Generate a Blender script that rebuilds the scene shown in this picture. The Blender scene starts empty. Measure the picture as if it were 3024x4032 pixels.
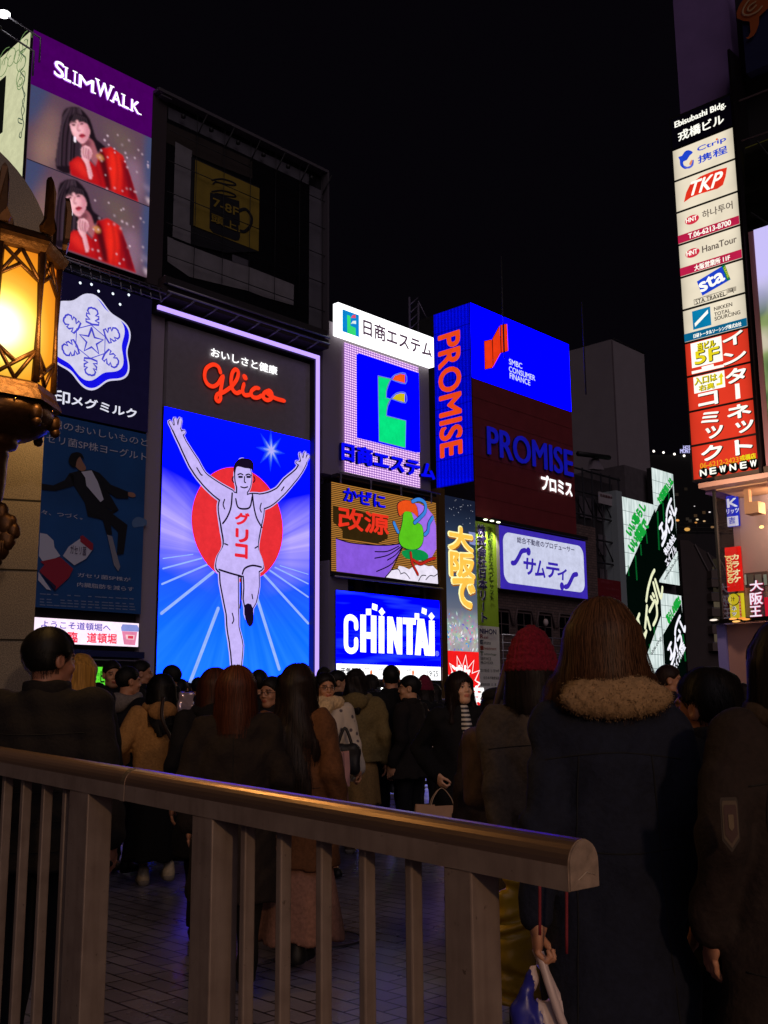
import bpy, bmesh, math, random
import numpy as np
from mathutils import Vector, Matrix
from mathutils.geometry import tessellate_polygon
random.seed(7); RNG = np.random.default_rng(7)
SC = bpy.context.scene
COL = SC.collection

# ------------------------------------------------------------------ camera
F = 4155.0                      # focal length in photo pixels (3024 x 4032)
CAMH = 1.30
_p, _r = math.radians(10.594), math.radians(-0.50)
FWD = np.array([0, math.cos(_p), math.sin(_p)])
_up = np.array([0, -math.sin(_p), math.cos(_p)]); _rt = np.array([1.0, 0, 0])
RT = _rt * math.cos(_r) + _up * math.sin(_r)
DN = -(_up * math.cos(_r) - _rt * math.sin(_r))
cam = bpy.data.cameras.new('camera'); camo = bpy.data.objects.new('camera', cam); COL.objects.link(camo)
cam.sensor_fit = 'VERTICAL'; cam.sensor_height = 24.0; cam.sensor_width = 18.0
cam.lens = F / 4032.0 * 24.0; cam.clip_start = 0.05; cam.clip_end = 2000
m = Matrix.Identity(4)
for i in range(3):
    m[i][0] = RT[i]; m[i][1] = -DN[i]; m[i][2] = -FWD[i]
m[2][3] = CAMH
camo.matrix_world = m
SC.camera = camo
SC.view_settings.view_transform = 'Standard'; SC.view_settings.look = 'None'
SC.view_settings.exposure = 0.0; SC.view_settings.gamma = 1.0

# ------------------------------------------------------------------ world: night sky
W = bpy.data.worlds.new('World'); SC.world = W; W.use_nodes = True
nt = W.node_tree; nt.nodes.clear()
wo = nt.nodes.new('ShaderNodeOutputWorld'); bg = nt.nodes.new('ShaderNodeBackground')
sky = nt.nodes.new('ShaderNodeTexSky'); sky.sky_type = 'NISHITA'; sky.sun_disc = False
sky.sun_elevation = math.radians(-4); sky.sun_rotation = math.radians(200); sky.air_density = 1.0
add = nt.nodes.new('ShaderNodeMix'); add.data_type = 'RGBA'; add.inputs[0].default_value = 0.9
add.inputs[7].default_value = (0.045, 0.032, 0.062, 1)
nt.links.new(sky.outputs[0], add.inputs[6]); nt.links.new(add.outputs[2], bg.inputs[0])
bg.inputs[1].default_value = 0.036
nt.links.new(bg.outputs[0], wo.inputs[0])
# one weak, very soft light from behind the viewer: the glow of the lit city
sun = bpy.data.lights.new('city_glow', 'SUN'); sun.energy = 0.42; sun.angle = math.radians(50); sun.color = (.95, .78, .86)
suno = bpy.data.objects.new('city_glow', sun); COL.objects.link(suno)
suno.rotation_euler = (math.radians(58), 0, math.radians(12))
SC.cycles.max_bounces = 5; SC.cycles.diffuse_bounces = 2; SC.cycles.glossy_bounces = 3
SC.cycles.transparent_max_bounces = 8; SC.cycles.sample_clamp_indirect = 3.0
SC.cycles.caustics_reflective = False; SC.cycles.caustics_refractive = False
SC.cycles.use_denoising = True

# ------------------------------------------------------------------ pixel rays
CR = dict(S=(0, 0, 1.0), D=(0, 0, 1.8228), c1=(0, 0, .5426), c2=(580, 360, .4793), c3=(0, 1000, .452), c4=(0, 1900, .452),
          c5=(560, 1180, .434), c6=(560, 1600, .4972), c7=(1240, 1140, .3706), c8=(1660, 1140, .461), c9=(1240, 1860, .407),
          c10=(1720, 1940, .3889), c11=(1900, 1980, .3617), c12=(2200, 1240, .422), c13=(2400, 1760, .4251), c14=(2600, 0, .4069),
          c15=(2560, 360, .4249), c16=(2600, 1100, .4069), c17=(2720, 1860, .3164), c18=(2400, 2200, .2411), c19=(2480, 1820, .2169),
          c20=(1860, 2040, .2351), c21=(2800, 0, .1808))
def ray(x, y, c='S'):
    o = CR[c]; x = o[0] + x * o[2]; y = o[1] + y * o[2]
    return (x - 1512) / F * RT + (y - 2016) / F * DN + FWD
C0 = np.array([0, 0, CAMH])
def at_y(x, y, c, dist):
    r = ray(x, y, c); return C0 + r * (dist / r[1])
def at_z(x, y, c, z):
    r = ray(x, y, c); return C0 + r * ((z - CAMH) / r[2])
def project(P):
    q = np.array(P, float) - C0; d = q @ FWD
    return 1512 + F * (q @ RT) / d, 2016 + F * (q @ DN) / d

class Plane:
    def __init__(s, ang, dist):
        s.a = math.radians(ang); s.d = dist
        s.X = np.array([math.cos(s.a), math.sin(s.a), 0]); s.Y = np.array([-math.sin(s.a), math.cos(s.a), 0])
    def uv(s, x, y, c='S'):
        r = ray(x, y, c); p = C0 + r * (s.d / (r @ s.Y)); return np.array([p @ s.X, p[2]])
    def off(s, d): return Plane(math.degrees(s.a), s.d + d)
YF = 46.55
PF = Plane(YF, 44.8)            # the canal front: every facade with its billboards
PR = Plane(YF - 90, 30.0)       # faces turned to the bridge (the directory sign, the corner shop)

# ------------------------------------------------------------------ materials
def lin(h):
    if isinstance(h, tuple): return h[:3]
    h = h.lstrip('#'); v = [int(h[i:i + 2], 16) / 255 for i in (0, 2, 4)]
    return tuple(c / 12.92 if c <= .04045 else ((c + .055) / 1.055) ** 2.4 for c in v)
_M = {}
def E(h, k=1.0, light=False):
    """a lit surface: a screen pixel area, a tube, a backlit sheet"""
    key = ('E', h, k, light)
    if key in _M: return _M[key]
    m = bpy.data.materials.new('lit_%s' % (h if isinstance(h, str) else 'rgb')); m.use_nodes = True
    n = m.node_tree.nodes; n.clear(); o = n.new('ShaderNodeOutputMaterial'); e = n.new('ShaderNodeEmission')
    e.inputs[0].default_value = (*lin(h), 1); e.inputs[1].default_value = k
    if k <= 1.31:      # screens and backlit sheets are never perfectly even
        nt = m.node_tree; tc = n.new('ShaderNodeTexCoord'); no = n.new('ShaderNodeTexNoise'); no.inputs['Scale'].default_value = 1.7; no.inputs['Detail'].default_value = 7; no.inputs['Roughness'].default_value = .75
        mr = n.new('ShaderNodeMapRange'); mr.inputs[1].default_value = .3; mr.inputs[2].default_value = .7; mr.inputs[3].default_value = k * .80; mr.inputs[4].default_value = k * 1.08
        nt.links.new(tc.outputs['Object'], no.inputs[0]); nt.links.new(no.outputs[0], mr.inputs[0]); nt.links.new(mr.outputs[0], e.inputs[1])
    m.node_tree.links.new(e.outputs[0], o.inputs[0])
    m.cycles.emission_sampling = 'FRONT' if light else 'NONE'
    _M[key] = m; return m
def P(name, h, rough=.7, metal=0.0, noise=0.0, nscale=8.0, bump=0.0, spec=.5, coat=0, detail=5):
    key = ('P', name, h, rough, metal, noise, nscale, bump)
    if key in _M: return _M[key]
    m = bpy.data.materials.new(name); m.use_nodes = True
    nt = m.node_tree; b = nt.nodes['Principled BSDF']
    c = lin(h); b.inputs['Base Color'].default_value = (*c, 1); b.inputs['Roughness'].default_value = rough
    b.inputs['Metallic'].default_value = metal; b.inputs['Specular IOR Level'].default_value = spec
    if noise or bump:
        tc = nt.nodes.new('ShaderNodeTexCoord'); no = nt.nodes.new('ShaderNodeTexNoise')
        no.inputs['Scale'].default_value = nscale; no.inputs['Detail'].default_value = detail
        nt.links.new(tc.outputs['Object'], no.inputs['Vector'])
        if noise:
            rp = nt.nodes.new('ShaderNodeValToRGB')
            rp.color_ramp.elements[0].position = .3; rp.color_ramp.elements[1].position = .7
            rp.color_ramp.elements[0].color = (*[x * (1 - noise) for x in c], 1)
            rp.color_ramp.elements[1].color = (*[min(1, x * (1 + noise)) for x in c], 1)
            nt.links.new(no.outputs['Fac'], rp.inputs[0]); nt.links.new(rp.outputs[0], b.inputs['Base Color'])
        if bump:
            bp = nt.nodes.new('ShaderNodeBump'); bp.inputs['Strength'].default_value = bump; bp.inputs['Distance'].default_value = .02
            nt.links.new(no.outputs['Fac'], bp.inputs['Height']); nt.links.new(bp.outputs[0], b.inputs['Normal'])
    _M[key] = m; return m
def nodes_mat(name):
    m = bpy.data.materials.new(name); m.use_nodes = True; return m, m.node_tree

# ------------------------------------------------------------------ mesh building
class MB:
    def __init__(s): s.v = []; s.f = []; s.mi = []; s.mats = []; s.sm = []
    def mat(s, m):
        for i, q in enumerate(s.mats):
            if q is m: return i
        s.mats.append(m); return len(s.mats) - 1
    def add(s, vs, fs, m, smooth=False):
        b = len(s.v); k = s.mat(m); s.v.extend([tuple(map(float, v)) for v in vs])
        for f in fs: s.f.append([b + i for i in f]); s.mi.append(k); s.sm.append(smooth)
    def box(s, x0, x1, y0, y1, z0, z1, m, top=1.0):
        cx, cy = (x0 + x1) / 2, (y0 + y1) / 2
        v = [(x, y, z0) for x, y in ((x0, y0), (x1, y0), (x1, y1), (x0, y1))] + \
            [(cx + (x - cx) * top, cy + (y - cy) * top, z1) for x, y in ((x0, y0), (x1, y0), (x1, y1), (x0, y1))]
        s.add(v, [(3, 2, 1, 0), (4, 5, 6, 7), (0, 1, 5, 4), (1, 2, 6, 5), (2, 3, 7, 6), (3, 0, 4, 7)], m)
    def tube(s, pts, r, m, sides=6, smooth=True, caps=True, rr=None):
        pts = [np.array(p, float) for p in pts]; n = len(pts)
        if rr is None: rr = [r] * n
        up = None; V = []
        for i, p in enumerate(pts):
            t = pts[min(i + 1, n - 1)] - pts[max(i - 1, 0)]; t /= (np.linalg.norm(t) + 1e-9)
            if up is None:
                up = np.array([0, 0, 1.0]) if abs(t[2]) < .9 else np.array([1.0, 0, 0])
            a = np.cross(t, up); a /= (np.linalg.norm(a) + 1e-9); b = np.cross(a, t); up = b
            for k in range(sides):
                w = 2 * math.pi * k / sides; V.append(p + (a * math.cos(w) + b * math.sin(w)) * rr[i])
        Fs = []
        for i in range(n - 1):
            for k in range(sides):
                k2 = (k + 1) % sides; Fs.append((i * sides + k, i * sides + k2, (i + 1) * sides + k2, (i + 1) * sides + k))
        if caps: Fs.append(tuple(range(sides))[::-1]); Fs.append(tuple((n - 1) * sides + k for k in range(sides)))
        s.add(V, Fs, m, smooth)
    def lathe(s, prof, c, m, sides=24, smooth=True, rot=0.0):
        V = []; n = len(prof)
        for r, z in prof:
            for k in range(sides):
                w = 2 * math.pi * k / sides + rot; V.append((c[0] + r * math.cos(w), c[1] + r * math.sin(w), c[2] + z))
        Fs = []
        for i in range(n - 1):
            for k in range(sides):
                k2 = (k + 1) % sides; Fs.append((i * sides + k, i * sides + k2, (i + 1) * sides + k2, (i + 1) * sides + k))
        Fs.append(tuple(range(sides))[::-1]); Fs.append(tuple((n - 1) * sides + k for k in range(sides)))
        s.add(V, Fs, m, smooth)
    def ball(s, c, r, m, seg=10, sc=(1, 1, 1)):
        prof = []
        for i in range(seg // 2 + 1):
            w = -math.pi / 2 + math.pi * i / (seg // 2); prof.append((max(1e-4, math.cos(w)), math.sin(w)))
        V = []; Fs = []
        for a, z in prof:
            for k in range(seg):
                w = 2 * math.pi * k / seg; V.append((c[0] + r * sc[0] * a * math.cos(w), c[1] + r * sc[1] * a * math.sin(w), c[2] + r * sc[2] * z))
        for i in range(len(prof) - 1):
            for k in range(seg): Fs.append((i * seg + k, i * seg + (k + 1) % seg, (i + 1) * seg + (k + 1) % seg, (i + 1) * seg + k))
        s.add(V, Fs, m, True)
    def build(s, name, parent=None, loc=None, rotz=None):
        me = bpy.data.meshes.new(name); me.from_pydata(s.v, [], s.f)
        for q in s.mats: me.materials.append(q)
        me.polygons.foreach_set('material_index', s.mi); me.polygons.foreach_set('use_smooth', s.sm); me.update()
        o = bpy.data.objects.new(name, me); COL.objects.link(o)
        if parent: o.parent = parent
        if loc is not None: o.location = loc
        if rotz is not None: o.rotation_euler = (0, 0, rotz)
        return o
def tag(o, label=None, cat=None, group=None, kind=None):
    if label: o['label'] = label
    if cat: o['category'] = cat
    if group: o['group'] = group
    if kind: o['kind'] = kind
    return o
def thing(name, label, cat, loc=(0, 0, 0), rotz=0.0, group=None):
    o = bpy.data.objects.new(name, None); COL.objects.link(o); o.location = loc; o.rotation_euler = (0, 0, rotz)
    o.empty_display_size = .2
    return tag(o, label, cat, group)
def smooth_pts(pts, n=6, closed=False):
    P0 = [np.array(p, float) for p in pts]; out = []; N = len(P0)
    rng = range(N if closed else N - 1)
    for i in rng:
        if closed: a, b, c, d = P0[i - 1], P0[i], P0[(i + 1) % N], P0[(i + 2) % N]
        else: a, b, c, d = P0[max(i - 1, 0)], P0[i], P0[i + 1], P0[min(i + 2, N - 1)]
        for k in range(n):
            t = k / n
            out.append(.5 * ((2 * b) + (c - a) * t + (2 * a - 5 * b + 4 * c - d) * t * t + (3 * b - a - 3 * c + d) * t ** 3))
    if not closed: out.append(P0[-1])
    return out

# ------------------------------------------------------------------ lettering
_T = {}
def glyphs(s, off=0.0, ext=0.0, res=4):
    key = (s, off, ext, res)
    if key in _T: return _T[key]
    c = bpy.data.curves.new('t', 'FONT'); c.body = s; c.offset = off; c.resolution_u = res; c.extrude = ext
    ob = bpy.data.objects.new('t', c); COL.objects.link(ob)
    dg = bpy.context.evaluated_depsgraph_get(); me = bpy.data.meshes.new_from_object(ob.evaluated_get(dg))
    v = np.array([q.co[:] for q in me.vertices]); f = [tuple(p.vertices) for p in me.polygons]
    bpy.data.objects.remove(ob); bpy.data.curves.remove(c); bpy.data.meshes.remove(me)
    _T[key] = (v, f); return v, f

LY = 0.02
class Sign:
    """a flat sign on a facade plane; photo pixels become metres on that plane"""
    def __init__(s, name, label, cat, plane, c, TL, BR, group=None, uv=None):
        s.pl = plane; s.c = c
        a = plane.uv(*TL, c) if uv is None else np.array([uv[0], uv[3]])
        b = plane.uv(*BR, c) if uv is None else np.array([uv[1], uv[2]])
        s.u0, s.v1 = a; s.u1, s.v0 = b
        s.uc = (s.u0 + s.u1) / 2; s.w = s.u1 - s.u0; s.h = s.v1 - s.v0
        loc = plane.Y * plane.d + plane.X * s.uc; loc[2] = s.v0
        s.root = thing(name, label, cat, loc, plane.a, group); s.parts = {}; s.cur = None; s.n = 0; s.sub = {}
        x = plane.uv(1512, 2016); 
    def q(s, x, y, c=None):
        u, v = s.pl.uv(x, y, c or s.c); return np.array([u - s.uc, v - s.v0])
    def mb(s, part):
        if s.cur is not None:
            part = '%s#p%d' % (part, s.cur); s.sub[part] = s.cur
        return s.parts.setdefault(part, MB())
    def own(s, part): s.n += 1; return '%s#%d' % (part, s.n)
    def panel(s, m, depth=.4, part='panel', side=None):
        b = s.mb(part); b.box(-s.w / 2, s.w / 2, .004, depth, 0, s.h, side or m)
        s.quad(-s.w / 2, s.w / 2, 0, s.h, m, part, 0)
    def quad(s, x0, x1, z0, z1, m, part='picture', lay=1):
        y = -LY * lay; s.mb(part).add([(x0, y, z0), (x1, y, z0), (x1, y, z1), (x0, y, z1)], [(0, 1, 2, 3)], m)
    def rect(s, x0, y0, x1, y1, m, part='picture', lay=1, c=None):
        a = s.q(x0, y0, c); b = s.q(x1, y1, c); s.quad(a[0], b[0], b[1], a[1], m, part, lay)
    def box(s, x0, y0, x1, y1, m, d0, d1, part='frame', c=None):
        a = s.q(x0, y0, c); b = s.q(x1, y1, c); s.mb(part).box(a[0], b[0], d0, d1, b[1], a[1], m)
    def upoly(s, pts, m, part='picture', lay=1):
        y = -LY * lay; V = [Vector((p[0], p[1], 0)) for p in pts]
        tr = tessellate_polygon([V]); out = []
        for t in tr:
            a, b, c = (V[i] for i in t)
            if (b.x - a.x) * (c.y - a.y) - (b.y - a.y) * (c.x - a.x) < 0: t = (t[0], t[2], t[1])
            out.append(t)
        s.mb(part).add([(p[0], y, p[1]) for p in pts], out, m)
    def poly(s, pts, m, part='picture', lay=1, c=None, sm=0, d=(0, 0)):
        pts = [s.q(x + d[0], y + d[1], c) for x, y in pts]
        if sm: pts = smooth_pts(pts, sm, True)
        s.upoly(pts, m, part, lay)
    def disc(s, x, y, r, m, part='picture', lay=1, c=None, sy=1.0, n=28):
        """r in metres on the plane"""
        o = s.q(x, y, c); s.upoly([(o[0] + r * math.cos(2 * math.pi * k / n), o[1] + r * sy * math.sin(2 * math.pi * k / n)) for k in range(n)], m, part, lay)
    def px(s, n, x, y, c=None):
        """n vertical pixels in metres near (x, y)"""
        return abs(s.q(x, y + n / 2, c)[1] - s.q(x, y - n / 2, c)[1])
    def ustroke(s, pts, w, m, part='picture', lay=1, dep=.012, sm=0, closed=False, ws=None):
        pts = [np.array(p, float) for p in pts]
        if sm: pts = smooth_pts(pts, sm, closed)
        elif closed: pts = pts + [pts[0]]
        if closed and sm: pts = pts + [pts[0]]
        n = len(pts)
        P2 = [pts[0]] + pts + [pts[-1]]; sc = [.55] + [1] * n + [.55]
        if ws is not None:
            wi = list(np.interp(np.linspace(0, 1, n), np.linspace(0, 1, len(ws)), ws)); sc = [wi[0] * .6] + wi + [wi[-1] * .6]; w = 1.0
        t0 = pts[1] - pts[0]; t0 /= np.linalg.norm(t0) + 1e-9; t1 = pts[-1] - pts[-2]; t1 /= np.linalg.norm(t1) + 1e-9
        P2[0] = pts[0] - t0 * (w if ws is None else sc[1]) * .42; P2[-1] = pts[-1] + t1 * (w if ws is None else sc[-2]) * .42
        V = []; K = 6
        for i, p in enumerate(P2):
            t = P2[min(i + 1, n + 1)] - P2[max(i - 1, 0)]; t = t / (np.linalg.norm(t) + 1e-9); nn = np.array([-t[1], t[0]])
            for k in range(K):
                a = 2 * math.pi * k / K; e = nn * math.cos(a) * w / 2 * sc[i]
                V.append((p[0] + e[0], -LY * lay - dep * math.sin(a), p[1] + e[1]))
        N = n + 2; Fs = [(i * K + k, i * K + (k + 1) % K, (i + 1) * K + (k + 1) % K, (i + 1) * K + k) for i in range(N - 1) for k in range(K)]
        Fs += [tuple(range(K)), tuple((N - 1) * K + k for k in range(K))[::-1]]
        s.mb(part).add(V, Fs, m)
    def stroke(s, pts, wpx, m, part='picture', lay=1, c=None, dep=.012, sm=0, closed=False, d=(0, 0)):
        w = s.px(wpx, *pts[len(pts) // 2], c)
        s.ustroke([s.q(x + d[0], y + d[1], c) for x, y in pts], w, m, part, lay, dep, sm, closed)
    def _glyph(s, txt, M, m, part, lay, bold, ext, off, em=False):
        v, f = glyphs(txt, off, 0.5 if ext else 0.0)
        if em: lo = np.array([0, -.12]); hi = np.array([1.0, .88])
        else: lo = v[:, :2].min(0); hi = v[:, :2].max(0)
        g = (v[:, :2] - lo) / (hi - lo + 1e-9); xy = np.array([M(a, b) for a, b in g])
        zz = v[:, 2] if ext else np.zeros(len(v))
        sh = [(0, 0)] if not bold else [(math.cos(k * math.pi / 4) * bold, math.sin(k * math.pi / 4) * bold) for k in range(8)] + [(0, 0)]
        for k, (dx, dz) in enumerate(sh):
            V = [(xy[i][0] + dx, -LY * lay - (zz[i] + .5) * ext - k * .0013, xy[i][1] + dz) for i in range(len(v))]
            s.mb(part).add(V, f, m)
    def fit(s, x0, y0, x1, y1, c=None):
        """photo box of a horizontal line of writing -> its box on the plane"""
        xc, yc = (x0 + x1) / 2, (y0 + y1) / 2; v = s.q(xc, yc, c)[1]
        a = s.q(x0, yc, c)[0]; b = s.q(x1, yc, c)[0]
        e = 20.0; sl = 0.0
        for _ in range(4):
            k = s.q(xc + e, yc + sl * e, c)[1] - v; g = s.q(xc, yc + 1, c)[1] - v; sl -= k / g / e
        hw = abs(sl) * (x1 - x0) / 2
        return a, b, s.q(xc, y1 - hw, c)[1], s.q(xc, y0 + hw, c)[1]
    def text(s, txt, x0, y0, x1, y1, m, part='lettering', lay=2, c=None, bold=0.0, ext=0.0, off=0.0, rot=0, skew=0.0, h=0):
        part = s.own(part)
        a, b, lo, hi = s.fit(x0, y0, x1, y1, c)
        if h: xc, yc = (x0 + x1) / 2, (y0 + y1) / 2; lo, hi = s.q(xc, yc + h / 2, c)[1], s.q(xc, yc - h / 2, c)[1]
        if rot == 0: M = lambda g, h: (a + (b - a) * g + skew * (h - .5) * (hi - lo), lo + (hi - lo) * h)
        else: M = lambda g, h: (a + (b - a) * h, hi - (hi - lo) * g)       # reads downwards, letters lying on their side
        s._glyph(txt, M, m, part, lay, bold * (hi - lo if rot == 0 else b - a), ext, off)
    def vtext(s, txt, x0, y0, x1, y1, m, part='lettering', lay=2, c=None, bold=0.0, ext=0.0):
        part = s.own(part); a, b, lo, hi = s.fit(x0, y0, x1, y1, c); n = len(txt); H = (hi - lo) / n
        for i, ch in enumerate(txt):
            t = hi - i * H
            if ch == 'ー': s.quad((a + b) / 2 - .06 * (b - a), (a + b) / 2 + .06 * (b - a), t - H * .88, t - H * .12, m, part, lay); continue
            s._glyph(ch, lambda g, h: (a + (b - a) * g, t - H * .98 + H * .96 * h), m, part, lay, bold * H, ext, 0, em=True)
    def text3(s, txt, O, X, T, m, part='lettering', lay=2, c=None, bold=0.0, ext=0.0):
        part = s.own(part); o, e, t = s.q(*O, c), s.q(*X, c), s.q(*T, c)
        s._glyph(txt, lambda g, h: o + (e - o) * g + (t - o) * h, m, part, lay, bold * np.linalg.norm(t - o), ext, 0)
    def tube(s, pts, r, m, part='frame', c=None, y=-.1, sides=6):
        V = []
        for p in pts:
            q = s.q(p[0], p[1], c); V.append((q[0], p[2] if len(p) > 2 else y, q[1]))
        s.mb(part).tube(V, r, m, sides)
    def done(s):
        for k, b in s.parts.items(): b.build(k.split('#')[0], s.panels[s.sub[k]] if k in s.sub else s.root)
        return s.root
WHITE = '#ffffff'
# ================================================================== the lit signs along the canal
DARK = P('dark_metal', '#2a2729', .6, .3); BLACK = P('black_metal', '#0c0c0e', .6)
GREYW = P('grey_wall', '#6a6264', .8, 0, .12, 3); PIPE = P('galvanised_pipe', '#8a8690', .4, .6)

# ---- video billboard with the portrait (top left)
def gblur(a, sg):
    if sg < .3: return a
    r = int(3 * sg) + 1; k = np.exp(-.5 * (np.arange(-r, r + 1) / sg) ** 2); k /= k.sum()
    for ax in (0, 1):
        b = np.pad(a, [(r, r) if q == ax else (0, 0) for q in (0, 1)], mode='edge'); a = sum(k[i] * np.take(b, range(i, i + a.shape[ax]), ax) for i in range(2 * r + 1))
    return a
class Picture:
    """a screen image: soft shapes on a fine grid of lit points"""
    def __init__(s, x0, x1, z0, z1, n, bgc):
        s.nx = n; s.nz = int(n * (z1 - z0) / (x1 - x0)); s.b = (x0, x1, z0, z1)
        s.X, s.Z = np.meshgrid(np.linspace(x0, x1, s.nx), np.linspace(z0, z1, s.nz), indexing='ij'); s.im = np.ones((s.nx, s.nz, 3)) * np.array(lin(bgc)); s.px = (x1 - x0) / n
    def mask(s, pts):
        m = np.zeros(s.X.shape, bool); n = len(pts)
        for i in range(n):
            (xa, za), (xb, zb) = pts[i], pts[(i + 1) % n]
            if za == zb: continue
            c = ((za > s.Z) != (zb > s.Z)) & (s.X < (xb - xa) * (s.Z - za) / (zb - za) + xa); m ^= c
        return m.astype(float)
    def over(s, m, h, op=1.0): s.im = s.im * (1 - m[..., None] * op) + np.array(lin(h)) * m[..., None] * op
    def poly(s, pts, h, sg=.6, op=1.0, sm=0, clip=None):
        m = gblur(s.mask(smooth_pts(pts, sm, True) if sm else pts), sg)
        if clip is not None: m = m * clip
        s.over(m, h, op); return m
    def line(s, pts, w, h, sg=.6, op=1.0, clip=None):
        d = np.full(s.X.shape, 1e9); pts = smooth_pts(pts, 4)
        for a, b in zip(pts[:-1], pts[1:]):
            e = np.array(b) - a; t = np.clip(((s.X - a[0]) * e[0] + (s.Z - a[1]) * e[1]) / (e @ e + 1e-9), 0, 1); d = np.minimum(d, np.hypot(s.X - a[0] - t * e[0], s.Z - a[1] - t * e[1]))
        m = gblur(np.clip(1 - (d - w / 2) / s.px, 0, 1), sg)
        if clip is not None: m = m * clip
        s.over(m, h, op)
    def build(s, sign, part, lay, k=1.0):
        n, m_ = s.nx, s.nz; V = np.stack([s.X, np.full(s.X.shape, -LY * lay), s.Z], -1).reshape(-1, 3); I = np.arange(n * m_).reshape(n, m_)
        Fq = np.stack([I[:-1, :-1], I[1:, :-1], I[1:, 1:], I[:-1, 1:]], -1).reshape(-1, 4)
        mt, nt = nodes_mat('picture_screen'); nt.nodes.clear(); o = nt.nodes.new('ShaderNodeOutputMaterial'); e = nt.nodes.new('ShaderNodeEmission'); at = nt.nodes.new('ShaderNodeAttribute'); at.attribute_name = 'Pic'
        nt.links.new(at.outputs['Color'], e.inputs[0]); e.inputs[1].default_value = k; nt.links.new(e.outputs[0], o.inputs[0]); mt.cycles.emission_sampling = 'NONE'
        mb = MB(); mb.add(V, [tuple(f) for f in Fq], mt); ob = mb.build(part, sign.root); ca = ob.data.color_attributes.new('Pic', 'FLOAT_COLOR', 'POINT')
        im = s.im * (1 + RNG.normal(0, .05, s.im.shape)); ca.data.foreach_set('color', np.c_[np.clip(im, 0, 4).reshape(-1, 3), np.ones(n * m_)].ravel()); return ob
def portrait(s, pc, dv):
    """one generic portrait: a woman in a red coat, hand at her chin"""
    cv = lambda pts: [s.q(x, y, 'c1') + np.array([0, dv]) for x, y in pts]
    po = lambda pts, h, sg=.7, op=1, sm=2, clip=None: pc.poly(cv(pts), h, sg, op, sm, clip)
    li = lambda pts, w, h, sg=.7, op=1, clip=None: pc.line(cv(pts), w, h, sg, op, clip)
    hair = po([(445, 850), (462, 800), (510, 778), (570, 783), (615, 820), (655, 880), (680, 960), (700, 1015), (765, 1070), (730, 1095), (650, 1130), (590, 1180), (515, 1190), (508, 1265), (405, 1228), (408, 1100), (432, 960), (442, 900)], '#1a1018', 1.0)
    for k in range(16): x = 425 + 11 * k; li([(500 + 5 * k, 790), (x + 10, 900), (x - 6, 1020), (x - 14, 1200)], .05, random.choice(['#3c2a36', '#4a3844', '#0c080c']), .8, .8, hair)
    po([(590, 1020), (640, 1000), (680, 1040), (700, 1100), (740, 1180), (690, 1200), (640, 1130), (600, 1080)], '#a05a64', 1); po([(600, 1040), (640, 1010), (660, 1050), (620, 1080)], '#5c2c38', 2.2, .8)
    face = po([(505, 890), (540, 868), (590, 878), (630, 898), (648, 945), (640, 995), (614, 1033), (585, 1042), (548, 1010), (520, 965)], '#eeaab4', .8, 1, 3)
    po([(604, 890), (640, 898), (655, 945), (645, 1000), (612, 1038), (598, 1010), (618, 955)], '#b8687a', 3.0, .75, 2, face); po([(520, 910), (560, 900), (575, 960), (550, 990), (525, 950)], '#ffc8cc', 3.0, .7, 2, face); po([(560, 1012), (590, 1005), (612, 1012), (592, 1030)], '#c8808c', 2.0, .6, 2, face)
    for ex, ey in ((530, 908), (590, 900)):
        po([(ex - 20, ey + 4), (ex, ey - 14), (ex + 22, ey), (ex, ey + 12)], '#a86070', 1.8, .7, 2, face); po([(ex - 15, ey + 2), (ex, ey - 7), (ex + 16, ey), (ex, ey + 7)], '#2c1018', .7, .95); li([(ex - 18, ey - 15), (ex, ey - 21), (ex + 18, ey - 16)], .06, '#5a3038', .8, .8)
    li([(566, 905), (558, 940), (566, 952), (576, 948)], .06, '#b06874', 1, .8)
    po([(572, 985), (592, 970), (616, 985), (598, 1005), (580, 1002)], '#b8283f', .8, .95); li([(574, 987), (594, 985), (614, 986)], .04, '#6a1424', .6, .8)
    bang = po([(496, 905), (500, 850), (540, 822), (600, 838), (645, 885), (655, 960), (632, 905), (600, 884), (572, 888), (556, 866), (540, 890), (520, 884)], '#170f16', 1, 1, 0)
    for k in range(7): li([(540 + 14 * k, 826 + 6 * k), (530 + 15 * k, 860), (512 + 20 * k, 890 + 3 * k)], .03, '#46343e', .7, .6, bang)
    coat = po([(500, 1180), (560, 1140), (640, 1160), (690, 1210), (730, 1085), (800, 1068), (890, 1130), (940, 1270), (1003, 1468), (900, 1430), (800, 1387), (660, 1332), (512, 1272)], '#b01218', 1.0, 1, 0)
    po([(790, 1075), (880, 1135), (878, 1260), (862, 1400), (805, 1385), (790, 1250)], '#f02a1c', 4, .9, 1, coat); po([(520, 1190), (575, 1150), (625, 1190), (670, 1300), (600, 1280)], '#e02a24', 4, .9, 1, coat)
    po([(700, 1110), (735, 1078), (760, 1130), (795, 1300), (806, 1388), (765, 1365), (735, 1240)], '#360812', 2, .9, 0, coat); po([(885, 1180), (912, 1168), (962, 1300), (1000, 1462), (940, 1440), (905, 1300)], '#54091a', 3, .85, 0, coat)
    for p in ([(830, 1100), (850, 1240), (840, 1390)], [(600, 1170), (640, 1260), (650, 1320)], [(690, 1200), (720, 1290), (730, 1350)], [(930, 1250), (950, 1340), (940, 1430)], [(870, 1150), (900, 1250), (895, 1400)]): li(p, .1, '#780a14', 2, .6, coat)
    po([(690, 1130), (725, 1120), (752, 1158), (725, 1168)], '#d08a50', 1.2, .8)
    hand = po([(585, 1085), (605, 1062), (635, 1062), (664, 1095), (660, 1140), (642, 1172), (668, 1275), (645, 1300), (622, 1200), (592, 1150)], '#f0b0ba', .8)
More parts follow.
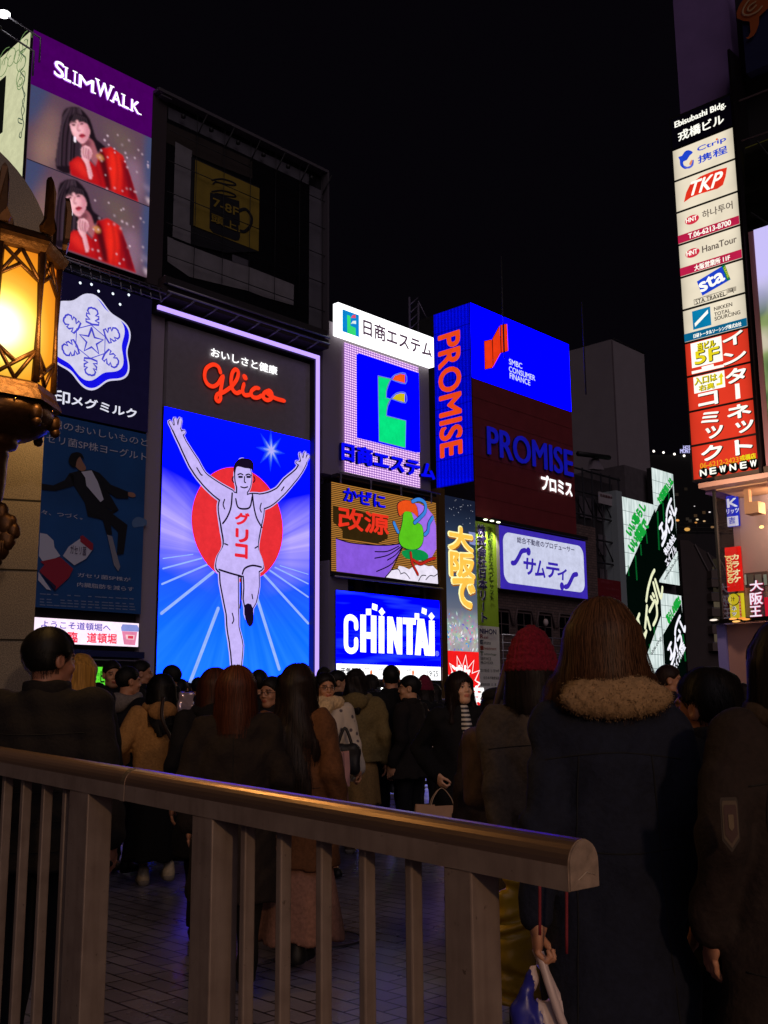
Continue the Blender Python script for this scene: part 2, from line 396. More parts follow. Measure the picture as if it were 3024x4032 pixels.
    po([(640, 1090), (668, 1100), (660, 1150), (645, 1172), (670, 1280), (652, 1290), (636, 1180)], '#b06474', 2.4, .8, 0, hand)
    for k in range(3): li([(604 + 18 * k, 1070 + 8 * k), (600 + 18 * k, 1110 + 8 * k), (610 + 16 * k, 1142 + 8 * k)], .035, '#96505e', .8, .85, hand)
    li([(541, 1000), (541, 1026)], .08, '#fff0ff', .5)
    for k in range(46):
        x = random.uniform(690, 1090); y = random.uniform(820, 1400)
        if y > 900 + (x - 700) * .5: li([(x, y), (x + 1, y + 1)], random.uniform(.03, .07), '#e8c8d8', random.uniform(.4, 1.2), random.uniform(.3, .9))
s = Sign('video_billboard', 'tall video billboard with a purple band and the same red coated woman twice', 'billboard', PF, 'c1', (244, 216), (1100, 2030))
slimU0 = s.u0
s.panel(E('#5c4452', .55, True), 5.0, 'screen', P('billboard_side', '#15121a', .5))
top = s.q(248, 218); b1 = s.q(1120, 1015)
s.quad(-s.w / 2, s.w / 2, b1[1], s.h, E('#4a0060', .95, True), 'screen', 1)
h2 = (b1[1]) / 2
for k in (0, 1):
    z1 = b1[1] - k * h2; z0 = z1 - h2
    f = lambda a, b: (-s.w / 2 + a * s.w, z0 + b * h2)
    pc = Picture(-s.w / 2 + .01, s.w / 2 - .01, z0 + .01, z1 - .01, 190, '#5c4352')
    pc.poly([f(0, 1), f(.14, 1), f(.08, .6), f(0, .45)], '#3e4466', 6); pc.poly([f(.02, .1), f(.1, .66), f(.2, .85), f(.24, .35), f(.2, .08)], '#80605c', 8, .9); pc.poly([f(.05, .0), f(.1, .4), f(.2, .3), f(.16, .0)], '#9a7466', 8, .6)
    pc.poly([f(.9, 1), f(1, 1), f(1, .1), f(.93, .1), f(.89, .4)], '#40486c', 4); pc.poly([f(.55, .9), f(.75, .95), f(.85, .6), f(.7, .55)], '#6a564e', 9, .8); pc.poly([f(.72, .55), f(.86, .6), f(.9, .3), f(.88, .02), f(.78, .0)], '#86667a', 7, .9); pc.poly([f(.92, .13), f(1, .1), f(1, .03), f(.94, .05)], '#b8a0ac', 2, .9); pc.poly([f(.9, .3), f(1, .26), f(1, .22), f(.9, .24)], '#8a7890', 3, .7)
    portrait(s, pc, 0 if k == 0 else -h2 + .02); pc.build(s, 'picture', 2, 1.08)
    if k: s.quad(-s.w / 2, s.w / 2, z1 - .03, z1 + .03, E('#463a50', .5), 'seam', 3)
lw = E('#ffffff', 1.6); lg = E('#c060ff', .9)
def cap_at(x): return s.q(x, 552 + (x - 390) * (828 - 552) / (1000 - 390))
base = (cap_at(392)[1] + cap_at(1000)[1]) / 2; capH = s.px(112, 420, 500)
SER = .045
for t, x0, x1, hgt, feet in (('S', 388, 455, 1.0, ()), ('L', 466, 508, .80, (0, .5)), ('I', 533, 538, .80, (0, 1, .5)), ('M', 566, 672, .80, (0, 1)), ('W', 690, 806, 1.0, (2, 3)), ('A', 806, 868, .80, (0, 1)), ('L', 884, 926, .80, (0, .5)), ('K', 946, 1004, .80, (0, 1))):
    a, b = cap_at(x0)[0], cap_at(x1)[0]; H = capH * hgt
    for mm, lay, bd in ((lg, 2, .05), (lw, 4, .014)):
        s._glyph(t, lambda g, h, a=a, b=b, H=H: (a + (b - a) * g, base + H * h), mm, 'lettering', lay, bd, 0, 0)
    for f in feet:
        xx, zz = {0: (a, base), 1: (b, base), 2: (a + .04, base + H), 3: (b - .04, base + H), .5: (a, base + H)}[f]
        s.quad(xx - .13, xx + .13, zz - .02, zz + SER, lw, 'lettering', 5)
# catwalk under the screen
for k in range(3): s.tube([(300, 1838 + 40 * k, -.5 - .3 * (k == 1)), (1140, 2120 + 40 * k, -.5 - .3 * (k == 1))], .05, PIPE, 'catwalk')
for k in range(12):
    a = s.q(320 + 72 * k, 1845 + 24.5 * k); s.mb('catwalk').tube([(a[0], -.5, a[1]), (a[0], -.8, a[1] - .8)], .04, PIPE)
s.box(300, 1920, 1100, 2150, P('catwalk_dark', '#171519'), -.7, .4, 'catwalk')
slim = s.done()
# its other face, turned to the bridge: a cream sheet with green scrolls
PL = Plane(YF - 90, slimU0 - .12)
a = PL.uv(225, 225, 'c1'); b = PL.uv(180, 1100, 'c1')
s = Sign('scroll_sign_panel', 'cream backlit panel with green scrollwork on the side of the corner billboard', 'sign', PL, 'c1', (0, 0), (0, 0), uv=(a[0] - 5.0, a[0] - .03, b[1] - 6, a[1]))
s.panel(E('#dfe0b4', .85, True), .1, 'panel', DARK)
gr = E('#7fa266', .7); g2 = E('#57705c', .6)
def spiral(x, y, r, t0, t1, sgn=1, g=gr, w=.045):
    o = s.q(x, y); s.ustroke([o + np.array([sgn * math.cos(t), math.sin(t)]) * r * (1 - .75 * (t - t0) / (t1 - t0)) for t in np.linspace(t0, t1, 22)], w, g, 'scrollwork', 1)
for (x, y, r, a0, sg) in ((180, 320, .75, 0, 1), (130, 400, .6, 2, -1), (165, 450, .7, 1, 1), (80, 430, .7, 0, -1), (30, 470, .9, 1, 1), (-40, 520, .8, 2, -1), (160, 560, .6, 2, 1), (150, 600, .4, 4, -1)):
    spiral(x, y, r, a0, a0 + 8, sg)
s.stroke([(205, 290), (190, 350), (150, 380), (186, 420), (180, 480), (150, 520), (182, 570), (165, 640), (185, 690), (165, 740), (180, 800), (165, 850), (175, 900), (160, 960), (155, 1000), (142, 990), (150, 960)], 8, g2, 'scrollwork', 1, sm=5)
s.stroke([(172, 640), (182, 730), (160, 800), (172, 870), (140, 860), (140, 890), (165, 900)], 7, g2, 'scrollwork', 2, sm=5)
s.rect(-60, 640, 22, 960, E('#1a1c18', .4), 'window', 1)
s.done()
# two small floodlights on arms above it
for k, (x, y, lit) in enumerate(((28, 103, 1), (-20, 200, 0))):
    p = at_y(x, y, 'c1', 46); o = thing('arm_floodlight', ('lit' if lit else 'unlit') + ' floodlight on a bent arm above the cream scrollwork panel', 'floodlight', tuple(p))
    mb = MB(); mb.tube([(0, 0, 0), (1.75, .3, -1.1), (1.75, .3, -2.4)], .05, PIPE); mb.build('arm', o)
    mb = MB(); mb.ball((0, 0, 0), .28 if lit else .2, E('#ffffff', 3) if lit else DARK, 10, (1.2, 1, .6)); mb.build('lamp_head', o)

# ---- snow crystal sign
s = Sign('snow_crystal_sign', 'dark navy sign with a white and blue snow crystal emblem', 'sign', PF, 'c3', (545, 195), (1300, 1555), uv=None)
u0 = slimU0 + .05; e1 = PF.uv(1325, 392, 'c3'); e2 = PF.uv(1300, 1557, 'c3')
def resign(s, u0, u1, z0, z1):
    s.u0, s.u1, s.v0, s.v1 = u0, u1, z0, z1; s.uc = (u0 + u1) / 2; s.w = u1 - u0; s.h = z1 - z0
    loc = s.pl.Y * s.pl.d + s.pl.X * s.uc; loc[2] = z0; s.root.location = loc
resign(s, u0, e1[0], e2[1], e1[1])
s.panel(E('#110d26', .8, True), .6, 'panel', DARK)
for x, y in ((697, 253), (795, 266), (857, 325), (982, 347), (1120, 357), (1044, 440)): s.disc(x, y, .07, E('#e8f4ff', 1.4), 'bulbs', 1)
ctr = s.q(790, 765); R0 = s.px(390, 790, 765)
def blob(r, dx=0, dz=0):
    out = []
    for k in range(96):
        t = 2 * math.pi * k / 96; rr = r * (1 + .085 * math.cos(6 * (t - math.pi / 2)) )
        out.append((ctr[0] + dx + rr * math.cos(t), ctr[1] + dz + rr * math.sin(t)))
    return out
wl = E('#d9d6f2', 1.0); bl = E('#1410e0', 1.1); ln = E('#4a48cf', 1.0)
s.upoly(blob(R0 * 1.0, 0, 0), wl, 'emblem', 1); s.upoly(blob(R0 * .955, .0, -.0), bl, 'emblem', 2); s.upoly(blob(R0 * .90, -.16, .2), wl, 'emblem', 3)
HX = [(787, 622), (908, 725), (905, 870), (780, 913), (652, 810), (660, 655)]
s.stroke(HX, 9, ln, 'emblem', 4, closed=True)
st = []
for k in range(10):
    t = math.pi / 2 + .05 + k * math.pi / 5; rr = R0 * (.30 if k % 2 == 0 else .125); st.append((ctr[0] + rr * math.cos(t), ctr[1] + rr * math.sin(t)))
s.ustroke(st, .11, ln, 'emblem', 4, closed=True)
for k in range(6):
    t = math.pi / 2 - k * math.pi / 3; a = np.array([math.cos(t), math.sin(t)]); b = np.array([-a[1], a[0]]); U = R0 / 390
    half = [(150, 0), (160, 60), (182, 62), (188, 26), (212, 58), (236, 58), (232, 28), (258, 50), (284, 40), (296, 14), (292, 0)]
    for sg in (1, -1): s.ustroke([ctr + a * p * U * 1.0 + b * sg * q * U * 1.0 for p, q in half], .10, ln, 'emblem', 4)
s.text('印', 470, 1180, 604, 1322, E('#e8e8f8', 1), bold=.03); s.text('メグミルク', 618, 1228, 1186, 1440, E('#e8e8f8', 1), bold=.035)
snow = s.done()
# ---- painted poster under it (unlit)
e3 = PF.uv(1268, 1150, 'c4'); zt = e2[1] - .12
s = Sign('blue_poster', 'unlit blue poster of a leaping man in a dark suit with two bottles', 'poster', PF, 'c4', (0, 0), (0, 0), uv=(u0, e1[0] - .05, e3[1], zt))
blu = P('poster_blue', '#1b5390', .6, 0, .25, .25); s.panel(blu, .3, 'sheet', DARK)
pw = P('poster_white', '#cfd0dc', .6); dk = P('poster_suit', '#14161c', .6); sk = P('poster_skin', '#a8795f', .6); rd = P('poster_red', '#a5263a', .6)
D3 = -1991
s.text('堀のおいしいものと', 440, 1440 + D3, 1285, 1682 + D3, pw); s.text('セリ菌SP株ヨーグルト', 395, 1565 + D3, 1275, 1808 + D3, pw)
s.text('々、つづく。', 355, 235, 715, 325, pw); s.text('ガセリ菌SP株が', 672, 785, 1135, 866, pw); s.text('内臓脂肪を減らす', 668, 868, 1160, 950, pw)
for y in (965, 1010, 1035, 1060): s.rect(345 + (y % 7) * 8, y, 1205 - (y % 11) * 14, y + 50, P('poster_small_print', '#4f6f9a', .7), 'small_print', 1) if 0 else [s.rect(345 + 60 * k, y + 3.2 * k, 345 + 60 * k + random.randint(30, 56), y + 3.2 * k + 12, P('poster_small_print', '#8090b0', .7), 'small_print', 1) for k in range(14) if random.random() < .85]
s.poly([(360, 10), (460, 25), (560, -20), (600, -80), (640, -60), (640, 30), (480, 75), (362, 66)], dk, 'figure', 2)
s.poly([(600, -80), (700, -105), (790, -112), (860, -85), (900, 0), (960, 120), (1030, 240), (965, 250), (890, 200), (1000, 262), (900, 330), (760, 295), (735, 180), (640, 30)], dk, 'figure', 2)
s.poly([(860, -85), (960, 20), (1110, 80), (1112, 142), (1010, 138), (900, 60)], dk, 'figure', 3)
s.poly([(1110, 85), (1160, 92), (1176, 120), (1150, 130), (1112, 118)], sk, 'figure', 3, sm=2)
s.poly([(760, 250), (960, 262), (1105, 370), (1072, 622), (1012, 632), (1024, 430), (960, 372), (972, 455), (926, 462), (890, 330)], dk, 'figure', 3)
s.poly([(925, 455), (970, 470), (1002, 600), (1040, 735), (1022, 775), (985, 720), (958, 600)], P('poster_shoe', '#8f8f98', .6), 'figure', 4)
s.poly([(700, -92), (790, -104), (846, 0), (896, 150), (868, 172), (745, 30), (735, -40)], pw, 'figure', 4)
s.poly([(628, -205), (680, -235), (712, -180), (742, -120), (700, -98), (650, -140)], sk, 'figure', 4, sm=3)
s.poly([(588, -190), (610, -245), (660, -262), (705, -245), (722, -200), (690, -225), (660, -190), (645, -130), (605, -150)], P('poster_hair', '#0f0d0e', .6), 'figure', 5, sm=3)
for pts, m, l in (([(335, 640), (345, 440), (405, 450), (462, 505), (470, 565), (522, 640), (380, 705)], pw, 2), ([(345, 690), (520, 650), (440, 760)], rd, 3),
                  ([(590, 560), (690, 490), (795, 590), (742, 665), (640, 722), (540, 640)], pw, 4), ([(335, 770), (405, 690), (522, 655), (630, 752), (592, 830), (470, 942)], rd, 4),
                  ([(690, 470), (712, 462), (802, 535), (800, 590), (780, 590), (690, 515)], rd, 5), ([(335, 770), (350, 790), (480, 905), (470, 942), (400, 860)], P('poster_navy', '#1c1c40', .6), 5),
                  ([(330, 780), (440, 940), (400, 930), (325, 850)], pw, 3)): s.poly(pts, m, 'bottles', l)
s.text('ガセリ菌', 600, 545, 740, 640, P('poster_ink', '#3a2a50', .6), 'bottles', 6)
s.poly([(1150, 340), (1190, 300), (1240, 310), (1275, 330), (1270, 375), (1210, 385), (1160, 390)], P('poster_cloud', '#5c7ea8', .6), 'figure', 1, sm=3)
s.done()
# ---- lit welcome banner
s = Sign('welcome_banner', 'bright pinkish white welcome banner with violet and red writing and a cup', 'banner', PF, 'c4', (290, 1172), (1203, 1432))
resign(s, u0 + .02, s.u1, s.v0, s.v1)
s.panel(E('#ffe6fa', 1.25, True), .3, 'panel', DARK)
vi = E('#6a5cd2', .9); re = E('#ff3450', 1)
s.text('ようこそ道頓堀へ', 355, 1200, 960, 1298, vi, bold=.02); s.text('道頓堀', 755, 1308, 1010, 1405, re, bold=.03); s.text('臨', 585, 1300, 670, 1394, re, bold=.03); s.text('降', 300, 1282, 385, 1375, re, bold=.03)
s.poly([(1058, 1295), (1192, 1302), (1172, 1418), (1076, 1410)], E('#f08ab0', 1), 'cup_picture', 2); s.poly([(1048, 1262), (1062, 1235), (1190, 1242), (1206, 1275), (1200, 1300), (1052, 1294)], E('#8f9ae0', 1), 'cup_picture', 3)
s.poly([(1085, 1325), (1165, 1330), (1160, 1370), (1092, 1366)], E('#ffd0d8', 1), 'cup_picture', 4); s.rect(1105, 1335, 1150, 1362, E('#e8405c', 1), 'cup_picture', 5)
s.done()
s = Sign('shopfront_strip', 'navy strip with dim lettering under the welcome banner', 'sign', PF, 'c4', (290, 1440), (1258, 1530))
resign(s, u0 + .02, s.u1, s.v0, s.v1); s.panel(P('navy_strip', '#1c2450', .5), .4, 'panel', DARK); s.text('メグミルク', 560, 1442, 785, 1485, P('strip_ink', '#3c4a80', .5))
s.box(200, 1530, 1262, 1552, PIPE, -.3, .1, 'ledge'); s.done()
s = Sign('green_shop_sign', 'bright green shop sign behind the heads of the crowd', 'sign', PF, 'c4', (640, 1600), (962, 1770))
s.panel(E('#5fe032', 1.1, True), .2, 'panel', DARK); dg = E('#144a14', .6)
s.text('ピタ', 872, 1638, 962, 1745, dg, bold=.03); s.text('専門', 786, 1655, 862, 1722, E('#3c9030', .7)); s.done()

# ---- unlit billboard frame with the yellow coffee notice
s = Sign('unlit_billboard', 'big unlit billboard frame with a dim yellow coffee cup notice', 'billboard', PF, 'c2', (158, 75), (1424, 2012))
s.panel(P('billboard_back', '#0e0d12', .35), 1.2, 'back_panel', P('billboard_flank', '#3c3034', .7))
pale = P('faded_white_sheet', '#767276', .8, 0, .15, 1.2); pal2 = P('faded_grey_sheet', '#55525a', .8, 0, .15, 1)
s.rect(172, 128, 1325, 768, pal2, 'sheets', 1)
s.poly([(150, 255), (390, 360), (860, 570), (860, 720), (600, 620), (365, 520), (150, 420)], P('brown_sheet', '#2a211c', .8), 'sheets', 2)
s.poly([(225, 415), (362, 490), (350, 1255), (202, 1195)], pale, 'sheets', 3)
s.rect(1328, 770, 1430, 1985, pal2, 'sheets', 2)
s.poly([(160, 1195), (210, 1215), (210, 1220), (360, 1278), (600, 1370), (820, 1440), (1200, 1590), (1195, 1760), (950, 1690), (820, 1640), (340, 1525), (160, 1400)], pale, 'sheets', 3)
s.poly([(690, 1340), (822, 1390), (822, 1440), (690, 1400)], pal2, 'sheets', 4)
ye = P('yellow_sheet', '#8a7422', .7, 0, .1, 2); dn = P('dark_navy_ink', '#0e0d16', .7)
s.rect(355, 540, 905, 1320, dn, 'notice', 4); s.rect(385, 566, 905, 1316, ye, 'notice', 5)
s.poly([(350, 1110), (905, 1320), (905, 1318), (640, 1330), (352, 1262)], dn, 'notice', 5)
s.poly([(505, 835), (745, 905), (752, 1200), (742, 1228), (715, 1232), (530, 1165), (500, 1130)], dn, 'notice', 6)
s.stroke([(745, 985), (800, 975), (846, 1040), (835, 1110), (790, 1155), (750, 1150)], 26, dn, 'notice', 6, sm=5)
for d in (0, 95): s.stroke([(520, 735 + d), (600, 725 + d), (690, 750 + d), (715, 775 + d), (640, 770 + d), (560, 750 + d), (530, 765 + d)], 13, dn, 'notice', 6, sm=5)
s.text('7-8F', 525, 880, 735, 1036, ye, 'notice', 8, bold=.03); s.text('頭上!', 510, 1005, 748, 1170, ye, 'notice', 8, bold=.03)
fr = P('frame_steel', '#5f595f', .5, .3)
s.box(75, 60, 160, 90, fr, -.5, 1.2, 'frame')
s.quad(-s.w / 2 - .05, s.w / 2 + .05, s.h, s.h + .22, fr, 'frame', 12); s.mb('frame').box(-s.w / 2 - .9, s.w / 2 + .12, -.6, .1, s.h - .02, s.h + .16, fr)
s.mb('frame').box(s.w / 2, s.w / 2 + .14, -.6, .1, 0, s.h, fr); s.mb('frame').box(-s.w / 2 - .9, -s.w / 2, -.1, 1.2, -.3, s.h, P('frame_flank', '#382c30', .7))
s.mb('frame').box(-s.w / 2 - .3, s.w / 2 + .12, -.6, .3, -.9, -.35, P('frame_base', '#332a2c', .7))
for k in range(6):
    u = -s.w / 2 + s.w * (.16 + .165 * k); s.mb('cable_net').tube([(u, -.35, 0), (u, -.35, s.h)], .022, BLACK, 4); s.mb('lamp_brackets').tube([(u, -.3, s.h - 1.5), (u + .25, -.9, s.h - .3)], .05, BLACK, 4); s.mb('lamp_brackets').ball((u - 1.0, -.4, s.h - .75), .16, BLACK, 6)
for k in range(5):
    z = s.h * (.14 + .17 * k); s.mb('cable_net').tube([(-s.w / 2, -.36, z), (s.w / 2, -.36, z)], .028, BLACK, 4)
s.done()

# ---- the running athlete sign
s = Sign('runner_billboard', 'huge blue screen of an athlete with raised arms before a red sun', 'billboard', PF, 'c6', (176, 0), (1318, 2190))
gz1 = s.v1; a5 = PF.uv(95, 75, 'c5'); a6 = PF.uv(1555, 525, 'c5'); topz = (a5[1] + a6[1]) / 2
m, nt = nodes_mat('led_screen'); nt.nodes.clear(); o = nt.nodes.new('ShaderNodeOutputMaterial'); e = nt.nodes.new('ShaderNodeEmission')
tc = nt.nodes.new('ShaderNodeTexCoord'); sx = nt.nodes.new('ShaderNodeSeparateXYZ'); nt.links.new(tc.outputs['Object'], sx.inputs[0])
def mth(op, a, b=None, c=None):
    n = nt.nodes.new('ShaderNodeMath'); n.operation = op
    for i, v in enumerate((a, b, c)):
        if v is None: continue
        if isinstance(v, (int, float)): n.inputs[i].default_value = v
        else: nt.links.new(v, n.inputs[i])
    return n.outputs[0]
zz = mth('DIVIDE', sx.outputs[2], s.h); rp = nt.nodes.new('ShaderNodeValToRGB'); nt.links.new(zz, rp.inputs[0])
els = rp.color_ramp.elements; els[0].position = 0; els[0].color = (0, .025, 1, 1); els[1].position = 1; els[1].color = (0, .0008, 1, 1)
for p_, c_ in ((.2, (0, .02, 1)), (.38, (.002, .0125, .9)), (.55, (.0, .003, .85)), (.75, (0, .0005, .8))):
    q = els.new(p_); q.color = (*c_, 1)
# pale clouds left and right of the sun, and the fan of rays on the track
ang = mth('ARCTAN2', mth('SUBTRACT', sx.outputs[0], .0), mth('SUBTRACT', sx.outputs[2], s.h * .47))
cmb = nt.nodes.new('ShaderNodeCombineXYZ'); nt.links.new(mth('MULTIPLY', ang, 6.5), cmb.inputs[0]); nt.links.new(mth('MULTIPLY', zz, 1.2), cmb.inputs[1])
no = nt.nodes.new('ShaderNodeTexNoise'); no.inputs['Scale'].default_value = 1.6; no.inputs['Detail'].default_value = 3; nt.links.new(cmb.outputs[0], no.inputs[0])
ax = mth('ABSOLUTE', sx.outputs[0])
band = mth('MULTIPLY', mth('SMOOTH_MIN', 1.0, mth('MAXIMUM', mth('SUBTRACT', 1, mth('MULTIPLY', mth('ABSOLUTE', mth('SUBTRACT', zz, mth('ADD', .47, mth('MULTIPLY', ax, .022)))), 5.2)), 0), .1), mth('MINIMUM', mth('MAXIMUM', mth('MULTIPLY', mth('SUBTRACT', ax, 1.5), .45), 0), 1))
cl = mth('MULTIPLY', band, mth('MULTIPLY', no.outputs[0], 1.5))
mx = nt.nodes.new('ShaderNodeMix'); mx.data_type = 'RGBA'; nt.links.new(mth('MINIMUM', cl, .85), mx.inputs[0]); nt.links.new(rp.outputs[0], mx.inputs[6]); mx.inputs[7].default_value = (.095, .0775, .5, 1)
low = mth('MULTIPLY', mth('MAXIMUM', mth('SUBTRACT', .5, zz), 0), mth('MULTIPLY', mth('POWER', no.outputs[0], 2.0), 1.1))
mx2 = nt.nodes.new('ShaderNodeMix'); mx2.data_type = 'RGBA'; nt.links.new(low, mx2.inputs[0]); nt.links.new(mx.outputs[2], mx2.inputs[6]); mx2.inputs[7].default_value = (.015, .095, .6, 1)
nt.links.new(mx2.outputs[2], e.inputs[0]); e.inputs[1].default_value = 6.4; nt.links.new(e.outputs[0], o.inputs[0]); m.cycles.emission_sampling = 'FRONT'
s.panel(m, .5, 'screen', BLACK)
red = E('#ee3138', 1.0); lav = E('#cdbcff', 1.0); ink = E('#241436', .5)
def on(x, y): return s.q(x, y, 'c6')
sun_c = on(763, 935); s.upoly([(sun_c[0] + 3.17 * math.cos(2 * math.pi * k / 64), sun_c[1] + 3.17 * math.sin(2 * math.pi * k / 64)) for k in range(64)], red, 'picture', 2)
tl = E('#9dbcff', 1.0)
for p, q, w in (((372, 2200), (600, 1600), .20), ((150, 1640), (562, 1312), .16), ((155, 1408), (530, 1246), .1), ((163, 1285), (470, 1203), .08), ((163, 1205), (400, 1172), .05),
                ((1083, 2080), (908, 1520), .20), ((1312, 1718), (960, 1330), .15), ((1312, 1510), (1010, 1300), .1), ((1312, 1405), (1050, 1275), .08), ((1312, 1330), (1090, 1262), .05)):
    s.ustroke([on(*p), on(*q)], w, tl, 'picture', 1)
sc = on(1015, 350)
for rad, h, l in ((1.1, '#1238f4', 1), (.85, '#3560ff', 2), (.6, '#7f96ff', 3), (.38, '#b8b4ff', 4)):
    s.upoly([(sc[0] + rad * (1 if k % 2 == 0 else .42) * math.cos(k * math.pi / 8), sc[1] + rad * (1.15 if k % 2 == 0 else .42) * math.sin(k * math.pi / 8)) for k in range(16)], E(h, 1), 'picture', l)
# a plain generic athlete: limbs first in the outline colour, then in the fill
LIMBS = [([(262, 178), (312, 290), (400, 450), (470, 560), (570, 650), (690, 730)], (58, 52, 84, 72, 100, 124)), ([(1272, 436), (1228, 520), (1140, 612), (1075, 685), (985, 742), (880, 765)], (52, 46, 74, 66, 96, 116)),
         ([(680, 1270), (682, 1400), (706, 1640), (712, 1760), (738, 1900), (738, 2095)], (168, 160, 104, 98, 112, 62)), ([(850, 1270), (858, 1420), (842, 1545)], (150, 138, 112)), ([(838, 1560), (836, 1650)], (64, 56))]
TORSO = [(640, 700), (720, 690), (790, 715), (860, 700), (940, 720), (950, 840), (920, 980), (905, 1110), (940, 1210), (935, 1290), (770, 1340), (595, 1300), (590, 1190), (640, 1090), (625, 960), (600, 800)]
def limb(pts, w, mm, lay, grow):
    s.ustroke([on(*p) for p in pts], 1, mm, 'athlete', lay, .006, 4, ws=[s.px(v + grow, 760, 1000, 'c6') for v in w])
def swell(k):
    c = np.mean(TORSO, 0); return [tuple(np.array(p) + (np.array(p) - c) / np.linalg.norm(np.array(p) - c) * k) for p in TORSO]
for grow, mm, lay in ((46, lav, 3), (30, ink, 4), (8, lav, 5)):
    for pts, w in LIMBS: limb(pts, w, mm, lay, grow)
    s.upoly(smooth_pts([on(*p) for p in swell(grow * .5)], 4, True), mm, 'athlete', lay)
    hd = on(792, 560); rr = s.px(125 + grow * .62, 790, 560, 'c6')
    s.upoly([(hd[0] + rr * .62 * math.cos(2 * math.pi * k / 32), hd[1] + rr * math.sin(2 * math.pi * k / 32)) for k in range(32)], mm, 'athlete', lay)
    s.ustroke([on(782, 640), on(782, 730)], s.px(88 + grow, 780, 690, 'c6'), mm, 'athlete', lay, .006)
    for (x, y, dx, dy) in ((262, 170, -8, -64), (240, 180, -26, -52), (285, 165, 10, -58), (290, 225, 34, -20), (1275, 420, 8, -46), (1255, 425, -10, -44), (1290, 432, 18, -36), (1252, 460, -34, -14)):
        s.ustroke([on(x, y), on(x + dx, y + dy)], s.px(20 + grow * .6, 760, 1000, 'c6'), mm, 'athlete', lay, .006)
s.poly([(715, 540), (712, 470), (745, 425), (800, 412), (850, 425), (872, 470), (868, 540), (852, 500), (800, 492), (745, 478), (728, 500)], ink, 'athlete', 7, 'c6', 2)
for p in ([(745, 545), (765, 536), (785, 545)], [(808, 548), (828, 540), (848, 550)], [(798, 560), (796, 600), (806, 606)], [(768, 640), (795, 648), (822, 640)], [(708, 560), (700, 585), (712, 605)], [(872, 560), (880, 585), (868, 605)],
          [(420, 490), (450, 540), (462, 548)], [(1110, 640), (1090, 670)], [(700, 1640), (712, 1690), (700, 1720)], [(856, 1490), (862, 1525)], [(735, 900), (790, 912), (850, 900)] if 0 else [(640, 1090), (665, 1100)], [(905, 1110), (880, 1125)], [(640, 740), (628, 780), (640, 815)], [(930, 770), (920, 810), (930, 840)]):
    s.ustroke([on(*q) for q in p], .075, ink, 'athlete', 7, .006, 3)
for ex in (766, 830): s.ustroke([on(ex - 12, 562), on(ex + 12, 562)], .12, ink, 'athlete', 7, .006)
for p in ([(700, 690), (690, 800), (660, 880), (625, 930)], [(860, 700), (872, 800), (895, 890), (935, 960)], [(728, 735), (745, 800), (790, 815), (840, 800), (858, 720)], [(595, 1295), (690, 1325), (765, 1345)], [(780, 1330), (800, 1285), (860, 1262), (930, 1275)], [(770, 1345), (772, 1480), (762, 1600)]):
    s.ustroke([on(*q) for q in p], .1, ink, 'athlete', 7, .006, 4)
s.poly([(800, 1575), (850, 1570), (868, 1640), (865, 1720), (835, 1745), (805, 1690)], ink, 'athlete', 7, 'c6', 2)
gt = E('#f0263a', 1)
s.text('グ', 722, 838, 832, 950, gt, 'lettering', 8, 'c6', bold=.06); s.text('リ', 728, 972, 822, 1082, gt, 'lettering', 8, 'c6', bold=.075); s.text('コ', 724, 1092, 816, 1205, gt, 'lettering', 8, 'c6', bold=.075)
# header field above the screen with slogan and red script
hz = topz - s.v0
hw = s.w / 2
s.mb('header_panel').box(-hw + .1, hw, .02, .5, s.h + .02, hz - .45, P('header_grey', '#8a8286', .7, 0, .08, 3))
s.text('おいしさと健康', 615, 435, 1218, 690, E('#ffffff', 1.5), 'lettering', 4, 'c5', bold=.022)
gs = E('#ff3a1c', 1.1)
W5 = 46
for pts in ([(700, 664), (680, 612), (630, 592), (572, 628), (556, 700), (580, 765), (628, 790), (672, 770), (702, 725), (718, 700)], [(724, 700), (708, 790), (698, 850), (700, 900), (682, 925), (660, 905), (672, 862), (728, 842), (790, 800)],
            [(790, 805), (846, 730), (862, 662), (835, 636), (806, 672), (796, 750), (812, 820), (846, 850), (880, 838)], [(912, 770), (900, 830), (922, 868), (965, 866)],
            [(1044, 806), (1012, 806), (978, 840), (990, 882), (1032, 892), (1075, 872)], [(1138, 828), (1096, 850), (1090, 892), (1125, 914), (1162, 896), (1164, 850), (1138, 828), (1122, 850), (1160, 878), (1210, 902), (1276, 920)]):
    s.stroke(pts, W5, E('#5a1008', .6), 'script', 2, 'c5', .02, 5); s.stroke(pts, W5 - 8, gs, 'script', 5, 'c5', .05, 5)
s.stroke([(918, 702), (926, 712)], 50, gs, 'script', 5, 'c5', .05)
# violet light line along the top and the right edge
nl = E('#ac90ff', 1.6, True)
t0 = s.q(95, 75, 'c5'); t1 = s.q(1555, 525, 'c5'); lz = (t0[1] + t1[1]) / 2; rx = t1[0] - .12
s.mb('light_line').box(t0[0], rx + .12, -.55, -.40, lz - .2, lz, nl); s.mb('light_line').box(rx - .06, rx + .12, -.55, -.40, -1.0, lz - .205, nl)
s.mb('frame').box(rx - .16, rx + .2, -.39, .5, -1, lz - .3, DARK); s.mb('frame').box(t0[0], rx + .2, -.39, .5, lz - .3, lz + .02, DARK)
s.mb('frame').box(t0[0], -hw, .2, .6, -3.5, lz - .3, P('frame_column', '#a0929c', .75))
for k, (y, z) in enumerate(((-.9, .75), (-.9, 1.15), (-.5, 1.7))): s.mb('catwalk').tube([(t0[0] + .3, y, lz + z), (rx + .6, y, lz + z)], .055, PIPE)
for k in range(8): s.mb('catwalk').tube([(t0[0] + .6 + 1.5 * k, -.9, lz + .75), (t0[0] + .3 + 1.5 * k, .2, lz + .3)], .05, PIPE)
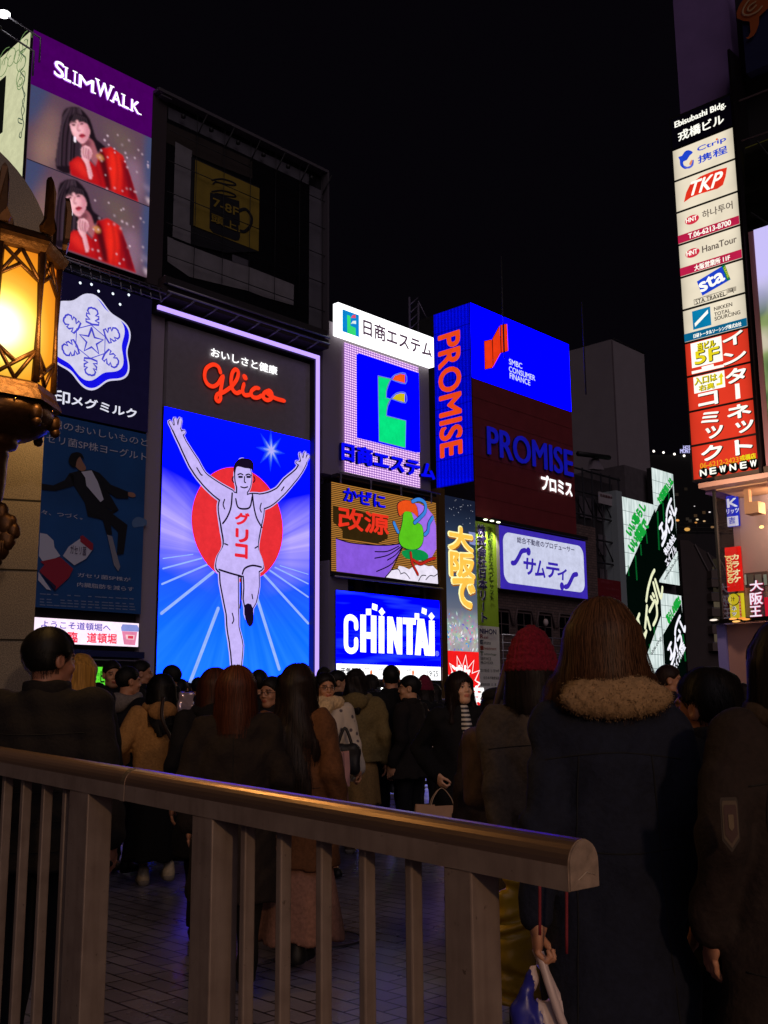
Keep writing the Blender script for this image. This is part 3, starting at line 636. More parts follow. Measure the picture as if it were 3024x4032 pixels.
s.mb('catwalk').box(t0[0] + .2, rx + .5, -.8, .4, lz + 1.2, lz + 1.62, P('catwalk_deck', '#2b2629', .7))
s.done()

# ---- the estate company sign with the F-like emblem
s = Sign('estate_tower_sign', 'white topped sign tower with a green emblem on blue and a field of pink dots', 'sign', PF, 'c7', (205, 150), (1228, 2120))
gw = P('sign_tower_wall', '#8c8088', .75)
x0 = s.q(95, 900)[0]; x1 = s.q(1238, 1900)[0]; zb = s.q(640, 2010)[1] - .3
s.mb('wall').box(x0, x1, .1, 3, zb, s.h - 1.2, gw)
s.box(205, 150, 1224, 836, E('#ffffff', 2.0, True), -.35, .1, 'header')
tw = E('#6a4a66', .6)
s.text('日商エステム', 468, 330, 1190, 747, tw, 'lettering', 20, bold=.03)
s.rect(246, 224, 424, 522, E('#0a8ad8', 1), 'emblem_small', 19)
s.poly([(294, 285), (328, 298), (332, 330), (330, 400), (345, 408), (385, 425), (388, 510), (296, 478)], E('#38e07a', 1), 'emblem_small', 20)
s.poly([(330, 320), (352, 290), (382, 285), (384, 322), (345, 318)], E('#f05070', 1), 'emblem_small', 21); s.poly([(330, 385), (352, 352), (386, 350), (387, 385), (350, 378)], E('#e8f8f0', 1), 'emblem_small', 21)
m, nt = nodes_mat('dot_field'); nt.nodes.clear(); o = nt.nodes.new('ShaderNodeOutputMaterial'); e = nt.nodes.new('ShaderNodeEmission')
tc = nt.nodes.new('ShaderNodeTexCoord'); sx = nt.nodes.new('ShaderNodeSeparateXYZ'); nt.links.new(tc.outputs['Object'], sx.inputs[0])
PIT = .155
fx = mth('SUBTRACT', mth('FRACT', mth('DIVIDE', sx.outputs[0], PIT)), .5); fz = mth('SUBTRACT', mth('FRACT', mth('DIVIDE', sx.outputs[2], PIT)), .5)
dd = mth('SQRT', mth('ADD', mth('MULTIPLY', fx, fx), mth('MULTIPLY', fz, fz)))
rp = nt.nodes.new('ShaderNodeValToRGB'); nt.links.new(dd, rp.inputs[0]); els = rp.color_ramp.elements
els[0].position = .20; els[0].color = (1.0, .66, 1.0, 1); els[1].position = .47; els[1].color = (.17, .05, .34, 1)
nt.links.new(rp.outputs[0], e.inputs[0]); e.inputs[1].default_value = 1.35; nt.links.new(e.outputs[0], o.inputs[0]); m.cycles.emission_sampling = 'FRONT'
s.rect(308, 560, 1115, 2110, m, 'dot_panel', 1)
s.box(440, 690, 1080, 1735, E('#0000ff', 2.4, True), -.3, -.02, 'emblem_panel')
gp = E('#08e884', 1); rim = E('#7088b8', .9)
GP = [(630, 930), (772, 962), (738, 1030), (718, 1095), (715, 1160), (765, 1175), (732, 1250), (716, 1352), (926, 1405), (920, 1692), (640, 1622)]
s.poly(GP, gp, 'emblem', 17); s.stroke(GP, 12, rim, 'emblem', 17, closed=True)
s.poly([(780, 968), (810, 928), (868, 908), (918, 915), (916, 1006)], E('#ff5a1e', 1), 'emblem', 17); s.poly([(778, 1172), (818, 1128), (870, 1112), (916, 1118), (914, 1210)], E('#d8c21c', 1), 'emblem', 17)
for p in ([(715, 1160), (722, 1060), (765, 965), (820, 915), (918, 905), (920, 1012), (770, 968)], [(716, 1352), (728, 1240), (770, 1165), (830, 1112), (918, 1112), (920, 1215), (768, 1170)]): s.stroke(p, 12, rim, 'emblem', 18, sm=3)
bt = E('#0808ff', 1.0)
s.text('日商エステム', 252, 1632, 1228, 2038, E('#04043a', .6), 'tube_lettering', 4, bold=.045, ext=.15); s.text('日商エステム', 252, 1632, 1228, 2038, bt, 'tube_lettering', 14, bold=.028, ext=.1)
for (a, b) in (((195, 1945), (1270, 2190)),): s.tube([(a[0], a[1], -.5), (b[0], b[1], -.5)], .06, PIPE, 'ledge'); s.box(195, 1960, 1240, 2215, DARK, -.4, .2, 'ledge')
for k in range(4): q = s.q(215 + 320 * k, 1960 + 73 * k); s.mb('ledge').tube([(q[0], -.5, q[1]), (q[0], -.5, q[1] - .6), (q[0] - .2, -.7, q[1] - .6)], .06, PIPE)
s.done()

# ---- cold medicine sign: the figure is left as a plain green and orange shape
s = Sign('remedy_sign', 'amber striped sign with blue and red writing and a lilac sack on clouds', 'sign', PF, 'c9', (157, 92), (1182, 1082))
m, nt = nodes_mat('amber_stripes'); nt.nodes.clear(); o = nt.nodes.new('ShaderNodeOutputMaterial'); e = nt.nodes.new('ShaderNodeEmission')
tc = nt.nodes.new('ShaderNodeTexCoord'); sx = nt.nodes.new('ShaderNodeSeparateXYZ'); nt.links.new(tc.outputs['Object'], sx.inputs[0])
rp = nt.nodes.new('ShaderNodeValToRGB'); nt.links.new(mth('FRACT', mth('DIVIDE', sx.outputs[2], .115)), rp.inputs[0]); els = rp.color_ramp.elements; rp.color_ramp.interpolation = 'EASE'
els[0].position = .35; els[0].color = (.05, .024, .008, 1); els[1].position = .6; els[1].color = (.62, .26, .045, 1)
nt.links.new(rp.outputs[0], e.inputs[0]); e.inputs[1].default_value = .75; nt.links.new(e.outputs[0], o.inputs[0])
s.panel(P('sign_brown', '#4a3a20', .7), 1.2, 'panel', DARK); s.quad(-s.w / 2, s.w / 2, 0, s.h, m, 'panel', 1)
br = E('#3c2a10', .7)
s.poly([(170, 320), (700, 440), (700, 640), (600, 690), (262, 640), (262, 560), (170, 480)], br, 'picture', 2)
s.text('かぜに', 262, 150, 660, 352, E('#06064a', .6), 'lettering', 3, bold=.05); s.text('かぜに', 262, 150, 660, 352, E('#0a0af0', 1), 'lettering', 9, bold=.035)
s.text('改源', 215, 333, 698, 616, E('#f03420', 1), 'lettering', 6, bold=.035)
pu = E('#8a5ae0', 1, True); ik = E('#180a30', .5)
s.poly([(195, 640), (330, 682), (540, 706), (700, 706), (800, 690), (840, 705), (835, 735), (780, 830), (720, 950), (668, 1018), (200, 958)], pu, 'picture', 4)
s.poly([(920, 300), (1000, 300), (1080, 345), (1140, 420), (1164, 520), (1168, 740), (1120, 830), (1000, 860), (960, 700), (930, 500)], E('#a670f0', 1), 'picture', 3)
for p in ([(570, 768), (690, 765), (800, 715)], [(568, 832), (700, 800), (830, 715)], [(690, 850), (770, 800), (838, 718)], [(585, 960), (740, 880), (842, 720)], [(195, 640), (330, 682), (540, 704), (700, 706), (830, 690)], [(668, 1018), (740, 930), (800, 800), (840, 705)]): s.stroke(p, 11, ik, 'picture', 5, sm=4)
s.poly([(675, 1016), (740, 940), (790, 935), (800, 905), (850, 915), (900, 940), (960, 900), (1030, 890), (1090, 910), (1130, 905), (1172, 950), (1180, 1080), (900, 1050)], E('#f4ecff', 1), 'picture', 5)
for p in ([(735, 945), (790, 938), (815, 975)], [(815, 985), (860, 975), (905, 1030)], [(990, 1050), (1020, 1000), (1060, 1000)], [(1060, 1040), (1100, 1000), (1140, 1005), (1170, 985)]): s.stroke(p, 9, ik, 'picture', 6, sm=4)
G_ = [(845, 380), (915, 380), (950, 470), (1020, 510), (1040, 600), (1030, 690), (985, 745), (900, 755), (820, 720), (790, 640), (815, 540), (830, 470)]
s.poly(G_, ik, 'stand_in_shape', 6, sm=3); s.poly([(np.array(p) - [910, 570]) * .955 + [910, 570] for p in G_], E('#5cc81e', 1), 'stand_in_shape', 7, sm=3)
O_ = [(776, 320), (800, 285), (860, 268), (930, 285), (975, 340), (985, 440), (940, 400), (900, 385), (850, 385), (800, 430), (782, 380)]
s.poly(O_, ik, 'stand_in_shape', 7, sm=2); s.poly([(np.array(p) - [880, 345]) * .94 + [880, 345] for p in O_], E('#f0521a', 1), 'stand_in_shape', 8, sm=2)
s.poly([(830, 760), (1000, 750), (1080, 800), (1060, 850), (960, 850), (860, 830)], E('#0c9048', 1), 'stand_in_shape', 7, sm=3)
for p in ([(925, 285), (985, 265), (1045, 300), (1048, 380), (1000, 440), (945, 490)], [(1120, 440), (1085, 500), (1075, 570), (1045, 605)], [(745, 490), (765, 540), (785, 580)]):
    r_ = s.own('ribbon'); s.stroke(p, 46, ik, r_, 8, sm=5); s.stroke(p, 34, E('#3a86e0', 1), r_, 9, sm=5)
for p in ([(905, 780), (920, 880), (960, 960), (975, 990)], [(930, 850), (1000, 890), (1080, 850), (1140, 832)]): r_ = s.own('ribbon'); s.stroke(p, 36, ik, r_, 9, sm=4); s.stroke(p, 26, E('#c02418', 1), r_, 10, sm=4)
s.mb('ledge').tube([(-s.w / 2, -.3, -.3), (s.w / 2 + .2, -.3, -.3)], .06, PIPE); s.mb('ledge').box(-s.w / 2, s.w / 2, -.2, .4, -.25, -.05, DARK)
s.done()

# ---- blue screen with the white rental company name
s = Sign('rental_screen', 'bright blue screen with bold white capitals and a white weather strip below', 'billboard', PF, 'c9', (205, 1138), (1216, 2012))
m, nt = nodes_mat('blue_screen'); nt.nodes.clear(); o = nt.nodes.new('ShaderNodeOutputMaterial'); e = nt.nodes.new('ShaderNodeEmission')
tc = nt.nodes.new('ShaderNodeTexCoord'); wv = nt.nodes.new('ShaderNodeMapping'); wv.inputs['Rotation'].default_value = (0, math.radians(-20), 0); wv.inputs['Scale'].default_value = (.12, 1, 1.1)
nt.links.new(tc.outputs['Object'], wv.inputs[0]); no = nt.nodes.new('ShaderNodeTexNoise'); no.inputs['Scale'].default_value = 1.4; nt.links.new(wv.outputs[0], no.inputs[0])
rp = nt.nodes.new('ShaderNodeValToRGB'); nt.links.new(no.outputs[0], rp.inputs[0]); els = rp.color_ramp.elements
els[0].position = .3; els[0].color = (0, 0, .1, 1); els[1].position = .78; els[1].color = (.006, .018, .95, 1); q = els.new(.5); q.color = (0, 0, .95, 1)
nt.links.new(rp.outputs[0], e.inputs[0]); e.inputs[1].default_value = 5.2; nt.links.new(e.outputs[0], o.inputs[0]); m.cycles.emission_sampling = 'FRONT'
s.panel(m, .6, 'screen', DARK)
ww = E('#ffffff', 1.5); st1 = s.q(205, 1848)[1]; s.quad(-s.w / 2, s.w / 2, 0, st1, E('#ffffff', 1.5, True), 'weather_strip', 1)
s.stroke([(395, 1505), (388, 1435), (342, 1402), (300, 1430), (296, 1560), (300, 1690), (345, 1728), (390, 1700), (394, 1620)], 58, ww, 'lettering', 2, sm=5)
for p in ([(435, 1375), (490, 1378), (490, 1742), (435, 1738)], [(535, 1384), (588, 1388), (588, 1748), (535, 1744)], [(490, 1545), (535, 1548), (535, 1612), (490, 1608)], [(612, 1390), (667, 1394), (667, 1752), (612, 1748)],
          [(694, 1394), (745, 1398), (748, 1752), (694, 1750)], [(784, 1402), (838, 1406), (838, 1762), (788, 1760)], [(694, 1394), (745, 1398), (838, 1762), (788, 1760)], [(842, 1405), (967, 1412), (967, 1475), (842, 1468)], [(880, 1440), (938, 1442), (938, 1764), (880, 1762)],
          [(990, 1415), (1046, 1420), (1018, 1770), (962, 1766)], [(1000, 1415), (1050, 1420), (1108, 1774), (1055, 1772)], [(1000, 1640), (1070, 1642), (1080, 1700), (1000, 1696)], [(1098, 1432), (1152, 1436), (1154, 1776), (1100, 1774)],
          [(485, 1320), (535, 1320), (535, 1382), (485, 1382)], [(552, 1265), (602, 1284), (596, 1342), (546, 1322)], [(638, 1308), (670, 1355), (638, 1392), (606, 1346)], [(958, 1362), (1002, 1366), (1002, 1426), (958, 1422)], [(1030, 1308), (1076, 1326), (1070, 1380), (1024, 1360)], [(1118, 1354), (1150, 1396), (1118, 1434), (1088, 1390)]):
    s.poly(p, ww, 'lettering', 2 + (p[0][0] % 3))
s.text('®', 1160, 1728, 1194, 1778, E('#a8b8ff', 1), 'lettering', 2)
wk = E('#303038', .5)
s.text('天気予報', 245, 1888, 440, 1955, wk, bold=.03); s.text('24時', 460, 1886, 520, 1912, wk); s.text('6時', 615, 1892, 660, 1918, wk); s.text('18時', 875, 1900, 930, 1926, wk); s.text('19:25', 1085, 1918, 1186, 1976, E('#6c7076', .7), bold=.02)
for x in (540, 812, 945): s.disc(x, 1938, .1, E('#f08040', 1), 'weather_icons', 2, sy=1.6)
s.mb('lower_ledge').tube([(-1.2, -.4, -1.1), (s.w / 2, -.4, -1.2)], .05, PIPE); s.mb('lower_ledge').box(-s.w / 2, s.w / 2, -.05, .5, -1.6, -.1, P('dark_plinth', '#222026', .7))
s.done()

# ---- loan company corner sign: two faces of one box
b0 = PF.uv(413, 112, 'c8'); b1 = PF.uv(1278, 1045, 'c8'); b2 = PF.uv(1340, 2110, 'c8')
PLc = Plane(YF - 90, b0[0])
s = Sign('corner_loan_sign', 'tall corner sign box, deep blue with an orange emblem above a dark red field', 'sign', PF, 'c8', (0, 0), (0, 0), uv=(b0[0], b1[0], b2[1], b0[1]))
m, nt = nodes_mat('ribbed_blue'); nt.nodes.clear(); o = nt.nodes.new('ShaderNodeOutputMaterial'); e = nt.nodes.new('ShaderNodeEmission')
tc = nt.nodes.new('ShaderNodeTexCoord'); sx = nt.nodes.new('ShaderNodeSeparateXYZ'); nt.links.new(tc.outputs['Object'], sx.inputs[0])
rib = mth('FRACT', mth('MULTIPLY', mth('ADD', sx.outputs[0], sx.outputs[1]), 3.2)); hor = mth('GREATER_THAN', mth('FRACT', mth('MULTIPLY', sx.outputs[2], .52)), .035)
rp = nt.nodes.new('ShaderNodeValToRGB'); nt.links.new(rib, rp.inputs[0]); els = rp.color_ramp.elements
els[0].position = .0; els[0].color = (0, 0, .55, 1); els[1].position = .5; els[1].color = (0, .004, 1, 1); q = els.new(1.0); q.color = (0, 0, .55, 1)
nt.links.new(rp.outputs[0], e.inputs[0]); nt.links.new(mth('ADD', .55, mth('MULTIPLY', hor, .55)), e.inputs[1]); nt.links.new(e.outputs[0], o.inputs[0]); m.cycles.emission_sampling = 'FRONT'
zc = b1[1] - b2[1]
dep = 9.0
s.mb('body').box(-s.w / 2, s.w / 2, .02, dep - .05, 0, s.h, DARK)
s.quad(-s.w / 2, s.w / 2, zc, s.h, E('#0000ff', 5, True), 'blue_panel', 1)
s.quad(-s.w / 2, s.w / 2, 0, zc - .05, P('dark_red_panel', '#843034', .6, 0, .1, 1), 'red_panel', 1); 
for k in range(1, 3): s.quad(-s.w / 2, s.w / 2, zc + k * (s.h - zc) / 3, zc + k * (s.h - zc) / 3 + .04, E('#0000a0', .8), 'blue_panel', 2)
for k in range(1, 7): s.quad(-s.w / 2, s.w / 2, k * zc / 7, k * zc / 7 + .03, P('red_seam', '#6a2020', .7), 'red_panel', 2)
og = E('#f03a14', 1); ob = E('#300808', .4)
for p in ([(528, 445), (592, 430), (600, 668), (533, 682)], [(598, 424), (658, 312), (668, 545), (604, 662)], [(666, 308), (722, 297), (732, 525), (674, 540)]):
    c_ = np.mean(p, 0); s.poly([tuple((np.array(q) - c_) * 1.06 + c_) for q in p], ob, 'emblem', 2); s.poly(p, og, 'emblem', 5)
for t, bx in (('SMBC', (742, 592, 852, 680)), ('CONSUMER', (742, 655, 962, 782)), ('FINANCE', (748, 712, 920, 822))): s.text(t, *bx, E('#dfe4ff', 1.1), 'small_lettering', 3, bold=.012)
s.text('PROMISE', 548, 1178, 1266, 1606, E('#120a20', .4), 'red_field_lettering', 3, bold=.018, ext=.05); s.text('PROMISE', 548, 1178, 1266, 1606, E('#12129a', .9), 'red_field_lettering', 8, bold=.008, ext=.1)
s.text('プロミス', 1018, 1585, 1275, 1768, E('#ffffff', 1.3), 'white_lettering', 4, bold=.05)
s.done(); prom = s
# left face as a child of the same box
t = Sign('side_face', 'x', 'x', PLc, 'c8', (103, 215), (445, 1637)); resign(t, t.u0, PLc.uv(413, 400, 'c8')[0], t.v0, b0[1])
t.panel(m, .2, 'side_screen', DARK); t.text('PROMISE', 160, 352, 342, 1444, E('#f04818', 1), 'side_lettering', 3, rot=1, bold=.03, ext=.06)
t.root['category'] = ''; 
fr_ = t.root; t.done()
for ch in list(fr_.children):
    mw = Matrix.Translation(fr_.location) @ Matrix.Rotation(fr_.rotation_euler[2], 4, 'Z'); pw_ = Matrix.Translation(s.root.location) @ Matrix.Rotation(s.root.rotation_euler[2], 4, 'Z')
    ch.parent = s.root; ch.matrix_local = pw_.inverted() @ mw
bpy.data.objects.remove(fr_)

# ---- tall narrow LED column
s = Sign('led_column', 'tall narrow LED column with golden characters over confetti and a red burst', 'screen', PF, 'c10', (70, 22), (437, 2170))
m, nt = nodes_mat('column_screen'); nt.nodes.clear(); o = nt.nodes.new('ShaderNodeOutputMaterial'); e = nt.nodes.new('ShaderNodeEmission')
tc = nt.nodes.new('ShaderNodeTexCoord'); sx = nt.nodes.new('ShaderNodeSeparateXYZ'); nt.links.new(tc.outputs['Object'], sx.inputs[0])
zz = mth('DIVIDE', sx.outputs[2], s.h); rp = nt.nodes.new('ShaderNodeValToRGB'); nt.links.new(zz, rp.inputs[0]); els = rp.color_ramp.elements
els[0].position = .25; els[0].color = (.28, .26, .30, 1); els[1].position = .95; els[1].color = (.008, .012, .03, 1)
for p_, c_ in ((.4, (.16, .17, .22)), (.55, (.07, .10, .17)), (.75, (.03, .05, .1))): q = els.new(p_); q.color = (*c_, 1)
vo = nt.nodes.new('ShaderNodeTexNoise'); vo.inputs['Scale'].default_value = 2.2; vo.inputs['Detail'].default_value = 4; nt.links.new(tc.outputs['Object'], vo.inputs[0])
hs = nt.nodes.new('ShaderNodeMix'); hs.data_type = 'RGBA'; hs.blend_type = 'LIGHTEN'
msk = mth('MULTIPLY', mth('MAXIMUM', mth('SUBTRACT', 1, mth('MULTIPLY', mth('ABSOLUTE', mth('SUBTRACT', zz, .34)), 8)), 0), .8)
nt.links.new(msk, hs.inputs[0]); nt.links.new(rp.outputs[0], hs.inputs[6]); nt.links.new(vo.outputs['Color'], hs.inputs[7])
nt.links.new(hs.outputs[2], e.inputs[0]); nt.links.new(e.outputs[0], o.inputs[0]); m.cycles.emission_sampling = 'FRONT'
s.panel(m, .8, 'screen', P('gold_pillar', '#8a6a3c', .4, .5))
gx = s.q(30, 1000)[0]; s.mb('gold_pillar').box(gx, -s.w / 2 - .02, -.1, .9, -1, s.h + .4, P('gold_pillar', '#8a6a3c', .4, .5))
for _ in range(110):
    x = random.uniform(100, 415); y = random.gauss(1430, 110); hcol = random.choice(['#f4f4ff', '#e0b8d8', '#60d8a0', '#50a8f0', '#f080a0', '#c8e8e0', '#8070d0', '#ffffff'])
    q = s.q(x, min(max(y, 1180), 1590)); r = random.uniform(.05, .2); a = random.uniform(0, 3); s.upoly([q + [r * math.cos(a), r * math.sin(a)], q + [-r * .4 * math.sin(a), r * .4 * math.cos(a)], q - [r * math.cos(a), r * math.sin(a)], q + [r * .4 * math.sin(a), -r * .4 * math.cos(a)]], E(hcol, .9), 'confetti', 1)
for _ in range(22): s.disc(random.uniform(90, 370), random.uniform(60, 330), random.uniform(.02, .04), E('#c8c8d8', .8), 'confetti', 1, n=6)
s.poly([(320, 395), (386, 405), (390, 535), (330, 520)], E('#8a94d0', .9), 'confetti', 1)
yl = E('#ffd84a', 1.2); yd = E('#b86a10', .8); yh = E('#fff6b0', 1.2)
for ch, bx in (('大', (108, 335, 350, 602)), ('阪', (122, 592, 368, 866)), ('で', (148, 852, 368, 1164))):
    s.text(ch, bx[0] + 8, bx[1] + 14, bx[2] + 8, bx[3] + 14, yd, 'lettering', 2, bold=.095); s.text(ch, *bx, yh, 'lettering', 4, bold=.09); s.text(ch, bx[0] + 4, bx[1] + 6, bx[2] + 2, bx[3] + 4, E('#ffc24c', 1.15), 'lettering', 6, bold=.05)
zr = s.q(250, 1606)[1]; s.quad(-s.w / 2, s.w / 2, 0, zr, E('#f01c1c', 1.1, True), 'red_field', 1)
cc = s.q(270, 1960); bst = []
for k in range(28):
    t = 2 * math.pi * k / 28 + .1; rr = (2.05 if k % 2 == 0 else 1.25); bst.append((max(-s.w / 2, min(s.w / 2, cc[0] + rr * math.cos(t))), max(0.02, min(zr, cc[1] + rr * 1.0 * math.sin(t)))))
s.ustroke(bst, .13, E('#fff0f0', 1.2), 'red_field', 2, closed=True)
s.text('激', 140, 1748, 332, 1965, E('#ffffff', 1.3), 'lettering', 3, bold=.03); s.text('安', 330, 1960, 470, 2140, E('#ffffff', 1.3), 'lettering', 3, bold=.05)
s.mb('base_ledge').box(-s.w / 2 - 4.5, s.w / 2 + 2, -.4, -.1, -.35, -.15, E('#a8b8ff', .9))
s.done()

# ---- green vertical banner under three small lamps
s = Sign('green_vertical_banner', 'tall green and white vertical banner lit by three small lamps at its top', 'banner', PF, 'c10', (388, 285), (650, 2160))
s.panel(P('banner_green', '#a6cc34', .6, 0, .1, .6), .4, 'sheet', P('banner_edge', '#c8c0a0', .6))
zl = s.q(520, 1352)[1]; s.quad(-s.w / 2, s.w / 2, 0, zl, P('banner_white', '#f2ece2', .6), 'sheet', 1)
pp = P('banner_violet', '#2c1c60', .6); wp = P('banner_outline', '#e4dff0', .6)
s.vtext('株式会社日本リート', 412, 318, 500, 1325, wp, 'lettering', 2, bold=.075); s.vtext('株式会社日本リート', 412, 318, 500, 1325, pp, 'lettering', 4, bold=.03)
s.vtext('不動産再生のスペシャリスト', 516, 345, 572, 1100, P('banner_dark_green', '#24401c', .6), 'lettering', 2, bold=.01)
s.text('NIHON', 430, 1374, 596, 1436, pp, 'lettering', 2, bold=.04)
for t_, y, h in (('Real', 1462, '#902030'), ('Estate', 1520, '#303c50'), ('Investment', 1578, '#a04030'), ('Technology', 1636, '#386030')):
    s.text(t_[0], 436, y - 28, 466, y + 12, P('ink_' + t_[0], h, .6), 'lettering', 2, bold=.05); s.text(t_[1:], 472, y - 14, 472 + 14 * len(t_[1:]), y + 18, P('ink_' + t_[0], h, .6), 'lettering', 2)
dkk = P('ink_dark', '#302c30', .6)
s.text('SERVICE', 440, 1664, 545, 1698, dkk, 'lettering', 2); s.text('PROVIDER', 442, 1706, 566, 1738, dkk, 'lettering', 2); s.text('国土交通大臣（2）第7769号', 436, 1782, 628, 1822, dkk, 'lettering', 2); s.text('全日本不動産協会', 466, 1858, 630, 1892, dkk, 'lettering', 2); s.text('愛知県知事（2）第', 440, 1926, 596, 1958, dkk, 'lettering', 2); s.text('広告主募', 440, 2058, 590, 2108, P('ink_red', '#a83c28', .6), 'lettering', 2, bold=.02)
s.text('06-6292', 442, 2130, 580, 2160, P('ink_violet', '#403078', .6), 'lettering', 2)
for k, (x, y) in enumerate(((430, 286), (494, 298), (560, 312))):
    q = s.q(x, y); o_ = s.mb('lamp'); o_.ball((q[0], -.55, q[1] + .02), .16, E('#f8ffd8', 3), 10, (1.2, .8, .35)); o_.tube([(q[0], -.55, q[1] + .1), (q[0], .1, q[1] + .3)], .03, BLACK)
r_ = s.done()
for k, (x, y) in enumerate(((430, 286), (494, 298), (560, 312))):
    q = s.q(x, y); li = bpy.data.lights.new('banner_lamp_light', 'SPOT'); li.energy = 330; li.color = (1, .97, .75); li.spot_size = math.radians(62); li.spot_blend = .8; li.shadow_soft_size = .06
    lo = bpy.data.objects.new('banner_lamp_light', li); COL.objects.link(lo); lo.parent = r_; lo.location = (q[0], -.55, q[1] - .08); lo.rotation_euler = (math.radians(14), 0, 0)

# ---- white property sign with violet border
s = Sign('property_sign', 'white property company sign with rounded corners and a violet border', 'sign', PF, 'c11', (175, 240), (1146, 1048))
s.panel(E('#3c2ab0', .95, True), .5, 'panel', P('sign_edge', '#b8b0a8', .6))
def rrect(x0, x1, z0, z1, r):
    o = []
    for cx, cz, a in ((x1 - r, z1 - r, 0), (x0 + r, z1 - r, 1), (x0 + r, z0 + r, 2), (x1 - r, z0 + r, 3)):
        for k in range(7): t = math.pi / 2 * (a + k / 6); o.append((cx + r * math.cos(t), cz + r * math.sin(t)))
    return o
s.upoly(rrect(-s.w / 2 + .42, s.w / 2 - .38, .45, s.h - .42, .75), E('#cfd3ee', 1.0, True), 'panel', 1)
vt = E('#3a26b4', .95)
s.text('総合不動産のプロデューサー', 372, 368, 992, 546, E('#2a2458', .7), bold=.015)
for t_, bx in (('サ', (442, 598, 572, 790)), ('ム', (572, 625, 678, 815)), ('テ', (690, 648, 828, 825)), ('ィ', (812, 712, 908, 845))): s.text(t_, *bx, vt, bold=.045, skew=.12)
for p in ([(318, 655), (350, 650), (388, 592), (420, 530), (462, 518)], [(895, 915), (925, 905), (955, 850), (985, 790), (1022, 778)]): s.stroke(p, 54, vt, 'emblem', 2, sm=5)
s.disc(495, 530, .28, vt, 'emblem', 2, sy=1.1); s.disc(860, 908, .28, vt, 'emblem', 2, sy=1.1)
s.mb('upper_rail').box(-s.w / 2 - 1, s.w / 2, -.25, .3, s.h + .1, s.h + .35, DARK)
s.mb('left_edge').box(-s.w / 2 - .35, -s.w / 2 - .01, -.02, .5, 0, s.h, P('sign_edge', '#c8c4b8', .6))
s.done()
# ================================================================== setting: ground, buildings, street furniture
def ground_mats():
    m, nt = nodes_mat('spill_tinted_paving'); b = nt.nodes['Principled BSDF']
    tc = nt.nodes.new('ShaderNodeTexCoord'); mp = nt.nodes.new('ShaderNodeMapping'); mp.inputs['Rotation'].default_value = (0, 0, math.radians(46.55)); nt.links.new(tc.outputs['Object'], mp.inputs[0])
    wn = nt.nodes.new('ShaderNodeTexNoise'); wn.inputs['Scale'].default_value = 3; nt.links.new(tc.outputs['Object'], wn.inputs[0])
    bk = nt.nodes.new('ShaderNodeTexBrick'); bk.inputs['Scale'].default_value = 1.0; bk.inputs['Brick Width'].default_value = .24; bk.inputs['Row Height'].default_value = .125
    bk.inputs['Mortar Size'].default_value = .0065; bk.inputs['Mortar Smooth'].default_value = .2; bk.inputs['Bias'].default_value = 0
    bk.inputs['Color1'].default_value = (.20, .19, .29, 1); bk.inputs['Color2'].default_value = (.30, .285, .42, 1); bk.inputs['Mortar'].default_value = (.012, .011, .012, 1)  # blue-violet tile tint stands in for the screens' light on the deck
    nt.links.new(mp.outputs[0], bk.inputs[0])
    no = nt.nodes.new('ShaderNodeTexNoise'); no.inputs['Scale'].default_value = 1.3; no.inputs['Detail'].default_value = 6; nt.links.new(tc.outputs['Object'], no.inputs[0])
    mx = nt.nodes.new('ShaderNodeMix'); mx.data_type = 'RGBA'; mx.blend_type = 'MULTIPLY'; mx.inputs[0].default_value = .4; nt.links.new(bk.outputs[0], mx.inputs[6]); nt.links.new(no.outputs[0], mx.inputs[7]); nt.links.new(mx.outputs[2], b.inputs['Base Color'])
    rg = nt.nodes.new('ShaderNodeMapRange'); rg.inputs[1].default_value = .3; rg.inputs[2].default_value = .7; rg.inputs[3].default_value = .2; rg.inputs[4].default_value = .42; nt.links.new(no.outputs[0], rg.inputs[0]); nt.links.new(rg.outputs[0], b.inputs['Roughness'])
    n2 = nt.nodes.new('ShaderNodeTexNoise'); n2.inputs['Scale'].default_value = 60; nt.links.new(tc.outputs['Object'], n2.inputs[0])
    ad = nt.nodes.new('ShaderNodeMath'); ad.operation = 'MULTIPLY_ADD'; ad.inputs[1].default_value = .25; nt.links.new(n2.outputs[0], ad.inputs[0])
    iv = nt.nodes.new('ShaderNodeMath'); iv.operation = 'SUBTRACT'; iv.inputs[0].default_value = 1; nt.links.new(bk.outputs['Fac'], iv.inputs[1]); nt.links.new(iv.outputs[0], ad.inputs[2])
    bp = nt.nodes.new('ShaderNodeBump'); bp.inputs['Strength'].default_value = .55; bp.inputs['Distance'].default_value = .008; nt.links.new(ad.outputs[0], bp.inputs['Height']); nt.links.new(bp.outputs[0], b.inputs['Normal'])
    b.inputs['Specular IOR Level'].default_value = .6
    return m
mb = MB(); mb.add([(-600, -600, -.02), (600, -600, -.02), (600, 600, -.02), (-600, 600, -.02)], [(0, 1, 2, 3)], P('asphalt', '#2a292b', .8, 0, .2, 2)); tag(mb.build('ground'), kind='structure')
mb = MB(); mb.add([(-30, -20, 0), (45, -20, 0), (45, 42, 0), (-30, 42, 0)], [(0, 1, 2, 3)], ground_mats()); tag(mb.build('bridge_deck'), kind='structure')
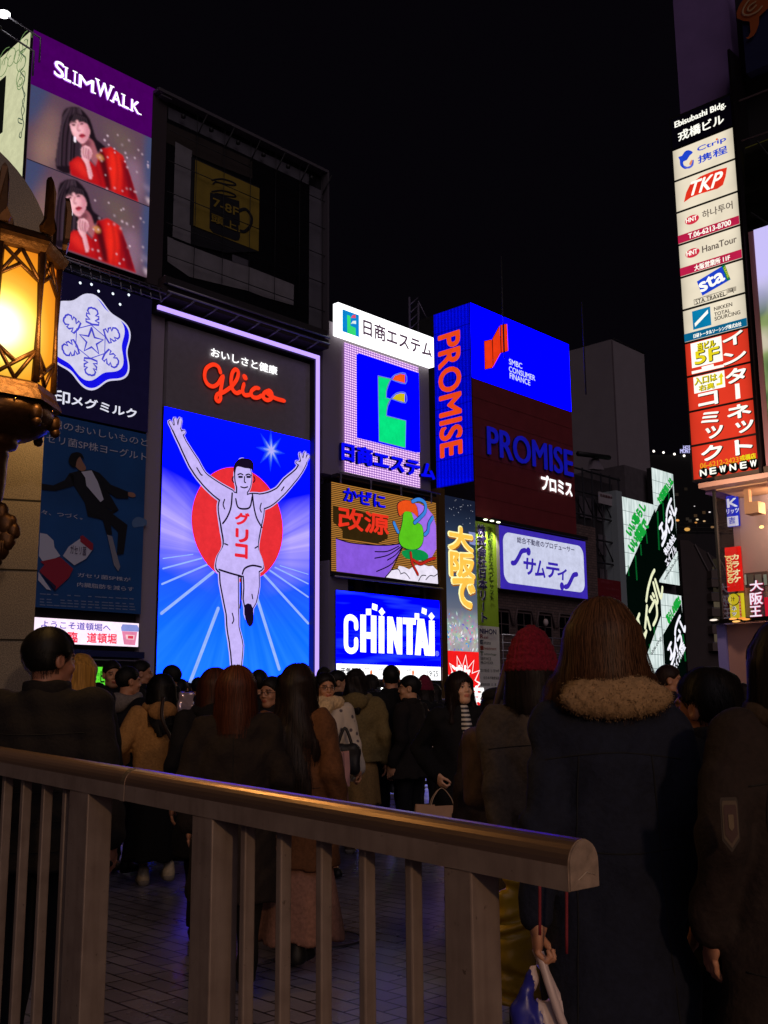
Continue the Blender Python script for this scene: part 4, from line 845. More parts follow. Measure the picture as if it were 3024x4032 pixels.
# manhole cover
pc = at_z(1275, 3700, 'S', 0); pe = at_z(1432, 3700, 'S', 0); rm = np.linalg.norm(pe - pc)
o = thing('manhole_cover', 'round patterned iron cover set in the paving behind the railing', 'manhole cover', (pc[0], pc[1], 0))
mm_, nt = nodes_mat('manhole_iron'); b = nt.nodes['Principled BSDF']; b.inputs['Base Color'].default_value = (.075, .07, .075, 1); b.inputs['Metallic'].default_value = .7; b.inputs['Roughness'].default_value = .42
tc = nt.nodes.new('ShaderNodeTexCoord'); vo = nt.nodes.new('ShaderNodeTexVoronoi'); vo.inputs['Scale'].default_value = 22; nt.links.new(tc.outputs['Object'], vo.inputs[0]); bp = nt.nodes.new('ShaderNodeBump'); bp.inputs['Strength'].default_value = .8; bp.inputs['Distance'].default_value = .01; nt.links.new(vo.outputs[0], bp.inputs['Height']); nt.links.new(bp.outputs[0], b.inputs['Normal'])
mb = MB(); mb.lathe([(rm * .90, .001), (rm * .90, .007), (rm * .86, .009), (.001, .009)], (0, 0, 0), mm_, 40, False); mb.build('lid', o)
mb = MB(); mb.lathe([(rm, .001), (rm, .012), (rm * .93, .012), (rm * .92, .001)], (0, 0, 0), P('iron_ring', '#6a6468', .35, .8), 40, False); mb.build('ring', o)

PW = PF.off(-17)
o = thing('stone_parapet', 'low brown stone parapet at the far end of the bridge behind the crowd', 'parapet', tuple(PW.Y * PW.d + PW.X * 38), PW.a)
mb = MB(); mb.box(-26, 26, 0, .5, 0, 1.28, P('parapet_stone', '#6e5a54', .8, 0, .15, 2, .1)); mb.build('wall', o)
mb = MB(); mb.box(-26.1, 26.1, -.06, .56, 1.283, 1.42, P('parapet_cap', '#7d6a62', .75, 0, .12, 2)); mb.build('coping', o)
# ---- buildings of the canal front (plane coordinates: u along the row, depth behind it)
def building(name, label, u0, u1, z1, y0, y1, m, cat='building', plane=PF):
    loc = plane.Y * plane.d + plane.X * (u0 + u1) / 2; loc[2] = 0
    o = thing(name, label, cat, loc, plane.a); w = (u1 - u0) / 2
    mb = MB(); mb.box(-w, w, y0, y1, 0, z1, m); mb.build('wall', o); return o, w
def windows(o, xs, zs, w, h, y, glass, frame, t=.08, mull=True):
    for x in xs:
        for z in zs:
            mb = MB(); mb.box(x - w / 2 - t, x + w / 2 + t, y - .07, y + .02, z - t, z, frame); mb.box(x - w / 2 - t, x + w / 2 + t, y - .07, y + .02, z + h, z + h + t, frame)
            mb.box(x - w / 2 - t, x - w / 2, y - .07, y + .02, z, z + h, frame); mb.box(x + w / 2, x + w / 2 + t, y - .07, y + .02, z, z + h, frame)
            if mull: mb.box(x - .03, x + .03, y - .05, y + .02, z, z + h, frame); mb.box(x - w / 2, x - .03, y - .05, y + .02, z + h * .45, z + h * .45 + .05, frame); mb.box(x + .03, x + w / 2, y - .05, y + .02, z + h * .45, z + h * .45 + .05, frame)
            f = mb.build('window', o); g = MB(); g.add([(x - w / 2, y - .03, z), (x + w / 2, y - .03, z), (x + w / 2, y - .03, z + h), (x - w / 2, y - .03, z + h)], [(0, 1, 2, 3)], glass); g.build('pane', f)
conc = P('dim_concrete', '#5d5559', .85, 0, .15, 1.5); conc2 = P('dim_concrete_dark', '#3a3539', .85, 0, .15, 1.5)
glassd = P('dark_window_glass', '#06070a', .15)
o, w = building('signboard_building', 'dark building carrying the corner video billboard and the snow crystal sign', slimU0 - .05, 29.8, 23.4, .65, 12, conc2)
o, w = building('tall_dark_building', 'dark building behind the running athlete screen and the unlit billboard', 29.9, 42.3, 34, 1.25, 14, conc2)
o, w = building('recessed_building', 'narrow dark building set back between the athlete screen and the estate tower', 42.3, 43.6, 24, 2.5, 12, conc)
o, w = building('window_strip_building', 'grey building with a strip of dark windows behind the stack of four signs', 42.6, 52.9, 24.5, 1.4, 13, conc)
zw = PF.uv(700, 1090, 'c9')[1]
zb = PF.uv(1500, 2310)[1]
windows(o, [-2.9, 1.6], [zb - .35], 2.3, 1.5, 1.4, glassd, conc2); windows(o, [-.4, 4.1], [zb - .25], .9, 1.1, 1.4, glassd, conc2, mull=False)
mb = MB(); mb.box(-w, -w + 1.6, .1, 1.4, 0, 10, P('pale_flank_wall', '#7d757c', .8)); mb.build('flank_wall', o)
mb = MB()
for k, x in enumerate((-4.6, -4.2, 4.7)): mb.tube([(x, 1.25, 0), (x, 1.25, 22 - 3 * k)], .09, PIPE, 6)
mb.build('drain_pipe', o)
for x, z in ((-2.0, zb - 2.2), (.8, zb - 2.2), (2.9, zb - .1), (-4.0, 12.5)):
    mb = MB(); mb.box(x, x + .9, .85, 1.38, z, z + .7, P('ac_casing', '#8a8488', .6)); mb.lathe([(.28, 0), (.28, .03), (.001, .03)], (x + .45, .83, z + .35), BLACK, 14, False); mb.build('air_conditioner', o)
# two lattice masts on the estate tower roof
q0 = PF.uv(1100, 470, 'c7'); q1 = PF.uv(1080, 90, 'c7')
o = thing('lattice_mast', 'small steel lattice mast on the roof behind the white topped sign', 'mast', tuple(PF.Y * (PF.d + 5) + PF.X * (q0[0] + 5.2)), PF.a); zl_, zh_ = q0[1] * 1.1 - 1, q1[1] * 1.1
mb = MB()
for x in (-.5, .5): mb.tube([(x, 0, 0), (x, 0, zh_ - (x > 0) * .2)], .09, P('mast_steel', '#6a6278', .5, .4))
for k in range(6): z = zl_ + (zh_ - zl_) * k / 6; mb.tube([(-.5, 0, z), (.5, 0, z + .9)], .05, P('mast_steel', '#6a6278', .5, .4), 4)
mb.tube([(.5, 0, zh_), (2.0, 0, zl_ + 2)], .05, P('mast_steel', '#6a6278', .5, .4), 4); mb.build('lattice', o)
# thin aerials
for x, y0, y1, d in ((1980, 1230, 1010, 62), (2300, 1390, 1190, 70)):
    a = at_y(x, y0, 'S', d); b_ = at_y(x, y1, 'S', d); o = thing('aerial', 'thin aerial pole on the roof ' + ('above the blue corner sign' if x < 2100 else 'between the corner sign and the pale tower'), 'aerial', (a[0], a[1], a[2] - 3)); mb = MB(); mb.tube([(0, 0, 0), (0, 0, b_[2] - a[2] + 3)], .05, DARK); mb.build('pole', o)

# ---- brick building under the property sign
u0 = PF.uv(630, 1700, 'c10')[0]; 
brm, nt = nodes_mat('old_brick'); b = nt.nodes['Principled BSDF']; tc = nt.nodes.new('ShaderNodeTexCoord'); bk = nt.nodes.new('ShaderNodeTexBrick'); bk.inputs['Scale'].default_value = 1; bk.inputs['Brick Width'].default_value = .5; bk.inputs['Row Height'].default_value = .2; bk.inputs['Mortar Size'].default_value = .02
mpn = nt.nodes.new('ShaderNodeMapping'); mpn.inputs['Rotation'].default_value = (math.radians(90), 0, 0); nt.links.new(tc.outputs['Object'], mpn.inputs[0]); nt.links.new(mpn.outputs[0], bk.inputs[0])
bk.inputs['Color1'].default_value = (.13, .085, .075, 1); bk.inputs['Color2'].default_value = (.2, .13, .115, 1); bk.inputs['Mortar'].default_value = (.06, .045, .045, 1); nt.links.new(bk.outputs[0], b.inputs['Base Color']); b.inputs['Roughness'].default_value = .85
z1 = PF.uv(2000, 2230)[1]
o, w = building('brick_building', 'old brick building with tall arched sash windows under the white property sign', u0, u0 + 14, PF.uv(180, 930, 'c11')[1] + 6, .6, 12, brm)
ucen = u0 + 7
trim = P('stone_trim', '#6b5a58', .8)
for k, (x0, x1, yt, yb) in enumerate(((190, 360, 1172, 1432), (440, 602, 1192, 1446), (672, 822, 1215, 1462), (900, 1040, 1235, 1480))):
    a = PF.uv(x0, yt, 'c11'); b2_ = PF.uv(x1, yb, 'c11'); xc = (a[0] + b2_[0]) / 2 - ucen; ww_ = b2_[0] - a[0]
    windows(o, [xc], [b2_[1]], ww_, a[1] - b2_[1], .6, glassd, trim)
    mb = MB(); h = a[1] - b2_[1]; zt = b2_[1] + h
    mb.tube([(xc - ww_ * .72, .5, zt - .9), (xc - ww_ * .5, .5, zt + .25), (xc + ww_ * .5, .5, zt + .25), (xc + ww_ * .72, .5, zt - .9)], .09, trim, 5); mb.build('window_hood', o)
lq = PF.uv(700, 1300, 'c11'); mb = MB(); mb.ball((lq[0] - ucen, .1, lq[1]), .2, P('wall_lamp_glass', '#d8c8c0', .3), 10, (1, 1, 1.4)); mb.tube([(lq[0] - ucen, .1, lq[1] - .3), (lq[0] - ucen, .6, lq[1] - .5)], .04, BLACK); mb.build('wall_lamp', o)
bz = PF.uv(400, 1450, 'c11')[1]; mb = MB()
for k in range(5): mb.tube([(-w, -.3, bz - .55 * k), (w, -.3, bz - .55 * k)], .035, P('balcony_rail', '#a09aa6', .4, .5), 5)
for k in range(10): mb.tube([(-w + .1 + k * 1.5, -.3, bz - 2.6), (-w + .1 + k * 1.5, -.3, bz)], .03, P('balcony_rail', '#a09aa6', .4, .5), 5)
mb.box(-w, w, -.35, .6, bz - 3.1, bz - 2.65, conc2); mb.build('balcony', o)

# ---- scaffolded building with a small notice, the dim red hoarding, the pale tower
PB = PF.off(10)
a = PB.uv(150, 1330, 'c12'); b2_ = PB.uv(560, 2000, 'c12')
o, w = building('framed_building', 'dark building with exposed steel frames beside the blue corner sign', a[0] - 3, b2_[0], a[1] - 1.5, .5, 9, conc2, plane=PB)
ucen = (a[0] - 3 + b2_[0]) / 2; mb = MB(); stl = P('frame_beam', '#2b2a30', .6, .3); zz0 = 0; zz1 = a[1]
for k in range(7): x = -w + .3 + k * (2 * w - .6) / 6; mb.tube([(x, -.4, 0), (x, -.4, zz1 - 1)], .1, stl, 5)
for k in range(9): z = zz1 - 1.2 - k * 2.2; mb.tube([(-w, -.4, z), (w, -.4, z)], .1, stl, 5)
for k in range(12): x = -w + (k % 6) * w / 3; z = zz1 - 3.4 - (k // 6) * 4.4; mb.tube([(x, -.4, z), (x + w / 3, -.4, z - 2.2)], .07, stl, 5)
mb.build('steel_frame', o)
pq = [PB.uv(x, y, 'c12') for x, y in ((290, 1440), (320, 1290), (400, 1450))]; mb = MB(); V = [(q[0] - ucen, -.3, q[1]) for q in pq] + [(q[0] - ucen, .3, q[1]) for q in pq]; mb.add(V, [(0, 2, 1), (3, 4, 5), (0, 1, 4, 3), (1, 2, 5, 4), (2, 0, 3, 5)], P('roof_sheet', '#8a8088', .7)); mb.build('gable', o)
mb = MB(); g0 = PB.uv(140, 1330, 'c12'); g1 = PB.uv(430, 1340, 'c12'); mb.tube([(g0[0] - ucen, -.5, g0[1] + .3), (g1[0] - ucen, -.5, g1[1])], .25, BLACK); mb.build('roof_beam', o)
for k in range(9):
    x = -w + .8 + (k % 3) * 3.1; z = zz1 - 5.6 - (k // 3) * 3.4
    mb = MB(); mb.add([(x, .3, z), (x + 2.1, .3, z), (x + 2.1, .3, z + 2.0), (x, .3, z + 2.0)], [(0, 1, 2, 3)], P('pale_blind', '#6d646c', .8)); mb.build('blind', o)
s = Sign('hoarding_notice', 'small white notice with dark red writing on the steel frames', 'notice', PB, 'c12', (325, 1656), (456, 1792)); s.root.location = Vector(s.root.location) - Vector(PB.Y * .6)
s.panel(P('notice_white', '#a8a0a4', .7), .1); s.text('広告募集中', 335, 1676, 448, 1728, P('notice_red', '#5a2024', .7), bold=.03); s.text('06-6213-4211', 338, 1742, 446, 1770, P('notice_red', '#5a2024', .7)); s.done()
s = Sign('red_hoarding', 'dim dark red hoarding with faint pale writing', 'sign', PF.off(4), 'c11', (1138, 800), (1522, 1240))
s.panel(P('hoarding_red', '#7a1420', .7), .3)
pk = P('hoarding_pink', '#a04a54', .7)
s.text('会員制の高級クラブ', 1282, 840, 1418, 890, pk); s.text('ご予約ご案内です', 1318, 915, 1480, 962, pk); s.text('Tel 06', 1385, 1000, 1480, 1030, pk); s.disc(1222, 1068, .5, pk, 'picture', 1); s.disc(1222, 1068, .42, P('hoarding_red', '#7a1420', .7), 'picture', 2); s.done()
mb = MB(); 
PT = PF.off(14)
a = PT.uv(487, 240, 'c12'); b2_ = PT.uv(795, 357, 'c12'); zt = (a[1] + b2_[1]) / 2
o, w = building('pale_tower', 'plain windowless pale tower block standing behind the blue corner sign', a[0], b2_[0], zt, 0, 16, P('pale_panel', '#8d8388', .8, 0, .05, .6))
o.location = PT.Y * PT.d + PT.X * (a[0] + b2_[0]) / 2
mb = MB(); mb.box(-w + .02, -w + .32, -.03, .0, 4, zt - .1, P('panel_edge', '#5e5258', .8)); mb.build('corner_joint', o)
mb = MB(); mb.tube([(-w + 1.4, .5, zt + .6), (w + 1.2, .5, zt + .5)], .06, DARK); mb.tube([(-w + 2, 2, zt + .6), (w + 1.2, .5, zt + .5)], .05, DARK)
for k in range(4): mb.tube([(-w + 1.4 + k * 1.6, .5, zt), (-w + 1.4 + k * 1.6, .5, zt + .6)], .05, DARK)
mb.build('roof_rail', o)
g0 = PT.uv(590, 1545, 'c12'); g1 = PT.uv(690, 1600, 'c12'); mb = MB(); uc_ = (a[0] + b2_[0]) / 2; mb.add([(g0[0] - uc_, -.03, g1[1]), (g1[0] - uc_, -.03, g1[1]), (g1[0] - uc_, -.03, g0[1]), (g0[0] - uc_, -.03, g0[1])], [(0, 1, 2, 3)], P('faint_sign', '#64404a', .8)); mb.build('faint_notice', o)

# ---- the green and white rental company boards
PA = PF.off(9)
m, nt = nodes_mat('backlit_white'); nt.nodes.clear(); ou = nt.nodes.new('ShaderNodeOutputMaterial'); e = nt.nodes.new('ShaderNodeEmission'); tc = nt.nodes.new('ShaderNodeTexCoord')
mp = nt.nodes.new('ShaderNodeMapping'); mp.inputs['Scale'].default_value = (2.2, 1, .25); nt.links.new(tc.outputs['Object'], mp.inputs[0]); no = nt.nodes.new('ShaderNodeTexNoise'); no.inputs['Scale'].default_value = 1.5; no.inputs['Detail'].default_value = 4; nt.links.new(mp.outputs[0], no.inputs[0])
rp = nt.nodes.new('ShaderNodeValToRGB'); nt.links.new(no.outputs[0], rp.inputs[0]); rp.color_ramp.elements[0].position = .3; rp.color_ramp.elements[0].color = (.42, .52, .50, 1); rp.color_ramp.elements[1].position = .62; rp.color_ramp.elements[1].color = (.82, .92, .90, 1)
nt.links.new(rp.outputs[0], e.inputs[0]); nt.links.new(e.outputs[0], ou.inputs[0]); m.cycles.emission_sampling = 'FRONT'; backw = m
blk = E('#02100a', .5); seam = E('#7a8c8c', .6); grn = E('#18a83c', 1); gbl = E('#0c7a34', .9); crm = E('#eef2c8', 1.05); wht = E('#f4f4ff', 1.1)
def led_col(s, pts, wpx):
    (x0, y0), (x1, y1) = pts; n = max(4, int(abs(y1 - y0) / 9))
    for k in range(n):
        t = k / n; q = s.q(x0 + (x1 - x0) * t, y0 + (y1 - y0) * t); w_ = s.px(wpx, x0, y0) * .55; hh = s.px(5, x0, y0)
        s.quad(q[0] - w_, q[0] + w_, q[1] - hh / 2, q[1] + hh / 2, gbl, 'green_lines', 3)
def seams(s, n, part='panel'):
    for k in range(1, n): s.quad(-s.w / 2, s.w / 2, s.h * k / n, s.h * k / n + .05, seam, part, 1)
s = Sign('rental_board', 'largest green and white rental board with big cream slanted characters', 'billboard', PA, 'c13', (105, 456), (512, 2190))
s.panel(backw, .6, 'panel', DARK); seams(s, 13)
clampx = lambda p: (max(-s.w / 2, min(s.w / 2, p[0])), max(.0, min(s.h, p[1])))
s.upoly([clampx(p) for p in [s.q(95, 1190), s.q(445, 575), s.q(480, 1350), s.q(500, 1560), s.q(330, 1960), s.q(180, 2190), s.q(100, 2190)]], blk, 'dark_field', 2)
s.text3('いい暮らし', (195, 835), (338, 565), (140, 770), grn, 'green_lettering', 3, bold=.085); s.text3('いい部屋で', (218, 985), (362, 735), (160, 905), grn, 'green_lettering', 3, bold=.085)
for p, wd in ((((235, 1010), (250, 1240)), 22), (((283, 905), (290, 1010)), 22), (((335, 800), (345, 900)), 20), (((440, 600), (455, 960)), 24), (((168, 1100), (175, 1200)), 18)): led_col(s, p, wd)
for t_, O, X, T in (('エ', (565, 1400), (560, 1000), (400, 1120)), ): pass
for pts in ([(722, 190), (680, 270), (640, 400), (612, 520), (588, 690)], [(590, 1180), (570, 1260), (545, 1340), (535, 1420)], [(735, 345), (770, 460), (810, 600), (835, 640), (852, 470)], [(705, 395), (745, 560), (775, 690), (750, 745)],
            [(640, 860), (690, 760), (735, 680), (760, 800), (765, 920), (740, 1010), (705, 1080)], [(665, 625), (690, 665)], [(695, 575), (718, 615)], [(600, 770), (590, 900), (580, 1010), (570, 1130)], [(605, 960), (630, 1060), (655, 1150)], [(475, 905), (440, 1000), (420, 1050)], [(450, 970), (490, 1130), (540, 1250)], [(590, 1190), (545, 1270), (500, 1350)]):
    s.stroke(pts, 60, crm, 'big_lettering', 4, 'c18', sm=3)
s.text3('able.co.jp', (690, 1590), (850, 1310), (660, 1530), E('#20262c', .6), 'web_lettering', 3, 'c18', bold=.02); led_col(s, ((405, 1640), (420, 1800)), 22); led_col(s, ((365, 1830), (372, 1920)), 18)
s.done()
s = Sign('upper_rental_board', 'upper narrow rental board with green slanted writing at its top', 'billboard', PA.off(2), 'c13', (388, 190), (650, 1283))
s.panel(backw, .6, 'panel', DARK); seams(s, 9)
s.upoly([(max(-s.w / 2, min(s.w / 2, p[0])), p[1]) for p in [s.q(380, 620), s.q(450, 545), s.q(582, 360), s.q(640, 960), s.q(455, 1240), s.q(400, 1230)]], blk, 'dark_field', 2)
s.text3('お部屋探しは', (470, 530), (590, 330), (430, 480), grn, 'green_lettering', 3, bold=.085)
for p, wd in ((((545, 430), (545, 560)), 20), (((490, 520), (500, 700)), 20), (((440, 600), (455, 960)), 24)): led_col(s, p, wd)
for pts in ([(738, 670), (700, 760), (665, 880), (655, 980)], [(650, 1290), (625, 1390), (575, 1510)], [(735, 800), (770, 900), (800, 960), (830, 850)], [(690, 1080), (735, 990), (765, 1090), (740, 1220)], [(655, 1030), (650, 1200), (655, 1270)], [(665, 1150), (705, 1270)], [(575, 1110), (525, 1200)], [(550, 1160), (590, 1290), (580, 1370)], [(640, 1250), (575, 1380)], [(715, 900), (740, 940)]):
    s.stroke(pts, 60, wht, 'big_lettering', 4, 'c19', sm=3)
s.text3('株式会社', (520, 1010), (610, 850), (490, 960), wht, 'small_lettering', 4, bold=.05); s.text3('エイブル', (530, 1110), (620, 960), (500, 1050), wht, 'small_lettering', 4, bold=.04)
s.text3('www.able.co.jp', (512, 1245), (640, 1030), (495, 1215), E('#20262c', .6), 'web_lettering', 3, bold=.02); s.done()
s = Sign('lower_rental_board', 'lower of the two narrow rental boards with white slanted characters on black', 'billboard', PA.off(2), 'c13', (470, 1350), (712, 2170))
s.panel(backw, .6, 'panel', DARK); seams(s, 7)
s.upoly([(max(-s.w / 2, min(s.w / 2, p[0])), max(0, min(s.h, p[1]))) for p in [s.q(480, 1740), s.q(660, 1450), s.q(710, 1600), s.q(715, 2170), s.q(470, 2170)]], blk, 'dark_field', 2)
s.text3('暮らしの部屋は', (545, 1640), (660, 1440), (515, 1570), grn, 'green_lettering', 3, bold=.085)
for pts in ([(1140, 935), (1095, 1040), (1065, 1150), (1060, 1245)], [(1060, 1540), (1030, 1650), (990, 1760)], [(1140, 1030), (1190, 1140), (1215, 1190), (1222, 1110)], [(1100, 1330), (1145, 1250), (1165, 1360), (1135, 1470)], [(1065, 1290), (1060, 1430), (1045, 1520)], [(1070, 1390), (1100, 1510)], [(995, 1370), (945, 1480)], [(965, 1430), (1000, 1540), (990, 1620)], [(1050, 1520), (985, 1640)], [(1120, 1170), (1140, 1200)]):
    s.stroke(pts, 52, wht, 'big_lettering', 4, 'c18', sm=3)
s.text3('エイブル保証', (608, 2080), (700, 1860), (580, 2020), wht, 'small_lettering', 4, bold=.05)
for p, wd in ((((675, 1740), (700, 1990)), 26), (((645, 1900), (650, 2000)), 20)): led_col(s, p, wd)
s.done()
a = PA.uv(100, 420, 'c13'); b2_ = PA.uv(660, 300, 'c13')
xs_ = PA.uv(392, 200, 'c13')[0]; zt2 = PA.uv(520, 160, 'c13')[1]; zt1 = PA.uv(105, 470, 'c13')[1]
o, w = building('rental_board_building', 'dark corner building carrying the green and white rental boards', a[0] - 1, b2_[0] + 3.5, zt1, 3.2, 4.8, conc, plane=PA)
mb = MB(); mb.box(xs_ - (a[0] - 1 + b2_[0] + 3.5) / 2, w - .01, 3.25, 13, 0, zt2, conc); mb.build('upper_wall', o)
mb = MB(); x = PA.uv(100, 460, 'c13'); mb.box(-w, -w + 1.1, -.1, 3.2, 0, x[1] + .5, P('pale_edge_column', '#9aa6a8', .7)); mb.build('edge_column', o)

# ---- background: hotel far away and the mid-distance block with balconies
PH = Plane(0, 320)
a = PH.uv(845, 1270, 'c12'); 
x0, zt = PH.uv(760, 1262, 'c12'); x1 = PH.uv(1400, 1370, 'c12')[0]
m = P('night_tower', '#0b0a0c', .9)
o = thing('hotel_tower', 'far dark hotel tower with a row of white lights along its roof', 'hotel', (0, 320, 0)); xc = (x0 + x1) / 2; o.location = (xc, 320, 0); w = (x1 - x0) / 2
mb = MB(); mb.box(-w, w, 0, 25, 0, zt - 1.5, m); mb.build('wall', o)
for x, y in ((882, 1276), (973, 1288), (1075, 1303), (1165, 1318), (1266, 1331)):
    q = PH.uv(x, y, 'c12'); mb = MB(); mb.ball((q[0] - xc, -.6, q[1]), .38, E('#fff4e8', 2.2), 8); mb.tube([(q[0] - xc, -.6, q[1] - .3), (q[0] - xc, 1, zt - 2)], .08, DARK, 4); mb.build('roof_light', o)
mb = MB()
for t_, bx in (('HOTEL', (1155, 1224, 1252, 1258)), ('MONTEREY', (1127, 1256, 1290, 1296))):
    v, f = glyphs(t_); lo = v[:, :2].min(0); hi = v[:, :2].max(0); p0 = PH.uv(bx[0], bx[3], 'c12'); p1 = PH.uv(bx[2], bx[1], 'c12')
    for d in (0, .12): mb.add([(p0[0] - xc + d + (p1[0] - p0[0]) * (a_[0] - lo[0]) / (hi[0] - lo[0]), -.8 - d * .1, p0[1] + (p1[1] - p0[1]) * (a_[1] - lo[1]) / (hi[1] - lo[1])) for a_ in v], f, E('#c8c4ff', 1.1))
mb.build('name_lettering', o)
for k in range(46):
    x = random.uniform(-w + 2, w - 2); z = random.uniform(zt * .25, zt - 6); mb = MB(); mb.add([(x, -.1, z), (x + 1, -.1, z), (x + 1, -.1, z + .9), (x, -.1, z + .9)], [(0, 1, 2, 3)], E(random.choice(['#6a5038', '#3a3028', '#4a4038']), .35)); mb.build('window', o)
PM = Plane(18, 140)
a = PM.uv(730, 865, 'c13'); b2_ = PM.uv(1120, 1110, 'c13')
o = thing('balcony_block', 'dark apartment block with balconies and a sloping roof beside the glass shop', 'building', tuple(PM.Y * PM.d + PM.X * (a[0] + b2_[0]) / 2), PM.a); o.location[2] = 0
w = (b2_[0] - a[0]) / 2; z1 = a[1]; zc_ = b2_[1]; w2 = w + 14
mb = MB(); V = [(-w - 1.5, 0, 0), (w2, 0, 0), (w2, 0, zc_), (w * .95, 0, zc_), (-w, 0, z1), (-w - 1.5, 0, z1)]; n = len(V); mb.add(V + [(x, 18, z) for x, y, z in V], [tuple(range(n)), tuple(range(2 * n - 1, n - 1, -1))] + [(i, n + i, n + (i + 1) % n, (i + 1) % n) for i in range(n)], P('block_wall', '#453a38', .85, 0, .1, .5)); mb.build('wall', o)
uc_ = (a[0] + b2_[0]) / 2
for k, (x0, y0, x1, y1) in enumerate(((905, 1125, 1080, 1210), (905, 1235, 1080, 1290), (905, 1320, 1080, 1420), (910, 1460, 1080, 1560), (912, 1620, 1080, 1720), (915, 1780, 1080, 1880))):
    p0 = PM.uv(x0, y1, 'c13'); p1 = PM.uv(x1, y0, 'c13'); X0 = p0[0] - uc_; X1 = X0 + 14
    mb = MB(); mb.box(X0, X1, -1.2, .0, p0[1] - .2, p0[1] + 1.0, P('balcony_front', '#6e5f58', .8)); mb.box(X0, X1, -1.25, -1.1, p0[1] + 1.05, p0[1] + 1.15, PIPE); bo = mb.build('balcony', o)
    for j in range(4): mb = MB(); xx = X0 + 1.2 + j * 3.0; mb.add([(xx, -.02, p0[1] + .6), (xx + 1.1, -.02, p0[1] + .6), (xx + 1.1, -.02, p0[1] + 3.0), (xx, -.02, p0[1] + 3.0)], [(0, 1, 2, 3)], E('#8a7a62', .30 if (j + k) % 2 else .08)); mb.build('window', o)
for k in range(3): x = -w + 1 + k * 2.2; mb = MB(); mb.tube([(x, -.2, z1 - .6 - k * 1.2), (x + 3.6, -.2, z1 - 7.5 - k * 1.2)], .12, P('roof_bar', '#6a605e', .6)); mb.build('roof_bar', o)
PG = Plane(8, 210)
a = PG.uv(600, 760, 'c13'); b2_ = PG.uv(1000, 880, 'c13')
o = thing('roof_deck_building', 'dark flat roofed building with lit roof lamps below the far hotel', 'building', tuple(PG.Y * PG.d + PG.X * (a[0] + b2_[0]) / 2), PG.a); o.location[2] = 0; w = (b2_[0] - a[0]) / 2; uc_ = (a[0] + b2_[0]) / 2
mb = MB(); mb.box(-w - 4, w + 8, 0, 20, 0, a[1] - 1, P('roof_deck_wall', '#262023', .85)); mb.build('wall', o)
mb = MB()
for k in range(3): mb.tube([(-w - 4, -.1, a[1] - .5 + k * .9), (w + 8, -.1, a[1] - .5 + k * .9)], .1, DARK, 4)
for k in range(9): mb.tube([(-w - 3 + 4 * k, -.1, a[1] - 1), (-w - 3 + 4 * k, -.1, a[1] + 1.5)], .1, DARK, 4)
mb.build('roof_railing', o)
for x, y, r, hcol in ((622, 682, .35, '#f0a860'), (712, 766, .55, '#d8a050'), (805, 675, .25, '#f0d8b0'), (920, 606, .22, '#e8e0e0'), (793, 703, .25, '#c08040'), (870, 690, .25, '#d0a878'), (780, 552, .15, '#c8c0c0'), (945, 745, .35, '#806040')):
    q = PG.uv(x, y, 'c13'); mb = MB(); mb.ball((q[0] - uc_, -.4, q[1]), r, E(hcol, 1.1), 8, (1.2, 1, .7)); mb.build('roof_lamp', o)

# ================================================================== the corner shop building on the right
glass, nt = nodes_mat('shop_glass'); nt.nodes.clear(); ou = nt.nodes.new('ShaderNodeOutputMaterial'); tr = nt.nodes.new('ShaderNodeBsdfTransparent'); gl = nt.nodes.new('ShaderNodeBsdfGlossy'); mx = nt.nodes.new('ShaderNodeMixShader'); fr = nt.nodes.new('ShaderNodeFresnel')
tr.inputs[0].default_value = (.9, .88, .9, 1); gl.inputs['Roughness'].default_value = .02; fr.inputs[0].default_value = 1.5; mx.inputs[0].default_value = .07; nt.links.new(tr.outputs[0], mx.inputs[1]); nt.links.new(gl.outputs[0], mx.inputs[2]); nt.links.new(mx.outputs[0], ou.inputs[0])
s = Sign('directory_sign', 'tall lit directory sign of stacked cream and red company panels on the building corner', 'sign', PR, 'c14', (100, 1150), (700, 920))
bR = PR.uv(985, 1835, 'c16'); tL = PR.uv(190, 258, 'c15'); resign(s, tL[0], PR.uv(866, 1700, 'c15')[0], bR[1], tL[1])
s.mb('case').box(-s.w / 2 - .06, s.w / 2 + .06, .02, .7, -.05, s.h + .05, BLACK); s.mb('case').box(s.w / 2 + .06, s.w / 2 + .14, -.1, .9, -.2, s.h + 1.5, P('case_rail', '#241c20', .35, .6))
